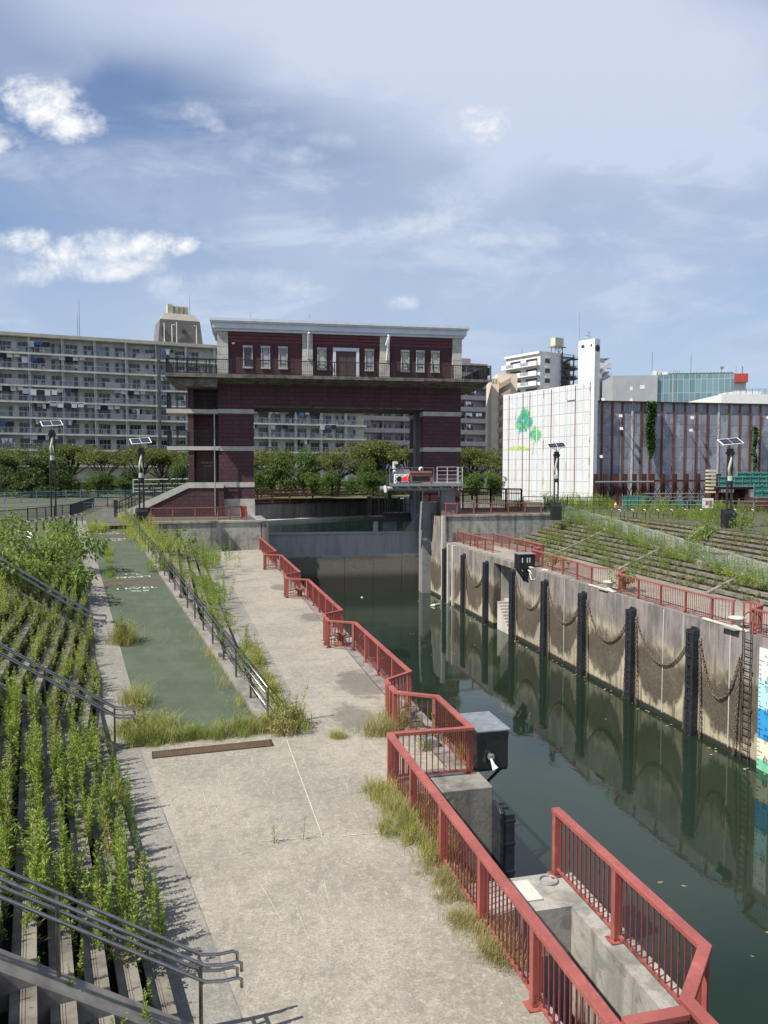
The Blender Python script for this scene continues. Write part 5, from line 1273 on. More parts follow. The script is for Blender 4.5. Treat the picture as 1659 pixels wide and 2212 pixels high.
def box_block(name, label, cat, px0, px1, depth, ztop, ang, fl=2.95, wall='lav_wall', para='lav_dark', nfl=9, bay=5.5):
    p0 = atD(px0, 1015, depth); t = thing(name, label, cat, (p0.x, p0.y, ZP), ang); x1 = local_px(t, px1)
    def part(n, m, fn, parent=None): b = MB(); fn(b); return b.build(n, m, parent or t, local=True)
    zt = ztop - ZP
    part('wall', M[wall], lambda b: b.box(0, x1, 1.4, 12, 0, zt)); part('roof', M[wall], lambda b: b.box(-.2, x1 + .2, -.2, 12.2, zt - .5, zt + .1))
    n = max(1, int(x1 / bay)); bw = x1 / n
    for k in range(nfl):
        z = zt - 3.2 - fl * k
        part('balcony_parapet', M[para], lambda b: (b.box(0, x1, -.05, .1, z - .2, z + 1.05), b.box(0, x1, -.05, 1.4, z - .2, z)))
        for i in range(n):
            o = link('window', WINS[(i * 3 + k) % 8], t); o.location = (i * bw + .4, 1.28, z + .1); o.scale = (min(1, (bw - .8) / 4.7), 1, 1)
    part('partition', M[wall], lambda b: [b.box(i * bw - .08, i * bw + .08, .05, 1.4, 0, zt - .4) for i in range(n + 1)])
    return t, x1, zt, part
t_, x1_, zt_, part_ = box_block('apartment_block', 'mauve grey apartment block seen beside and through the gate tower', 'apartment block', 780, 1049, 186, 34.0, R(9.7))
part_('roof_box', M['lav_dark'], lambda b: b.box(x1_ - 6.5, x1_ - 3.5, 2, 6, zt_, zt_ + 1.6))
for i in range(5):
    l = link('laundry', CLOTHS[(i * 2) % 7], None); l.location = W(t_) @ Vector((x1_ - 5.2 + (i % 2) * 1.6, .0, zt_ - 3.2 - 2.95 * (1 + i) + 1.6)); l.rotation_euler = (0, 0, R(9.7)); tag(l, 'washing hung on a balcony of the mauve grey apartment block', 'laundry', 'laundry on the mauve block')
def bgthing(name, label, cat, px, depth, extra=0.0):
    p = atD(px, 1015, depth); return thing(name, label, cat, (p.x, p.y, ZP), -YAW + extra)
def small_buildings():
    # beige stair block, number 22
    t = bgthing('apartment_block', 'narrow beige block numbered 22 with zigzag brown stair flights', 'apartment block', 1060, 205); k = 205 / 1660
    h = lambda y, d=205: CAMZ + (1015 - y) * d / 1660 - ZP
    def part(n, m, fn, parent=None, T=None): b = MB(); fn(b); return b.build(n, m, parent or T or t, local=True)
    part('wall', M['beige_wall'], lambda b: (b.box(0, 16 * k, 0, 14, 0, h(818)), b.box(16 * k, 60 * k, 3, 14, 0, h(806))))
    for i in range(10):
        z = h(818) - 1.6 - 2.9 * i
        part('stair_flight', M['beige_dark'], lambda b: b.add([(16 * k, -.6, z - 1.4), (41 * k, -.6, z + .4), (41 * k, -.6, z + 1.7), (16 * k, -.6, z - .1), (16 * k, 2.9, z - 1.4), (41 * k, 2.9, z + .4), (41 * k, 2.9, z + 1.7), (16 * k, 2.9, z - .1)], [(0, 1, 2, 3), (7, 6, 5, 4), (3, 2, 6, 7), (0, 4, 5, 1), (1, 5, 6, 2), (0, 3, 7, 4)]))
    text_mesh('number', '22', 1.5, M['glass_dark'], t, Matrix.Translation((7 * k, -.02, h(826))) @ Matrix.Rotation(PI / 2, 4, 'X'))
    # white block with balconies and a fire stair
    D = 230; k = D / 1660; h = lambda y: CAMZ + (1015 - y) * D / 1660 - ZP
    t = bgthing('apartment_block', 'white apartment block with a black fire stair and a lettered stair tower', 'apartment block', 1164.5, D, R(33)); zt = h(766)
    part('wall', M['bld_white'], lambda b: (b.box(0, 9.2, 0, 15, 0, zt), b.box(9.2, 18, 5, 14, 0, zt)), T=t)
    part('roof', M['bld_white'], lambda b: b.box(-.6, 9.3, -.1, 15.2, zt, zt + .7), T=t)
    for i in range(5):
        z = zt - 3.3 - 2.95 * i
        part('balcony', M['bld_white'], lambda b: (b.box(-1.5, 0, .1, 15.5, z - .25, z), b.box(-1.5, -1.35, .1, 3.4, z, z + 1.15), b.box(-1.5, -1.35, 7.0, 10.0, z, z + 1.15), b.box(-1.5, -1.35, 13.5, 15.5, z, z + 1.15)), T=t)
        part('balcony_railing', M['curtain'], lambda b: b.box(-1.45, -1.4, 3.4, 7.0, z, z + 1.1), T=t); part('balcony_railing', M['curtain'], lambda b: b.box(-1.45, -1.4, 10, 13.5, z, z + 1.1), T=t)
        part('window', M['glass_dark'], lambda b: b.box(-.08, -.01, 1.2, 6, z + .1, z + 2.1), T=t); part('window', M['glass_dark'], lambda b: b.box(-.08, -.01, 8.4, 13, z + .1, z + 2.1), T=t)
        part('window', M['glass_dark'], lambda b: (b.box(2.0, 3.9, -.1, -.01, z + .7, z + 1.9),), T=t)
        part('window_hood', M['bld_white'], lambda b: (b.box(1.8, 4.1, -.45, -.01, z + 2.1, z + 2.25)), T=t)
        part('gallery', M['bld_grey'], lambda b: (b.box(9.3, 18, 2.4, 2.6, z - .2, z + 1.1), b.box(9.3, 18, 2.6, 5, z - .25, z)), T=t)
        part('gallery_opening', M['glass_dark'], lambda b: (b.box(9.6, 17.6, 4.9, 4.98, z + 1.2, z + 2.4)), T=t)
    f = MB(T=Matrix.Translation((-6.6, -.3, 0)))
    for x in (15.2, 22.5): f.bar((x, -.2, 0), (x, -.2, zt + 1), .35); f.bar((x, 2.0, 0), (x, 2.0, zt + 1), .3)
    for i in range(6):
        z = zt - .4 - 2.95 * i
        f.bar((15.2, -.2, z), (20, -.2, z), .2, .35); f.bar((15.2, 2, z), (22.5, 2, z), .2, .35); f.box(19.5, 22.5, -.3, 2.1, z - .3, z); f.box(15.0, 16.8, -.3, 2.1, z - 1.6, z - 1.3)
        f.bar((16.5, -.1, z - 1.4), (20, -.1, z), .25, .7); f.bar((16.5, 1.2, z - 1.5), (20.5, 1.2, z - 2.9), .25, .7)
        for q in range(9): f.bar((15.4 + .8 * q, -.25, z - .1), (15.4 + .8 * q, -.25, z + .9), .07)
        f.bar((15, -.25, z + .9), (20, -.25, z + .9), .12)
    f.build('fire_stair', M['black_paint'], t, local=True)
    tk = part('water_tank', M['tank_cream'], lambda b: (b.box(11.2, 14.8, 5, 7, zt + 3.9, zt + 6.5)), T=t)
    part('tank_stand', M['galv'], lambda b: ([b.bar((x, y, zt), (x, y, zt + 3.8), .2) for x in (11.4, 14.6) for y in (5.2, 6.8)], b.box(10.4, 15.6, 4.5, 7.5, zt + 3.6, zt + 3.85), b.bar((11.4, 5.2, zt), (14.6, 5.2, zt + 3.6), .15), b.bar((14.6, 5.2, zt), (11.4, 5.2, zt + 3.6), .15)), tk)
    part('roof_mast', M['galv'], lambda b: b.tube([(1.0, 9, zt), (1.0, 9, zt + 2.6)], .12, 5), T=t)
    # its stair tower with an emblem
    D2 = 222; k2 = D2 / 1660; hh = lambda y: CAMZ + (1015 - y) * D2 / 1660 - ZP
    t2 = bgthing('stair_tower', 'slim white tower with a dark round emblem and pale lettering', 'tower', 1281, D2, R(35)); zt2 = hh(734)
    part('wall', M['bld_white'], lambda b: b.box(0, 2.3, 0, 6.0, 0, zt2), T=t2)
    part('window', M['glass_dark'], lambda b: (b.box(-.05, .01, 3.8, 4.9, zt2 - 2.2, zt2 - 1.3), b.box(-.05, .01, 1.0, 1.5, zt2 - 2.2, zt2 - 1.4)), T=t2)
    b = MB(); b.tube([(1.15, -.12, zt2 - 2.7), (1.15, -.01, zt2 - 2.7)], 1.0, 10); b.build('emblem', M['dark_brown'], t2, local=True)
    em = [c for c in CHILD[t2.name] if c.name.startswith('emblem')][0]
    b = MB(); [b.tube([(1.15 + .5 * math.cos(a), -.16, zt2 - 2.7 + .5 * math.sin(a)), (1.15 + .5 * math.cos(a), -.12, zt2 - 2.7 + .5 * math.sin(a))], .28, 8) for a in [PI / 2 + 2 * PI * k / 5 for k in range(5)]]; b.build('petal', M['screen_black'], em, local=True)
    for i, ch in enumerate('ライオンズマンション'): text_mesh('lettering', ch, .8, M['white_paint'], t2, Matrix.Translation((1.15, -.02, zt2 - 4.8 - .95 * i)) @ Matrix.Rotation(PI / 2, 4, 'X'))
    part('antenna', M['galv'], lambda b: (b.tube([(-.3, 5.5, zt2), (-.3, 5.5, zt2 + 8.5)], .06, 5), b.tube([(.8, 3, zt2 - 2), (.8, 3, zt2 + 2.2)], .06, 5), b.bar((-.6, 3, zt2 + 1.2), (2.4, 3, zt2 + 1.2), .08), b.bar((0, 3, zt2 + 2.2), (1.6, 3, zt2 + 2.3), .08)), T=t2)
    # rear wing with outdoor stairs
    t3 = bgthing('stair_wing', 'white zigzag outdoor stair wing right of the lettered tower', 'stair wing', 1294, D, R(0)); 
    part('wall', M['bld_grey'], lambda b: (b.box(0, 1.8, 2, 8, 0, h(775)), b.box(-.3, 3.2, 1.5, 8, h(775), h(773)), b.box(1.8, 3.4, 3, 8, 0, h(780) - 3)), T=t3)
    for i in range(5):
        z = h(800) - 3.0 * i
        part('stair_flight', M['bld_grey'], lambda b: (b.add([(0, 0, z - 1.2), (2.2, 0, z + .6), (2.2, 0, z + 1.9), (0, 0, z + .2), (0, 1.5, z - 1.2), (2.2, 1.5, z + .6), (2.2, 1.5, z + 1.9), (0, 1.5, z + .2)], [(0, 1, 2, 3), (7, 6, 5, 4), (3, 2, 6, 7), (0, 4, 5, 1), (1, 5, 6, 2), (0, 3, 7, 4)]), b.box(2.2, 3.4, 0, 1.5, z + .4, z + 1.9)), T=t3)
    # grey clad hall and glass hall
    D = 210; k = D / 1660; h = lambda y: CAMZ + (1015 - y) * D / 1660 - ZP
    t = bgthing('office_building', 'plain grey clad building beside the glass block', 'building', 1321, D, R(-4)); x1 = local_px(t, 1417)
    part('wall', M['grey_clad'], lambda b: b.box(0, x1 - .02, 0, 20, 0, h(813)), T=t); part('window', M['white_paint'], lambda b: (b.box(36 * k, 42 * k, -.05, 0.01, h(845), h(837)), b.box(36 * k, 42 * k, -.05, .01, h(870), h(862)), b.box(57 * k, 67 * k, -.05, .01, h(842), h(834))), T=t)
    part('roof_unit', M['tower_dark'], lambda b: b.box(30 * k, 62 * k, 6, 9, h(813), h(808.5)), T=t)
    t = bgthing('office_building', 'glass fronted office block with teal curtain walls and roof plant', 'building', 1417.2, D, R(-8)); x2 = local_px(t, 1580); xs = local_px(t, 1450)
    part('curtain_wall', M['curtain_glass'], lambda b: (b.box(0.02, xs - .2, 0, 20, 0, h(811)), b.box(xs, x2, -.6, 20, 0, h(812))), T=t)
    part('mullion', M['grey_clad'], lambda b: b.box(xs - .2, xs, -.5, 1, 0, h(811)), T=t)
    part('roof_plant', M['tower_dark'], lambda b: (b.box(xs, xs + 17, 5, 12, h(812), h(804)), [b.box(xs + i * .9, xs + .25 + i * .9, 4.8, 5, h(812), h(803)) for i in range(19)]), T=t)
    for m_, x_, w_, y0_, y1_ in (('tank_cream', 9, 7, 811, 797), ('tank_cream', 112, 18, 820, 806), ('white_paint', 0, 7, 811, 797), ('white_paint', 18, 12, 811, 800), ('white_paint', 66, 14, 806, 803)): part('roof_unit', M[m_], lambda b: b.box(x_ * k, (x_ + w_) * k, 6, 9, h(y0_), h(y1_)), T=t)
    part('roof_mast', M['galv'], lambda b: (b.tube([(-3.0 * k, 6, h(812)), (-3.0 * k, 6, h(755))], .1, 5), b.tube([(79 * k, 6, h(806)), (79 * k, 6, h(765))], .1, 5), [b.tube([((46 + 4 * i) * k, 8, h(806)), ((46 + 4 * i) * k, 8, h(795))], .07, 4) for i in range(4)]), T=t)
    D = 240; k = D / 1660; h = lambda y: CAMZ + (1015 - y) * D / 1660 - ZP
    t = bgthing('office_building', 'distant building topped by a bright red box with antennas', 'building', 1560, D)
    part('wall', M['bld_white'], lambda b: b.box(1, 50 * k, 1, 10, 0, h(827)), T=t); part('red_box', M['red_box'], lambda b: b.box(0, 51 * k, 0, 11, h(827), h(808.5)), T=t)
    part('antenna', M['galv'], lambda b: (b.tube([(3 * k, 3, h(808)), (3 * k, 3, h(791))], .12, 5), b.box(0, 7 * k, 2.8, 3.2, h(796), h(791)), b.tube([(48 * k, 3, h(827)), (48 * k, 3, h(790))], .2, 5), b.tube([(34 * k, 3, h(808)), (34 * k, 3, h(790))], .07, 5)), T=t)
    D = 185; k = D / 1660; h = lambda y: CAMZ + (1015 - y) * D / 1660 - ZP
    t = bgthing('office_building', 'low white building with a roof railing at the right edge behind the rusty wall', 'building', 1555, D)
    part('wall', M['white_paint'], lambda b: b.box(0, 200 * k, 0, 20, 0, h(853)), T=t)
    rr = MB(); bars_rail(rr, [(0, .1, h(853)), (200 * k, .1, h(853))], 1.3, 1.5, .3, .05, .08, mid=(.6,)); rr.build('roof_railing', M['galv'], t, local=True)
    part('roof_unit', M['white_paint'], lambda b: b.box(58 * k, 120 * k, 8, 14, h(853), h(839)), T=t); part('roof_unit', M['white_paint'], lambda b: b.box(40 * k, 50 * k, 8, 12, h(853), h(842)), T=t)
small_buildings()

# ------------------------------------------------------------------ the tall panel wall on the right
def panel_walls():
    DB = 95.0; B = atD(1284, 824, DB); zt = B.z; dA = DB * (zt - CAMZ) / (atD(1087, 853.5, DB).z - CAMZ); A = atD(1087, 853.5, dA)
    d = (B - A); d.z = 0; ln = d.length; ang = math.atan2(d.y, d.x)
    t = thing('panel_wall', 'tall white panel wall with rust streaked joints and a painted green tree', 'wall', (A.x, A.y, ZP), ang); H = zt - ZP
    def part(n, m, fn, parent=None, T=None): b = MB(); fn(b); return b.build(n, m, parent or T or t, local=True)
    part('panel_face', M['panel_white'], lambda b: b.box(0, ln, 0, .35, -1, H))
    cx = lambda c: local_px(t, 1016.5 + c * .3872)
    for c, m in ((213, 'rust'), (250, 'rust_white'), (290, 'rust'), (328, 'rust'), (368, 'white_paint'), (405, 'rust_white'), (447, 'rust'), (490, 'white_paint'), (533, 'rust_white'), (580, 'rust'), (630, 'white_paint')):
        x = cx(c); part('cover_strip', M[m], lambda b: b.box(x - .06, x + .06, -.05, -.001, -1, H - .2))
    part('end_post', M['white_paint'], lambda b: b.box(ln - .45, ln + .1, -.1, .5, -1, H + .12)); part('cover_strip', M['rust_white'], lambda b: b.box(ln - .75, ln - .6, -.08, -.001, -1, H))
    x0, x1 = cx(536), cx(580); part('stain_rail', M['rust'], lambda b: b.box(x0, x1, -.05, -.001, H - 2.05, H - 1.93))
    # mural: leafy blotches
    rr = random.Random(5)
    def blot(c0, c1, y0, y1, n, mats, shape='tree'):
        b = MB(); D_ = (dA + DB) / 2
        for i in range(n):
            for _ in range(20):
                u, v = rr.uniform(-1, 1), rr.uniform(-1, 1)
                if u * u + v * v < 1: break
            c = (c0 + c1) / 2 + u * (c1 - c0) / 2; y = (y0 + y1) / 2 + v * (y1 - y0) / 2
            px = 1016.5 + c * .3872; py = 677.7 + y * .3872; x = local_px(t, px)
            wp = W(t) @ Vector((x, 0, 0)); z = CAMZ + (1015 - py) / FOC * ((wp - CAM).x * math.sin(YAW) + (wp - CAM).y * math.cos(YAW)) - ZP
            r = rr.uniform(.45, .85); a0 = rr.uniform(0, 6.28); m = 9; k = rr.randrange(len(mats)); pts = []
            for q in range(m * 2):
                a = a0 + PI * q / m; rad = r * (1 if q % 2 == 0 else .36) * rr.uniform(.75, 1.2); pts.append((x + rad * math.cos(a), -.012 - .0012 * i, z + rad * math.sin(a)))
            b.add(pts + [(x, -.012 - .0012 * i, z)], [(q, (q + 1) % (2 * m), 2 * m) for q in range(2 * m)], k)
        return b.build('mural_crown', [M[q] for q in mats], t, local=True)
    def zof(y, c): 
        px = 1016.5 + c * .3872; x = local_px(t, px); wp = W(t) @ Vector((x, 0, 0)); return x, CAMZ + (1015 - (677.7 + y * .3872)) / FOC * ((wp - CAM).x * math.sin(YAW) + (wp - CAM).y * math.cos(YAW)) - ZP
    blot(255, 335, 545, 655, 27, ['mural_teal', 'mural_teal', 'mural_green']); blot(335, 382, 640, 710, 13, ['mural_green', 'mural_teal', 'mural_lime'])
    b = MB()
    for c, y0, y1 in ((268, 665, 765), (350, 720, 785)):
        xa, za = zof(y0, c); xb, zb = zof(y1, c - 3); b.bar((xa, -.02, za), (xb, -.02, zb), .02, .10, up=(0, 1, 0))
    b.build('mural_trunk', M['mural_stem'], t, local=True)
    b = MB()
    for k in range(14):
        c = 208 + 115 * k / 13; x, z = zof(757 - 14 * math.sin(PI * k / 13), c); xb, zb = zof(758, c); b.box(x - .36, x + .36, -.018 - .0004 * k, -.002, zb - .1, z + .12)
    b.build('mural_ground', M['mural_lime'], t, local=True)
    # grey side with rusty columns
    C = atD(1287, 867, 96.2); zg = C.z; dE = 96.2 * (zg - CAMZ) / (atD(1659, 874.5, 96.2).z - CAMZ); E = atD(1659, 874.5, dE); d = E - C; d.z = 0; ln = d.length * 1.25; ang = math.atan2(d.y, d.x); H = zg - ZP
    g = thing('panel_wall', 'long grey patchy panel wall with rusty vertical columns', 'wall', (C.x, C.y, ZP), ang)
    gx = lambda c: local_px(g, 1016.5 + c * .3872)
    part('panel_face', M['panel_grey'], lambda b: b.box(0, ln, .3, .7, -1, H), T=g); part('top_cap', M['rust_dark'], lambda b: b.box(0, ln, -.05, .75, H, H + .12), T=g)
    cols = [735, 793, 848, 903, 952, 1002, 1070, 1135, 1197, 1260, 1322, 1383, 1442, 1502, 1560, 1617, 1672, 1730]
    for i, c in enumerate(cols):
        x = gx(c); m = 'rust_white' if c in (903, 1383) else 'rust'
        part('rust_column', M[m], lambda b: (b.box(x - .14, x + .14, .22, .24, -1, H), b.box(x - .05, x + .05, .24, .298, -1, H)), T=g)
    piles = [700, 752, 810, 863, 915, 970, 1015, 1075, 1140, 1205, 1270, 1328, 1385]
    pl = thing('pile_frame', 'row of dark rusty steel piles with cross braces at the foot of the grey wall', 'steel frame', W(g) @ Vector((gx(1000), -1.6, 0)), ang); s = local_px(pl, 1016.5 + 1000 * .3872)
    hx = lambda c: local_px(pl, 1016.5 + c * .3872)
    hz = 3.9
    for c in piles: x = hx(c); part('pile', M['rust_dark'], lambda b: (b.box(x - .22, x + .22, -.2, -.14, -1, hz), b.box(x - .05, x + .05, -.14, .14, -1, hz), b.box(x - .22, x + .22, .14, .2, -1, hz)), T=pl)
    part('waler', M['galv'], lambda b: b.tube([(hx(690), -.45, hz - 1.0), (hx(1010), -.45, hz - 1.0)], .13, 6), T=pl); part('waler', M['rust_dark'], lambda b: b.box(hx(1010), hx(1390), -.5, -.32, hz - 1.0, hz - .75), T=pl)
    for a, b2 in zip(piles[:-1], piles[1:]):
        xa, xb = hx(a) + .3, hx(b2) - .3
        part('brace', M['screen_black'], lambda b: (b.bar((xa, .0, .8), (xb, .0, hz - 1.6), .07), b.bar((xa, .1, hz - 1.6), (xb, .1, .8), .07)), T=pl)
    # floodlights
    for c, y, w in ((715, 480, 'at the top left corner of the grey wall'), (815, 570, 'on the second rusty column'), (820, 640, 'below another on the second rusty column'), (1210, 580, 'in the middle of the grey wall'), (1205, 650, 'below the middle one on the grey wall'), (1630, 580, 'at the right end of the grey wall'), (710, 795, 'low at the left corner of the grey wall')):
        x = gx(c); wp = W(g) @ Vector((x, -.5, 0)); z = CAMZ + (1015 - (677.7 + y * .3872)) / FOC * ((wp - CAM).x * math.sin(YAW) + (wp - CAM).y * math.cos(YAW))
        f = thing('floodlight', 'small white floodlight ' + w, 'floodlight', (wp.x, wp.y, z), ang, 'floodlights on the grey wall')
        part('lamp_head', M['white_paint'], lambda b: b.add([(-.2, -.35, -.22), (.22, -.35, -.22), (.22, -.25, .12), (-.2, -.25, .12), (-.08, .0, -.14), (.08, .0, -.14), (.08, .0, .07), (-.08, .0, .07)], [(3, 2, 1, 0), (4, 5, 6, 7), (0, 1, 5, 4), (2, 3, 7, 6), (1, 2, 6, 5), (3, 0, 4, 7)]), T=f)
        part('arm', M['galv'], lambda b: b.bar((0, 0, 0), (0, .6, .1), .07), T=f)
    return t, g, gx
PW, PG, GX = panel_walls()
def construction():
    # mesh sheeted scaffold at the right
    def P(px, py, D): return atD(px, py, D)
    rz = -YAW; D = 82
    o = P(1553, 1015, D); t = thing('scaffold_stage', 'green mesh scaffold stage on dark red steel beams at the right edge', 'scaffold', (o.x, o.y, ZP), rz); k = D / 1660
    def part(n, m, fn, T=None): b = MB(); fn(b); return b.build(n, m, T or t, local=True)
    h = lambda y: CAMZ + (1015 - y) * k - ZP
    part('mesh_sheet', M['teal_mesh'], lambda b: (b.box(0, 9, 0, .03, h(1049), h(1031)), b.box(3.0, 12, 2.2, 2.23, h(1045), h(1020)), b.box(3.2, 12, -1.2, -1.17, h(1072), h(1048))))
    pp = MB()
    for i in range(12): pp.tube([(i * .85, -.05, h(1052)), (i * .85, -.05, h(1027))], .035, 5); pp.tube([(3 + i * .85, 2.15, h(1050)), (3 + i * .85, 2.15, h(1018))], .035, 5); pp.tube([(3.2 + i * .85, -1.25, h(1076)), (3.2 + i * .85, -1.25, h(1043))], .035, 5)
    for y in (1051, 1040, 1030): pp.tube([(-.3, -.08, h(y)), (9, -.08, h(y))], .035, 5)
    for y in (1046, 1033, 1021): pp.tube([(3, 2.1, h(y)), (12, 2.1, h(y))], .035, 5)
    for y in (1074, 1060, 1048): pp.tube([(3.2, -1.3, h(y)), (12, -1.3, h(y))], .035, 5)
    pp.build('scaffold_pole', M['teal_fence'], t, local=True)
    part('steel_beam', M['rust_dark'], lambda b: (b.box(-.4, 9, 0, 3, h(1057), h(1052)), b.box(-.2, .1, .2, 3, -1, h(1057)), b.box(3.2, 12, -1.4, 2, h(1082), h(1076)), b.box(3, 3.3, .2, 3, -1, h(1057)), b.box(2.0, 12, -2.0, 0, h(1098), h(1084)), b.box(.2, 3, 1.5, 3, -1, h(1066))))
    part('timber_stack', M['tank_cream'], lambda b: [b.box(-1.0, -.2, .2, 1.0, h(1065) + .38 * i, h(1065) + .2 + .38 * i) for i in range(7)])
    # low green mesh fence with pipes
    D = 86; o = P(1345, 1015, D); k = D / 1660; t2 = thing('mesh_fence', 'low green mesh site fence with grey pipe frames before the piles', 'fence', (o.x, o.y, ZP), rz); h = lambda y: CAMZ + (1015 - y) * k - ZP
    part('mesh_sheet', M['teal_mesh'], lambda b: (b.box(0, 3.5, 0, .03, -.2, h(1071)), b.box(3.5, 11, .5, .53, -.2, h(1080))), t2)
    pf = MB()
    for i in range(15): pf.tube([(i * .85, -.05, -.3), (i * .85, -.05, h(1067 + (i * 7) % 10))], .035, 5)
    for z in (h(1066), h(1074), h(1082), h(1090)): pf.tube([(2.2, -.1, z), (11.5, -.1, z)], .035, 5)
    for x in (2.9, 4.3, 6.5): pf.bar((x, -.1, h(1082)), (x + 1.0, -.1, h(1066)), .06); pf.box(x, x + 1.2, -.2, .6, h(1067), h(1065.5))
    pf.build('pipe_frame', M['galv'], t2, local=True)
    sg = thing('sign_board', 'small white notice board on the site fence below the piles', 'sign', P(1529, 1087, 78), rz); b = MB(); b.box(-.55, .55, -.03, .03, -.5, .5); b.build('board', M['white_paint'], sg, local=True); b = MB(); b.box(-.25, .1, -.04, -.03, -.2, .2); b.box(.15, .4, -.04, -.03, -.35, .3); b.build('notice', M['pink_sign'], sg, local=True); b = MB(); b.bar((0, .05, -2), (0, .05, .4), .07); b.build('post', M['galv'], sg, local=True)
    pc = P(1330, 1088, 90); t3 = thing('traffic_cone', 'orange and white traffic cone near the piles', 'cone', (pc.x, pc.y, ZP)); b = MB(); b.lathe([(.22, .05), (.03, .75)], 0, 0, 12); b.box(-.27, .27, -.27, .27, 0, .05); b.build('cone_body', M['cone_orange'], t3, local=True); b = MB(); b.lathe([(.165, .26), (.11, .48)], 0, 0, 12); b.build('band', M['white_paint'], t3, local=True)
construction()

# ------------------------------------------------------------------ fences and guard rails
def fence(name, label, pts, h, mat, cat='railing', posts=2.0, bal=.15, bw=.02, pw=.06, mid=(), bals=True, low=.1, group=None, slant=False, sheet=None):
    P = [Vector(p) for p in pts]; t = thing(name, label, cat, P[0], 0, group)
    b = MB()
    for i in range(len(P) - 1):
        a, q = P[i], P[i + 1]; ln = (q - a).length; d = (q - a) / ln
        for z in (h, *mid, *((low,) if low else ())): b.bar(a + Vector((0, 0, z)), q + Vector((0, 0, z)), pw * (.9 if z == h else .6), pw * (.9 if z == h else .6))
        if bals:
            for j in range(1, int(ln / bal)): p = a + d * (j * bal); b.bar(p + Vector((0, 0, low)), p + Vector((0, 0, h)), bw, bw)
        k = max(1, round(ln / posts)); pm = MB()
        for j in range(k + 1):
            p = a + d * (ln * j / k); pm = MB(); pm.bar(p - Vector((0, 0, .05)), p + Vector((0, 0, h)), pw, pw)
            if slant and j % 2 == 0: n = Vector((d.y, -d.x, 0)); pm.bar(p + Vector((0, 0, h * .55)), p + n * .45 + Vector((0, 0, -.25)), pw, pw)
            pm.build('post', M[mat], t)
        if sheet: s = MB(); s.add([a + Vector((0, 0, low)), q + Vector((0, 0, low)), q + Vector((0, 0, h)), a + Vector((0, 0, h)), a + Vector((0, .02, low)), q + Vector((0, .02, low)), q + Vector((0, .02, h)), a + Vector((0, .02, h))], [(0, 1, 2, 3), (7, 6, 5, 4), (3, 2, 6, 7), (0, 4, 5, 1)]); s.build('mesh_panel', M[sheet], t)
    b.build('rails', M[mat], t)
    return t
Z3 = lambda v, z=ZP: (v.x, v.y, z)
fence('blue_railing', 'pale blue river railing with slanted braces at the left', [Z3(at(-60, 1090, ZP)), Z3(at(290, 1080, ZP)), Z3(at(430, 1077, ZP))], 1.45, 'blue_rail', mid=(.35, .62, .9, 1.17), bals=False, posts=2.0, pw=.075, slant=True)
fence('black_fence', 'black bar fence beside the promenade at the left', [Z3(at(-10, 1136, ZP)), Z3(at(60, 1129, ZP)), Z3(at(152, 1117, ZP)), Z3(at(202, 1097, ZP))], 1.15, 'black_paint', posts=1.6, bal=.16, pw=.07)
fence('black_fence', 'second black fence running back from the end of the promenade', [Z3(at(202, 1096, ZP)), Z3(at(232, 1095, ZP)), Z3(at(232, 1088, ZP))], 1.15, 'black_paint', posts=1.2, bal=.16, pw=.07)
fence('white_guardrail', 'white pipe guard rail at the far left below the blue railing', [Z3(at(-40, 1121, ZP)), Z3(at(60, 1116, ZP)), Z3(at(200, 1104, ZP))], .95, 'blue_rail', mid=(.3, .6), bals=False, posts=2.2, pw=.06)
fence('white_guardrail', 'white pipe guard rail behind the gate stairs', [atD(288, 1064, 92), atD(352, 1063, 92), atD(420, 1062, 92)], 1.55, 'white_rail', mid=(.5, 1.0), bals=False, posts=3.6, pw=.10)
fence('brown_railing', 'dark red pipe railing on the quay behind the gate opening', [Z3(QA + QN * 2.7, 1.6), Z3(QB + QN * 2.7, 1.6)], 1.65, 'rust_bar', mid=(.4, .8, 1.2), bals=False, posts=3.4, pw=.30, low=.05)
fence('brown_railing', 'second dark red pipe railing farther back behind the gate opening', [Z3(QA + QN * 6 - QD * 4, ZP - .3), Z3(QB + QN * 6 + QD * 6, ZP - .3)], 1.5, 'rust_bar', mid=(.5, .9, 1.3), bals=False, posts=3.6, pw=.22, low=.05)
fence('teal_fence', 'thin teal mesh fence in front of the trees behind the gate', [Z3(atD(425, 1060, 142), 3.2), Z3(atD(870, 1056, 150), 3.2)], 1.15, 'teal_fence', bals=False, posts=2.8, pw=.07, mid=(.6,), sheet=None)
fence('brown_fence', 'rust brown bar fence behind the right retaining wall', [Z3(atD(1000, 1090, 84)), Z3(atD(1060, 1090, 84)), Z3(atD(1126, 1090, 82))], 2.35, 'rust_dark', bal=.22, bw=.045, pw=.16, posts=1.6, mid=(1.9,))
fence('dark_fence', 'dark wire railing along the upper right promenade', [Z3(atD(1130, 1090, 88)), Z3(atD(1225, 1095, 86)), Z3(atD(1400, 1095, 84)), Z3(atD(1700, 1095, 82))], 1.35, 'dark_brown', bals=False, posts=2.0, pw=.08, mid=(.5, .9))
fence('grey_handrail', 'thin grey double pipe rail before the green mesh fence at the right', [Z3(atD(1345, 1095, 78)), Z3(atD(1700, 1098, 76))], 1.3, 'galv', bals=False, posts=3.0, pw=.07, mid=(.9,))
fence('rope_rail', 'low pale hoop rail running along the top of the right bank', [Z3(atD(1195, 1105, 70)), Z3(atD(1240, 1108, 68))], 1.0, 'green_rail', bals=False, posts=1.2, pw=.05)
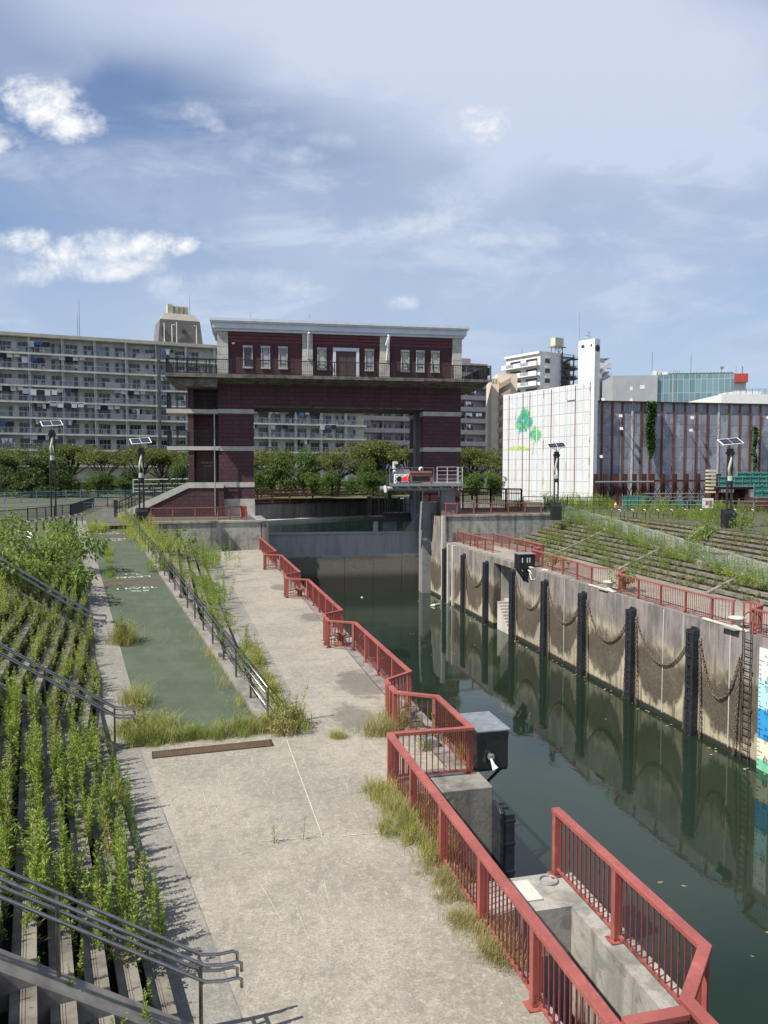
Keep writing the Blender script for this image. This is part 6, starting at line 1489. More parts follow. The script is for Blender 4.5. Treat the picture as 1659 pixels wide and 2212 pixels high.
def barrier(p, rz, lab, g):
    t = thing('hoop_barrier', lab, 'barrier', p, rz, g)
    b = MB(); b.tube([(-.42, 0, -.05), (-.42, 0, .74), (-.36, 0, .8), (.36, 0, .8), (.42, 0, .74), (.42, 0, -.05)], .038, 7); b.build('hoop', M['steel_dull'], t, local=True, smooth=True)
    b = MB(); b.tube([(.2, 0, .8), (.36, 0, .8), (.42, 0, .74), (.42, 0, .6)], .046, 7); b.build('white_sleeve', M['white_paint'], t, local=True, smooth=True)
    return t
def barriers():
    g = 'hoop barriers on the upper left promenade'; t = None
    a, b = at(18, 1158, ZP), at(172, 1132, ZP); n = 11
    for i in range(n):
        p = a.lerp(b, i / (n - 1)); lab = 'steel hoop barrier with a white top in the row at the left, behind the shrubs'
        c = copy_tree(t, p, R(70), lab) if t else None; t = t or barrier(p, R(70), lab, g)
    g = 'hoop barriers on the upper right promenade'; t = None
    for x in (443, 548, 648, 755, 868, 985, 1110, 1240, 1385, 1530):
        p = at(1219.8 + (x - 25) * .2647, 1120, ZP); lab = 'pale steel hoop barrier in the row above the right bank'
        c = copy_tree(t, p, R(-10), lab) if t else None; t = t or barrier(p, R(-10), lab, g)
barriers()
# things afloat and loose
b = MB(); b.add([(0, 0, 0), (.28, .05, .02), (.3, .2, .0), (.05, .22, .0), (.15, .1, .09)], [(0, 1, 4), (1, 2, 4), (2, 3, 4), (3, 0, 4)]); b.v = [v + at(779, 1291, ZW + .02) for v in b.v]; tag(b.build('floating_bag', M['white_paint']), 'small white bag floating in front of the gate leaf', 'litter')
b = MB(); b.tube([at(930, 1308, ZW + .05), at(938, 1307, ZW + .12), at(950, 1305, ZW + .06)], [.05, .12, .07], 7); tag(b.build('floating_float', M['white_paint']), 'small white float drifting beside the second fender from the gate', 'litter')

# ------------------------------------------------------------------ vegetation
rng = np.random.default_rng(11)
def leaf_quads(c, n, L_, W_, mi, droop=.3):
    """diamond leaves at centres c pointing along n (arrays)"""
    m = len(c); n = n / (np.linalg.norm(n, axis=1, keepdims=True) + 1e-9)
    up = rng.normal(size=(m, 3)) * .5 + np.array([0, 0, 1.0]); s = np.cross(n, up); s /= (np.linalg.norm(s, axis=1, keepdims=True) + 1e-9)
    L_ = (np.ones(m) * L_)[:, None]; W_ = (np.ones(m) * W_)[:, None]
    mid = c + n * L_ * .5; tip = c + n * L_; tip[:, 2] -= (droop * L_)[:, 0]
    V = np.stack([c, mid + s * W_ * .5, tip, mid - s * W_ * .5], 1).reshape(-1, 3)
    Q = np.arange(m * 4).reshape(-1, 4)
    return V, Q, np.full(m, mi) if np.isscalar(mi) else mi
def stick(p, q, r0, r1, mi):
    p = np.array(p, float); q = np.array(q, float); d = q - p; d /= np.linalg.norm(d) + 1e-9
    a = np.cross(d, [.3, .9, .2]); a /= np.linalg.norm(a) + 1e-9; b = np.cross(d, a); V = []
    for c, r in ((p, r0), (q, r1)):
        for k in range(3): t = 2 * PI * k / 3; V.append(c + (a * math.cos(t) + b * math.sin(t)) * r)
    return np.array(V), np.array([(0, 1, 4, 3), (1, 2, 5, 4), (2, 0, 3, 5)]), np.full(3, mi)
def join(parts):
    V, Q, I = [], [], []; o = 0
    for v, q, i in parts: V.append(v); Q.append(q + o); I.append(i); o += len(v)
    return np.concatenate(V), np.concatenate(Q), np.concatenate(I)
def weed(h, n, lf, spread=.10, mats=(0, 0, 0, 1), top=0):
    """upright weed with leaves all along the stem"""
    b = rng.normal(size=2) * .12 * h; P = []
    st = stick((0, 0, 0), (b[0], b[1], h), .007, .002, 3); P.append(st)
    t = rng.uniform(.12, 1, n); a = rng.uniform(0, 2 * PI, n)
    c = np.stack([b[0] * t, b[1] * t, h * t], 1) + np.stack([np.cos(a), np.sin(a), a * 0], 1) * spread * rng.uniform(.1, 1, n)[:, None] * (1.15 - t)[:, None]
    d = np.stack([np.cos(a), np.sin(a), rng.uniform(.1, 1.0, n) + .5 * t], 1)
    P.append(leaf_quads(c, d, lf * rng.uniform(.6, 1.25, n) * (1.25 - .5 * t), lf * .36, rng.choice(mats, n)))
    if top:
        m = top; t = rng.uniform(.75, 1.1, m); a = rng.uniform(0, 2 * PI, m); c = np.stack([b[0] * t, b[1] * t, h * t], 1); d = np.stack([np.cos(a) * .6, np.sin(a) * .6, np.ones(m)], 1)
        P.append(leaf_quads(c, d, lf * 1.2, lf * .12, 2))
    return join(P)
def grass(n, h, spread, mats=(0, 0, 1, 2), w=.012, lean=.5):
    p = rng.normal(size=(n, 2)) * spread * .5; a = rng.uniform(0, 2 * PI, n); hh = h * rng.uniform(.45, 1.1, n); l = lean * rng.uniform(.2, 1.2, n) * hh
    dr = np.stack([np.cos(a), np.sin(a)], 1); sd = np.stack([-np.sin(a), np.cos(a)], 1) * w
    z = np.zeros((n, 1)); b0 = np.concatenate([p - sd, z], 1); b1 = np.concatenate([p + sd, z], 1)
    m = p + dr * l[:, None] * .35; m0 = np.concatenate([m - sd * .8, hh[:, None] * .65], 1); m1 = np.concatenate([m + sd * .8, hh[:, None] * .65], 1)
    t = p + dr * l[:, None]; t0 = np.concatenate([t - sd * .15, hh[:, None]], 1); t1 = np.concatenate([t + sd * .15, hh[:, None]], 1)
    V = np.stack([b0, b1, m1, m0, t1, t0], 1).reshape(-1, 3); i = np.arange(n)[:, None] * 6
    Q = np.concatenate([i + np.array([[0, 1, 2, 3]]), i + np.array([[3, 2, 4, 5]])]); mi = rng.choice(mats, n)
    return V, Q, np.concatenate([mi, mi])
def clumps(n, cs, r, lf, mats, flat=.75, w=.5, droop=.35):
    """leaf masses around clump centres"""
    cs = np.asarray(cs); k = rng.integers(0, len(cs), n); d = rng.normal(size=(n, 3)); d /= np.linalg.norm(d, axis=1, keepdims=True)
    rad = np.asarray(r)[k] if hasattr(r, '__len__') else r
    c = cs[k] + d * (rad * rng.uniform(.55, 1.05, n) ** .6)[:, None] * np.array([1, 1, flat])
    o = d + rng.normal(size=(n, 3)) * .55 + np.array([0, 0, .25])
    return leaf_quads(c, o, lf * rng.uniform(.6, 1.3, n), lf * w * rng.uniform(.7, 1.2, n), rng.choice(mats, n), droop)
def place(src, pts):
    """merge transformed copies: pts = (x, y, z, scale, rot)"""
    P = []
    for (x, y, z, s, a) in pts:
        V, Q, I = src[rng.integers(len(src))]; c, sn = math.cos(a), math.sin(a)
        v = V * s; v = np.stack([v[:, 0] * c - v[:, 1] * sn + x, v[:, 0] * sn + v[:, 1] * c + y, v[:, 2] + z], 1); P.append((v, Q, I))
    return join(P)
def veg(name, geo, mats, label=None, cat=None, group=None, kind=None, parent=None, loc=None):
    V, Q, I = geo
    if parent is None and loc is None: loc = np.array([V[:, 0].mean(), V[:, 1].mean(), V[:, 2].min()])
    if loc is not None: V = V - np.asarray(loc)
    o = link(name, np_mesh(name, V, Q, I, [M[m] for m in mats]), parent)
    if loc is not None: o.location = tuple(loc)
    return tag(o, label, cat, group, kind)
WEEDM = ('f_weed', 'f_yellow', 'f_dry', 'stem'); GRASSM = ('f_grass', 'f_yellow', 'f_dry'); DARKM = ('f_dark', 'f_weed', 'f_dry', 'stem')
W_TALL = [weed(rng.uniform(.75, 1.05), 100, .078, .085, (0, 0, 0, 1)) for _ in range(7)]
W_YEL = [weed(rng.uniform(.8, 1.1), 104, .082, .095, (0, 1, 1, 1), 16) for _ in range(5)]
W_BUSHY = [weed(rng.uniform(.45, .7), 60, .095, .20, (0, 0, 0, 2)) for _ in range(6)]
W_LOW = [weed(rng.uniform(.18, .34), 26, .08, .16, (0, 0, 1, 2)) for _ in range(6)]
G_TUFT = [grass(60, .42, .34, (0, 0, 1, 2), .006, .9) for _ in range(6)]; G_LONG = [grass(70, .7, .42, (0, 0, 1, 2, 2), .005, 1.0) for _ in range(6)]; G_SPARSE = [grass(30, .34, .45, (0, 1, 2, 2), .0045, 1.3) for _ in range(6)]
def spike(h, n):
    """tall thin feathery stem"""
    b = rng.normal(size=2) * .07 * h; t = rng.uniform(.08, 1.0, n); a = rng.uniform(0, 2 * PI, n)
    c = np.stack([b[0] * t, b[1] * t, h * t], 1); d = np.stack([np.cos(a) * .75, np.sin(a) * .75, rng.uniform(.4, 1.2, n)], 1)
    L_ = h * (.13 * (1.15 - t) + .035) * rng.uniform(.6, 1.2, n)
    return join([stick((0, 0, 0), (b[0], b[1], h), .006, .002, 3), leaf_quads(c, d, L_, L_ * .22, np.where(t < .22, 2, rng.choice((0, 0, 1), n)), .15)])
W_SPIKE = [spike(rng.uniform(.85, 1.25), 150) for _ in range(8)]
SPIKEM = ('f_spike', 'f_weed', 'f_dry', 'stem')
def bank_z(k): return RS * k
def vnoise(x, y, s): return math.sin(x * 1.7 * s + 1.3 * math.sin(y * .9 * s)) * math.cos(y * 1.3 * s + 1.1 * math.sin(x * 1.1 * s + 2))
# --- weeds in the slots of the near left bank
def bank_weeds():
    tall, yel, bushy, low, spk = [], [], [], [], []
    for k in range(0, NTIER + 1):
        d = k * TR + .015; z = RS * k - .03
        for a in np.arange(-15, 0, .075):
            p = ptA(d, a); v = vnoise(a * .8, k * 3.1, 1.0) + .25
            near = a < -9.9                       # the foot of the photograph is barer
            if rng.random() > (.10 if near else .58 if v > -.15 else .20): continue
            if k == 0 and rng.random() < .35: continue
            j = rng.normal(size=2) * .05; s = rng.uniform(.6, 1.15) * (1.0 if v > .0 else .75) * (.6 if near else 1)
            q = (p.x + j[0], p.y + j[1], z, s * (.8 if k == 0 else 1), rng.uniform(0, 6.28))
            yl = vnoise(a * .5 + k, k * 1.7 + 5, .9)
            (spk if rng.random() < (.85 if yl > .1 else .45) else yel if yl > .38 else tall if rng.random() < .72 else bushy).append(q)
            if rng.random() < .3: low.append((p.x + j[1], p.y + j[0], z, rng.uniform(.6, 1.2), 0))
    nd = len(spk) // 9
    veg('bank_weeds', place(W_SPIKE, spk[::9]), ('f_dry', 'f_grass', 'f_dry', 'stem_red'), kind='stuff'); spk = [q for i_, q in enumerate(spk) if i_ % 9]
    veg('bank_weeds', place(W_SPIKE, spk), SPIKEM, kind='stuff'); veg('bank_weeds', place(W_TALL, tall), WEEDM, kind='stuff'); veg('bank_weeds', place(W_YEL, yel), WEEDM, kind='stuff'); veg('bank_weeds', place(W_BUSHY, bushy), DARKM, kind='stuff'); veg('bank_weeds', place(W_LOW, low), WEEDM, kind='stuff')
    bushy, tall, dry, low = [], [], [], []
    for k in range(0, NTIER + 1):
        d = k * TR + .015; z = RS * k - .03; e = endB(d); b0 = bend(d); ln = (e - b0).length
        for a in np.arange(0.2, min(max(ln, .5), 34), .085):
            p = b0 + UB * a; v = vnoise(a * .6, k * 1.9 + 1, .8)
            if a < 3.0 and rng.random() < .5: continue
            if rng.random() > (.78 if v > -.2 else .34): continue
            if k == 0: continue
            j = rng.normal(size=2) * .05; q = (p.x + j[0], p.y + j[1], z, rng.uniform(.55, 1.0), rng.uniform(0, 6.28))
            r = rng.random(); (bushy if r < .62 else tall if v > .1 or r < .8 else dry if r < .92 else low).append(q)
    veg('bank_weeds', place(W_BUSHY, bushy), DARKM, kind='stuff'); veg('bank_weeds', place(W_YEL, tall), WEEDM, kind='stuff'); veg('bank_weeds', place(W_LOW, low + dry), ('f_dry', 'f_weed', 'f_dark', 'stem_red'), kind='stuff')
bank_weeds()
def along(px_pts, n, zf, jit=(.25, .25)):
    """n ground points along a sighted line"""
    P = [zf(*p) for p in px_pts]; seg = [(P[i + 1] - P[i]).length for i in range(len(P) - 1)]; T = sum(seg); out = []
    cen = [(rng.uniform(0, T), rng.normal() * .8, rng.normal() * .8) for _ in range(max(3, n // 5))]
    for i in range(n):
        ck = cen[rng.integers(len(cen))]; d = min(T * .999, max(0.0, ck[0] + rng.normal() * T * .03))
        for k, l in enumerate(seg):
            if d <= l: break
            d -= l
        p = P[k].lerp(P[k + 1], min(1, d / l)); out.append((p.x + (ck[1] + rng.normal() * .6) * jit[0], p.y + (ck[2] + rng.normal() * .6) * jit[1], p.z))
    return out
def rampz(x, y):
    p = at(x, y, 0)
    for _ in range(6): s = (p - O8).dot(U8); p = at(x, y, zr(s))
    return p
Z0 = lambda x, y: at(x, y, 0)
def SC(pts, a, b): return [(x, y, z, rng.uniform(a, b), rng.uniform(0, 6.28)) for (x, y, z) in pts]
def clump(label, name, src, pts, mats, cat='weeds', group=None): return veg(name, place(src, pts), mats, label, cat, group)
# grass and weeds across the foot of the ramp
clump('strip of grass and weeds along the foot of the green ramp, above the drain grating', 'grass_strip', G_TUFT + W_LOW + G_LONG + W_BUSHY, SC(along([(285, 1598), (330, 1604), (460, 1590), (570, 1572)], 210, Z0, (.10, .2)), .3, .75), ('f_weed', 'f_grass', 'f_dry', 'stem'))
clump('tangled weed clump at the left corner of the ramp foot', 'weed_clump', W_BUSHY + G_TUFT, SC(along([(285, 1580), (335, 1598)], 46, Z0, (.22, .25)), .7, 1.3), GRASSM + ('stem',))
clump('bushy green weed clump beside the last ramp handrail post', 'weed_clump', W_BUSHY + W_TALL + G_TUFT, SC(along([(585, 1580), (640, 1585), (610, 1560)], 62, Z0, (.22, .25)), .6, 1.15), ('f_grass', 'f_weed', 'f_dry', 'stem'))
clump('yellow grass strip between the ramp handrail and the walkway', 'grass_strip', G_TUFT + W_YEL, SC(along([(545, 1405), (560, 1450), (590, 1500), (610, 1560)], 120, Z0, (.10, .25)), .4, .8), ('f_yellow', 'f_grass', 'f_dry', 'stem'))
clump('small green weeds at the walkway edge beyond the yellow grass', 'weed_clump', W_TALL + W_LOW, SC(along([(535, 1400), (545, 1385)], 14, Z0, (.22, .35)), .6, 1.0), WEEDM)
clump('dry grass beside the railing corner past the steel cabinet', 'grass_clump', G_LONG + W_LOW, SC(along([(775, 1590), (835, 1588), (850, 1560)], 46, Z0, (.2, .2)), .45, .9), ('f_dry', 'f_grass', 'f_dry', 'stem'))
clump('small grass tuft in the walkway crack left of the railing corner', 'grass_clump', G_TUFT, SC(along([(725, 1592), (750, 1590)], 7, Z0, (.08, .06)), .4, .6), GRASSM)
clump('pale dry grass spreading from under the nearest long railing', 'grass_clump', G_LONG + G_TUFT + W_LOW, SC(along([(830, 1705), (860, 1745), (895, 1800), (940, 1860)], 170, Z0, (.24, .24)), .25, .75), ('f_grass', 'f_yellow', 'f_dry', 'stem'))
clump('sparse dry grass farther down under the nearest long railing', 'grass_clump', G_SPARSE + G_TUFT, SC(along([(945, 1870), (995, 1950), (1045, 2030), (1070, 2090)], 130, Z0, (.2, .22)), .25, .62), ('f_dry', 'f_grass', 'f_dry'))
clump('weeds growing inside the railing bay over the concrete block', 'weed_clump', W_TALL + W_LOW, SC(along([(900, 1600), (960, 1640), (905, 1560), (925, 1545)], 22, Z0, (.2, .2)), .5, .95), ('f_weed', 'f_grass', 'f_dry', 'stem'))
clump('grass tuft on the concrete block right of the bay weeds', 'grass_clump', G_LONG, SC(along([(985, 1655), (1005, 1640)], 8, Z0, (.1, .1)), .4, .6), GRASSM)
for i, (x, y, h, w) in enumerate(((593, 1821, .34, 'shorter lone seedling growing from the walkway crack'), (655, 1815, .46, 'taller lone seedling growing from the walkway crack'))):
    p = at(x, y, 0); veg('seedling', place([weed(h, 34, .055, .05, (0, 0, 2))], [(p.x, p.y, 0, 1, 0)]), WEEDM, w, 'seedling')
# weeds on the lower left terrace
clump('feathery light green weed bank in front of the left retaining wall', 'weed_clump', W_YEL + W_BUSHY, SC(along([(385, 1195), (440, 1205), (470, 1230)], 90, lambda x, y: at(x, y, .7), (.7, 1.4)), .9, 1.6), ('f_weed', 'f_weed', 'f_yellow', 'stem'))
clump('feathery light green weed clump on the terrace beside the walkway middle', 'weed_clump', W_YEL + W_BUSHY, SC(along([(415, 1265), (450, 1290), (485, 1310)], 110, lambda x, y: at(x, y, .3), (.5, 1.2)), .7, 1.15), ('f_weed', 'f_weed', 'f_yellow', 'stem'))
clump('dark leafy shrub by the top of the ramp handrail', 'shrub', [clumps(260, [(0, 0, .5), (.6, .3, .6), (-.5, .4, .4)], .55, .22, (0, 0, 1))], [(at(372, 1175, 1.8).x, at(372, 1175, 1.8).y, 1.5, 1.4, 0)], ('f_bush', 'f_dark'), 'shrub')
clump('round yellow green weed clump on the right edge of the ramp', 'weed_clump', W_YEL + W_BUSHY, SC([(*rampz(350, 1238)[:3],)] * 1 + along([(342, 1230), (362, 1240)], 26, rampz, (.3, .5)), .8, 1.3), ('f_weed', 'f_yellow', 'f_dry', 'stem'))
clump('bright yellow grass at the left of the ramp top', 'grass_clump', G_LONG + W_YEL, SC(along([(208, 1146), (214, 1152)], 26, rampz, (.3, .7)), .8, 1.4), ('f_yellow', 'f_grass', 'f_yellow', 'stem'))
clump('bright yellow grass bank along the right of the ramp top below the solar lamp', 'grass_clump', G_LONG + W_YEL, SC(along([(270, 1130), (295, 1140), (312, 1165), (325, 1190)], 120, rampz, (.5, .9)), .8, 1.5), ('f_yellow', 'f_grass', 'f_yellow', 'stem'))
clump('green grass strip along the left edge of the ramp', 'grass_strip', G_TUFT, SC(along([(228, 1185), (238, 1235), (246, 1275)], 70, rampz, (.08, .4)), .5, .9), ('f_weed', 'f_grass', 'f_yellow'))
clump('spiky weed clump on the left edge of the ramp beside the third handrail', 'weed_clump', W_TALL + G_LONG, SC(along([(262, 1385), (274, 1392)], 34, rampz, (.16, .25)), .7, 1.15), ('f_grass', 'f_weed', 'f_dry', 'stem'))
clump('thin dry weeds on the ramp edge between two handrails', 'weed_clump', G_LONG + W_LOW, SC(along([(292, 1500), (305, 1560)], 20, rampz, (.08, .3)), .5, .9), ('f_dry', 'f_grass', 'f_weed', 'stem'))
clump('low grass along the ramp kerb under the steel handrail', 'grass_strip', G_SPARSE, SC(along([(385, 1290), (455, 1420), (520, 1530)], 60, rampz, (.08, .4)), .4, .8), GRASSM)
clump('grass growing behind the short red railing at the gate foot', 'grass_strip', G_TUFT + W_LOW, SC(along([(345, 1110), (430, 1109), (510, 1110)], 130, lambda x, y: at(x, y, ZP), (.6, .7)), .6, 1.1), ('f_weed', 'f_yellow', 'f_dry', 'stem'))
clump('weeds round the promenade edge by the blue railing', 'weed_clump', W_BUSHY + W_LOW, SC(along([(240, 1098), (300, 1096)], 60, lambda x, y: at(x, y, ZP), (1.0, 1.2)), 1.0, 2.0), ('f_dark', 'f_weed', 'stem_red', 'stem'))
clump('weeds along the foot of the stone retaining wall, left quay', 'weed_clump', W_LOW + G_TUFT, SC(along([(470, 1188), (555, 1186)], 14, Z0, (.3, .15)), .6, 1.1), WEEDM)
# big leafy shrubs on the left bank
def shrub(p, r, h, n, mats, label, lf=.21):
    cs = []; rs = []
    for _ in range(9):
        a = rng.uniform(0, 2 * PI); q = rng.uniform(.15, .8) * r; cs.append((q * math.cos(a), q * math.sin(a), h * rng.uniform(.3, .85))); rs.append(r * rng.uniform(.25, .42))
    g = clumps(n, cs, np.array(rs), lf, (0, 0, 0, 1, 1, 2), .8, .62, .55)
    st = join([stick((0, 0, -.2), np.array(c) * .9, .03, .01, 3) for c in cs])
    t = thing('shrub', label, 'shrub', p, 0, 'leafy shrubs on the left bank')
    V, Q, I = g; link('foliage', np_mesh('foliage', V, Q, I, [M[m] for m in mats[:3]]), t)
    V, Q, I = st; link('stem', np_mesh('stem', V, Q, I * 0, [M['stem']]), t)
BM = ('f_bush', 'f_dark', 'f_weed')
for (x, y, z, r, h, n, w) in ((60, 1205, 2.5, 2.2, 2.0, 760, 'yellow green leafy shrub at the left behind the hoop barriers'), (150, 1200, 1.9, 2.1, 1.8, 760, 'rounded leafy shrub nearest the ramp top'), (128, 1150, 2.5, .95, 1.6, 260, 'young broad leaved tree shoot among the hoop barriers'), (15, 1265, 2.4, 1.7, 2.1, 700, 'tall dark green shrub at the left edge'),
    (70, 1262, 2.2, 1.2, 1.2, 480, 'big leaved green shrub above the third handrail'), (160, 1265, 1.4, 1.1, 1.2, 420, 'brownish shrub under the rounded one'), (-10, 1200, 2.5, 1.8, 2.4, 560, 'shrub cut by the left picture edge'), (100, 1225, 2.2, 1.4, 1.6, 460, 'middle leafy shrub between the two biggest')):
    shrub(at(x, y + 15, z), r, h, n, BM, w)
# --- right bank
def right_weeds():
    low, bush, yel, dark = [], [], [], []
    W0 = Vector((3.0, 19.5, 0)); W1 = Vector((1.5, 66.9, 0)); wd = (W1 - W0).normalized(); wn = Vector((-wd.y, wd.x, 0)); k0 = L(0, 3.33)
    for k in range(0, 9):
        d = 1.22 + k * .585
        for a in np.arange(8, 47, .16):
            p = W0 + wn * d + wd * a; s = (p - O8).dot(U8); tt = (p - O8).dot(V8)
            if tt < 3.5 : continue
            v = vnoise(a * .5, k * 2.3 + 9, .9)
            if rng.random() > (.9 if v > .05 else .5 if v > -.3 else .2): continue
            q = (MIRX - p.x + rng.normal() * .07, p.y + rng.normal() * .1, .25 * k - .05, rng.uniform(.7, 1.5), rng.uniform(0, 6.28))
            (bush if v > .2 and rng.random() < .6 else low).append(q)
    for k in range(1, NTIER + 1):
        d = k * TR; b0 = bend(d); e = endB(d); ln = (e - b0).length
        for a in np.arange(6, ln, .16):
            p = b0 + UB * a; v = vnoise(a * .5 + 3, k * 2.3 + 4, .9)
            if rng.random() > (.75 if v > .1 else .45): continue
            q = (MIRX - p.x, p.y, RS * k - .03, rng.uniform(.5, 1.2), rng.uniform(0, 6.28)); (bush if v > .45 else low).append(q)
    for s in np.arange(8, 50, .055):                # beside the meshed handrail and over the old ramp
        v = vnoise(s * .7, 3, .8)
        for (tmin, tmax, pr) in ((3.4, 3.9, .75), (2.0, 3.05, .6), (.2, 2.0, .3)):
            if rng.random() > pr * (1 if v > -.3 else .5): continue
            t_ = rng.uniform(tmin, tmax); p = L(s, t_, zr(s)); q = (MIRX - p.x, p.y, p.z + (-.1 if t_ > 3.3 else 0), rng.uniform(.5, 1.25), rng.uniform(0, 6.28))
            (yel if v > .15 or s < 18 else bush if rng.random() < .6 else low).append(q)
    for _ in range(5200):                            # upper promenade
        y = rng.uniform(40, 92); x = rng.uniform(31, 62)
        px, py = pxl((x, y, ZP))
        if px > 1700 or px < 1180: continue
        s = (Vector((MIRX - x, y, 0)) - O8); tt = s.dot(V8); 
        if tt > -4.6 and y < 71: continue
        v = vnoise(x * .35, y * .22, 1.0)
        if px < 1330 and py < 1100: v += .8
        if 1290 < px < 1420 and 1112 < py < 1160: continue
        if v < -.25: continue
        q = (x, y, ZP - .03, rng.uniform(.6, 1.25) * (1.4 if v > .5 else .9), rng.uniform(0, 6.28)); (yel if v > .62 and rng.random() < .5 else bush if v > .2 else low).append(q)
    veg('right_bank_weeds', place(W_LOW + W_BUSHY, low), ('f_dark', 'f_weed', 'f_dry', 'stem'), kind='stuff'); veg('right_bank_weeds', place(W_BUSHY + W_TALL, bush), ('f_weed', 'f_weed', 'f_dark', 'stem'), kind='stuff'); veg('right_bank_weeds', place(W_YEL + W_BUSHY, yel), ('f_weed', 'f_yellow', 'f_yellow', 'stem'), kind='stuff')
    # individual bigger plants
    for (x, y, z, r, h, w) in ((1530, 1165, 2.3, 1.0, 1.5, 'bushy weed at the right before the lamp with the box base'), (1600, 1150, 2.4, .9, 1.4, 'leafy bush right of the lamp with the box base'), (1240, 1085, 2.5, 1.6, 1.9, 'green bush at the foot of the white wall'), (1215, 1078, 2.5, 1.4, 2.4, 'small olive tree bush behind the lamp by the white wall'), (1180, 1088, 2.5, 1.5, 1.5, 'green bush left of the lamp by the white wall'), (1120, 1098, 2.5, 1.3, 1.0, 'low creeping bush behind the red railing on the right retaining wall'), (1380, 1093, 2.5, 1.3, 1.6, 'dark green bush among the hoop barriers at the right'), (1295, 1100, 2.5, 1.4, 1.7, 'feathery bush beside the low mesh fence'), (1545, 1120, 2.5, .9, 1.7, 'feathery pale bush left of the right lamp base'), (1490, 1185, 1.6, .9, 1.0, 'round weed bush on the upper steps of the right bank'), (1200, 1215, .5, 1.0, .8, 'green weed bush at the foot of the right bank behind the red railing'), (1350, 1262, .4, .8, .7, 'small weed bush low on the right bank')):
        p = at(x, y, z); g = clumps(420, [(rng.normal() * r * .4, rng.normal() * r * .4, h * rng.uniform(.25, .8)) for _ in range(7)], r * .42, .17, (0, 0, 1, 2), .9, .5)
        t = thing('bush', w, 'bush', p, 0, 'bushes on the right bank'); V, Q, I = g; link('foliage', np_mesh('foliage', V, Q, I, [M['f_weed'], M['f_bush'], M['f_dark']]), t)
        V, Q, I = join([stick((0, 0, -.2), (rng.normal() * .2, rng.normal() * .2, h * .7), .025, .01, 0) for _ in range(5)]); link('stem', np_mesh('stem', V, Q, I, [M['stem']]), t)
right_weeds()
def left_terrace_weeds():
    W0 = Vector((3.0, 19.5, 0)); W1 = Vector((1.5, 66.9, 0)); wd = (W1 - W0).normalized(); wn = Vector((-wd.y, wd.x, 0)); low, bush = [], []
    for k in range(0, 9):
        d = 1.22 + k * .585
        for a in np.arange(1, 47, .10):
            p = W0 + wn * d + wd * a; tt = (p - O8).dot(V8)
            if tt < 3.45: continue
            v = vnoise(a * .45 + 2, k * 1.3, .9)
            if rng.random() > (.34 if v > .1 else .10): continue
            q = (p.x + rng.normal() * .1, p.y + rng.normal() * .1, .25 * k - .05, rng.uniform(.6, 1.2), rng.uniform(0, 6.28)); (bush if v > .5 else low).append(q)
    veg('terrace_weeds', place(W_LOW + G_TUFT, low), ('f_weed', 'f_grass', 'f_dry', 'stem'), kind='stuff'); veg('terrace_weeds', place(W_BUSHY + W_YEL, bush), ('f_weed', 'f_weed', 'f_yellow', 'stem'), kind='stuff')
left_terrace_weeds()
# ivy on the grey wall
def ivy(c, y0, y1, wd, lab, n):
    Mx = W(PG); P = []
    for i in range(n):
        f = rng.random(); y = y0 + (y1 - y0) * f; w = wd * (1 if f < .75 else (1 - f) * 4 + .1) * .5; x = GX(c) + rng.uniform(-w, w) + .12 * math.sin(f * 9)
        wp = Mx @ Vector((x, -.06 - rng.random() * .4, 0)); z = CAMZ + (1015 - (677.7 + y * .3872)) / FOC * ((wp - CAM).x * math.sin(YAW) + (wp - CAM).y * math.cos(YAW)); P.append((wp.x, wp.y, z))
    c_ = np.array(P); nrm = np.array(Mx.to_3x3() @ Vector((0, -1, 0)))[None] + rng.normal(size=(n, 3)) * .5
    veg('ivy', leaf_quads(c_, nrm, .34, .3, rng.choice((0, 0, 1), n), .5), ('f_ivy', 'f_green'), lab, 'ivy')
ivy(992, 492, 795, 1.15, 'thick dark green ivy hanging down the grey panel wall', 1500); ivy(1570, 632, 872, .5, 'thin pale ivy strand near the right end of the grey panel wall', 420)
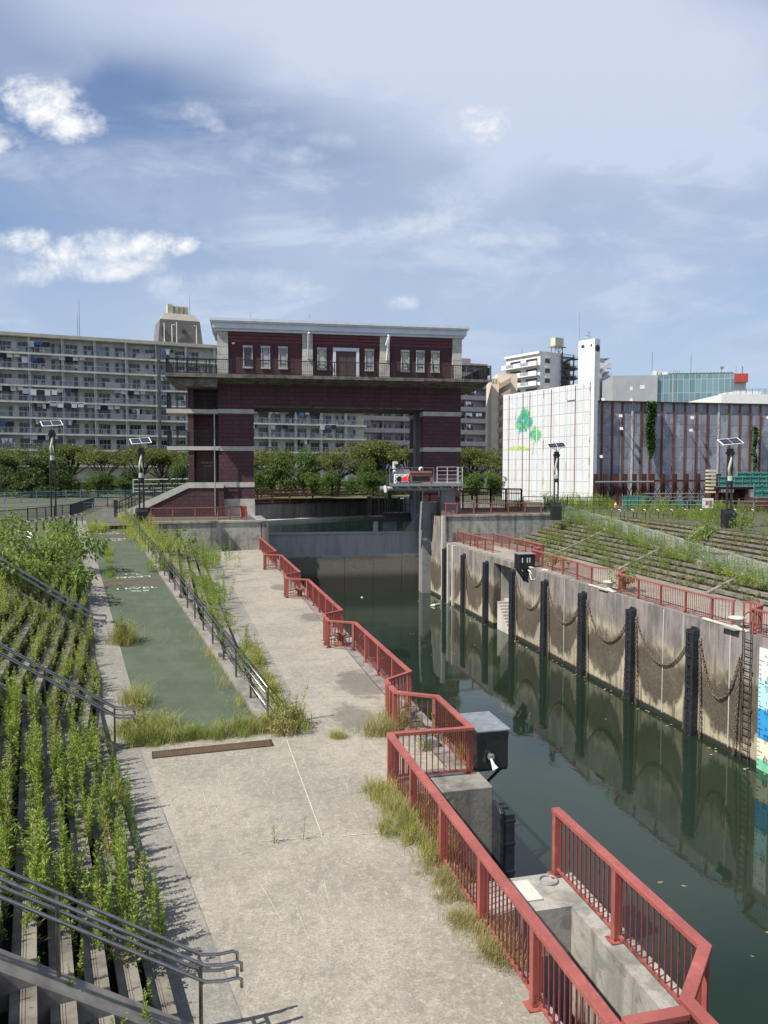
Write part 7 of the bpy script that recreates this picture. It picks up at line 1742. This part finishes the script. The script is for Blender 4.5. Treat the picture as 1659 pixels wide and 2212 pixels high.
# --- trees
def tree_meshes(kind, seed):
    global rng
    rng = np.random.default_rng(seed); h = 1.0
    if kind == 'cherry':
        cs, rs, br = [], [], []
        for i in range(16):
            a = rng.uniform(0, 2 * PI); q = rng.uniform(.1, .62); z = .52 + .42 * (1 - q * 1.1) * rng.uniform(.6, 1); cs.append((q * math.cos(a), q * math.sin(a), z)); rs.append(rng.uniform(.12, .21))
        g = clumps(3000, cs, np.array(rs), .042, (0, 0, 1, 2), .62, .6)
        br = [stick((0, 0, 0), (.02, 0, .34), .035, .026, 0)] + [stick((.02, 0, .26 + .1 * rng.random()), np.array(c), .018, .005, 0) for c in cs]
        return g, join(br), ('f_cherry', 'f_cherry', 'f_weed' if seed % 3 == 0 else 'f_dark')
    if kind == 'pine':
        cs, rs = [], []
        for i in range(20): z = .1 + .85 * i / 19; q = (.42 * (1 - z) + .08) * rng.uniform(.3, 1.1); a = rng.uniform(0, 2 * PI); cs.append((q * math.cos(a), q * math.sin(a), z)); rs.append(.14)
        g = clumps(2600, cs, np.array(rs), .055, (0, 0, 1, 2), .38, .5, .1)
        return g, join([stick((0, 0, 0), (0, 0, .9), .03, .01, 0)] + [stick((0, 0, c[2] - .04), c, .01, .004, 0) for c in cs]), ('f_pine', 'f_green', 'f_dark')
    cs, rs = [], []
    for i in range(15):
        a = rng.uniform(0, 2 * PI); q = rng.uniform(.0, .34); cs.append((q * math.cos(a), q * math.sin(a), rng.uniform(.22, .86))); rs.append(rng.uniform(.13, .2))
    g = clumps(2800, cs, np.array(rs), .05, (0, 0, 1, 2), .9, .6)
    return g, join([stick((0, 0, 0), (0, 0, .6), .035, .02, 0)] + [stick((0, 0, .25), c, .014, .004, 0) for c in cs]), ('f_green', 'f_bush' if kind == 'bright' else 'f_green', 'f_dark')
def trees():
    protos = {}
    for kind, n in (('cherry', 4), ('pine', 2), ('green', 2), ('bright', 1)):
        for i in range(n):
            g, t, m = tree_meshes(kind, 100 + i * 7 + len(kind)); protos.setdefault(kind, []).append((np_mesh('crown', *g, [M[q] for q in m]), np_mesh('trunk', *t, [M['bark']])))
    S = [('cherry', -35, 132, 9.5, 1.2, 'at the far left edge'), ('cherry', 45, 128, 9.0, 1.2, 'behind the tall left lamp, first to its left'), ('cherry', 150, 134, 9.4, 1.2, 'just right of the tall left lamp'), ('cherry', 225, 128, 8.6, 1.1, 'halfway between the two left lamps'), ('cherry', 300, 132, 9.0, 1.1, 'behind the ramp top lamp'), ('cherry', 350, 128, 8.4, 1.2, 'right of the ramp top lamp'), ('cherry', 415, 136, 9.2, 1.1, 'partly hidden by the gate stairs'),
         ('cherry', 545, 130, 8.0, 1.2, 'at the left side of the gate opening'), ('cherry', 585, 142, 9.0, 1.1, 'left in the gate opening, behind the dark round one'), ('cherry', 730, 136, 8.2, 1.1, 'open branched, right of the clipped bush in the gate opening'), ('cherry', 775, 142, 10.4, 1.1, 'tall and green, right of the middle of the gate opening'), ('cherry', 830, 132, 10.0, 1.2, 'in front of the mauve block in the gate opening'), ('cherry', 880, 138, 9.6, 1.1, 'behind the right pier of the gate'), ('cherry', 1015, 130, 8.6, 1.2, 'between gate and white wall'), ('cherry', 1065, 126, 8.2, 1.1, 'touching the left end of the white wall'), ('cherry', 985, 140, 8.6, 1.1, 'behind the right edge of the gate pier'),
         ('pine', 10, 120, 6.8, 1.0, 'at the left edge above the blue railing'), ('pine', 65, 118, 6.6, 1.25, 'left of the tall left lamp above the blue railing'), ('pine', 130, 119, 6.2, 1.15, 'right beside the tall left lamp pole'), ('green', 105, 122, 8.3, .9, 'tall, directly behind the tall left lamp'), ('green', 395, 118, 6.4, .9, 'beside the gate stairs'), ('green', 210, 118, 4.2, 1.2, 'low, above the middle of the blue railing'), ('green', 605, 126, 7.8, 1.0, 'dark, left of the clipped bush in the gate opening'), ('green', 655, 130, 8.4, 1.0, 'dark, behind the clipped bush in the gate opening'), ('green', 800, 128, 6.6, 1.0, 'dark, low, right of the branched cherry in the gate opening'), ('bright', 675, 118, 3.9, 1.3, 'clipped round bush in the gate opening'), ('bright', 1020, 112, 4.0, 1.3, 'bright bush beside the right pier'), ('bright', 1068, 108, 4.2, 1.2, 'bright bush at the foot of the white wall end'), ('green', 480, 122, 6.0, 1.0, 'behind the left pier'), ('green', 270, 116, 3.4, 1.2, 'low, beside the white guard rail'), ('green', 555, 116, 4.6, 1.0, 'at the left pier edge in the gate opening')]
    S += [('cherry', -130, 134, 9.2, 1.2, 'beyond the left frame edge, nearest to it'), ('cherry', -230, 130, 9.0, 1.2, 'beyond the left frame edge, second'), ('cherry', -330, 132, 9.4, 1.3, 'beyond the left frame edge, third'), ('pine', -80, 120, 6.8, 1.2, 'just outside the left frame edge'), ('cherry', -430, 128, 9.6, 1.3, 'beyond the left frame edge, farthest')]
    for i, px in enumerate(range(-470, 1090, 44)):
        if 430 < px < 540 or 880 < px < 980: continue
        S.append(('hedge', px, 124 + (i * 5) % 9, 3.0 + (i * 7) % 5 * .35, 1.5, ''))
    names = {'cherry': ('cherry_tree', 'olive green spreading cherry tree ', 'olive cherry trees beyond the canal'), 'pine': ('evergreen_tree', 'dark layered evergreen tree ', 'dark evergreens'), 'green': ('broadleaf_tree', 'dark green broadleaf tree ', 'dark broadleaf trees'), 'bright': ('round_bush', 'bright green round bush, ', 'bright round bushes')}
    rr = random.Random(9)
    for kind, px, D, h, wd, w in S:
        hedge = kind == 'hedge'; kind = 'green' if hedge else kind
        p = atD(px, 1015, D); nm, lb, g = names[kind] if not hedge else ('undergrowth_bush', 'dark green undergrowth bush below the trees beyond the canal', 'undergrowth bushes beyond the canal')
        t = thing(nm, lb + w, 'bush' if kind == 'bright' else 'tree', (p.x, p.y, ZP), rr.uniform(0, 6.28), g); cr, tk = protos[kind][rr.randrange(len(protos[kind]))]
        a = link('crown', cr, t); a.scale = (h * wd, h * wd, h); b = link('trunk', tk, t); b.scale = (h * wd, h * wd, h)
trees()
b = MB(); q0, q1 = atD(-100, 1015, 122), atD(1110, 1015, 122)
gs = MB(); a0, a1 = atD(-200, 1015, 112), atD(1080, 1015, 122); b0, b1 = atD(-200, 1015, 150), atD(1080, 1015, 165)
gs.add([(a0.x, a0.y, ZP + .01), (a1.x, a1.y, ZP + .01), (b1.x, b1.y, ZP + .9), (b0.x, b0.y, ZP + .9)], [(0, 1, 2, 3)]); tag(gs.build('grass_slope', M['grassland']), kind='structure')

# leaves and scum drifting on the water along the walls
def drift():
    pts = []
    for _ in range(260):
        y = rng.uniform(16, 72); side = rng.random(); v = vnoise(y * .5, 2, 1.0)
        x = 6.35 + abs(rng.normal()) * .5 if side < .4 else XR(y) - .15 - abs(rng.normal()) * .35 if side < .8 else rng.uniform(8, 21)
        if side > .8 and v < 0: continue
        pts.append((x, y, ZW + .006))
    c = np.array(pts); a = rng.uniform(0, 6.28, len(c)); d = np.stack([np.cos(a), np.sin(a), a * 0], 1); n = np.array([0, 0, 1.0])
    s = np.cross(n, d); L_ = rng.uniform(.03, .12, len(c))[:, None]; W_ = L_ * .55
    V = np.stack([c - d * L_, c + s * W_, c + d * L_, c - s * W_], 1)[:, ::-1].reshape(-1, 3)
    veg('drifting_leaves', (V, np.arange(len(V)).reshape(-1, 4), rng.choice((0, 0, 1), len(c))), ('f_dry', 'stone_pale'), kind='stuff')
drift()
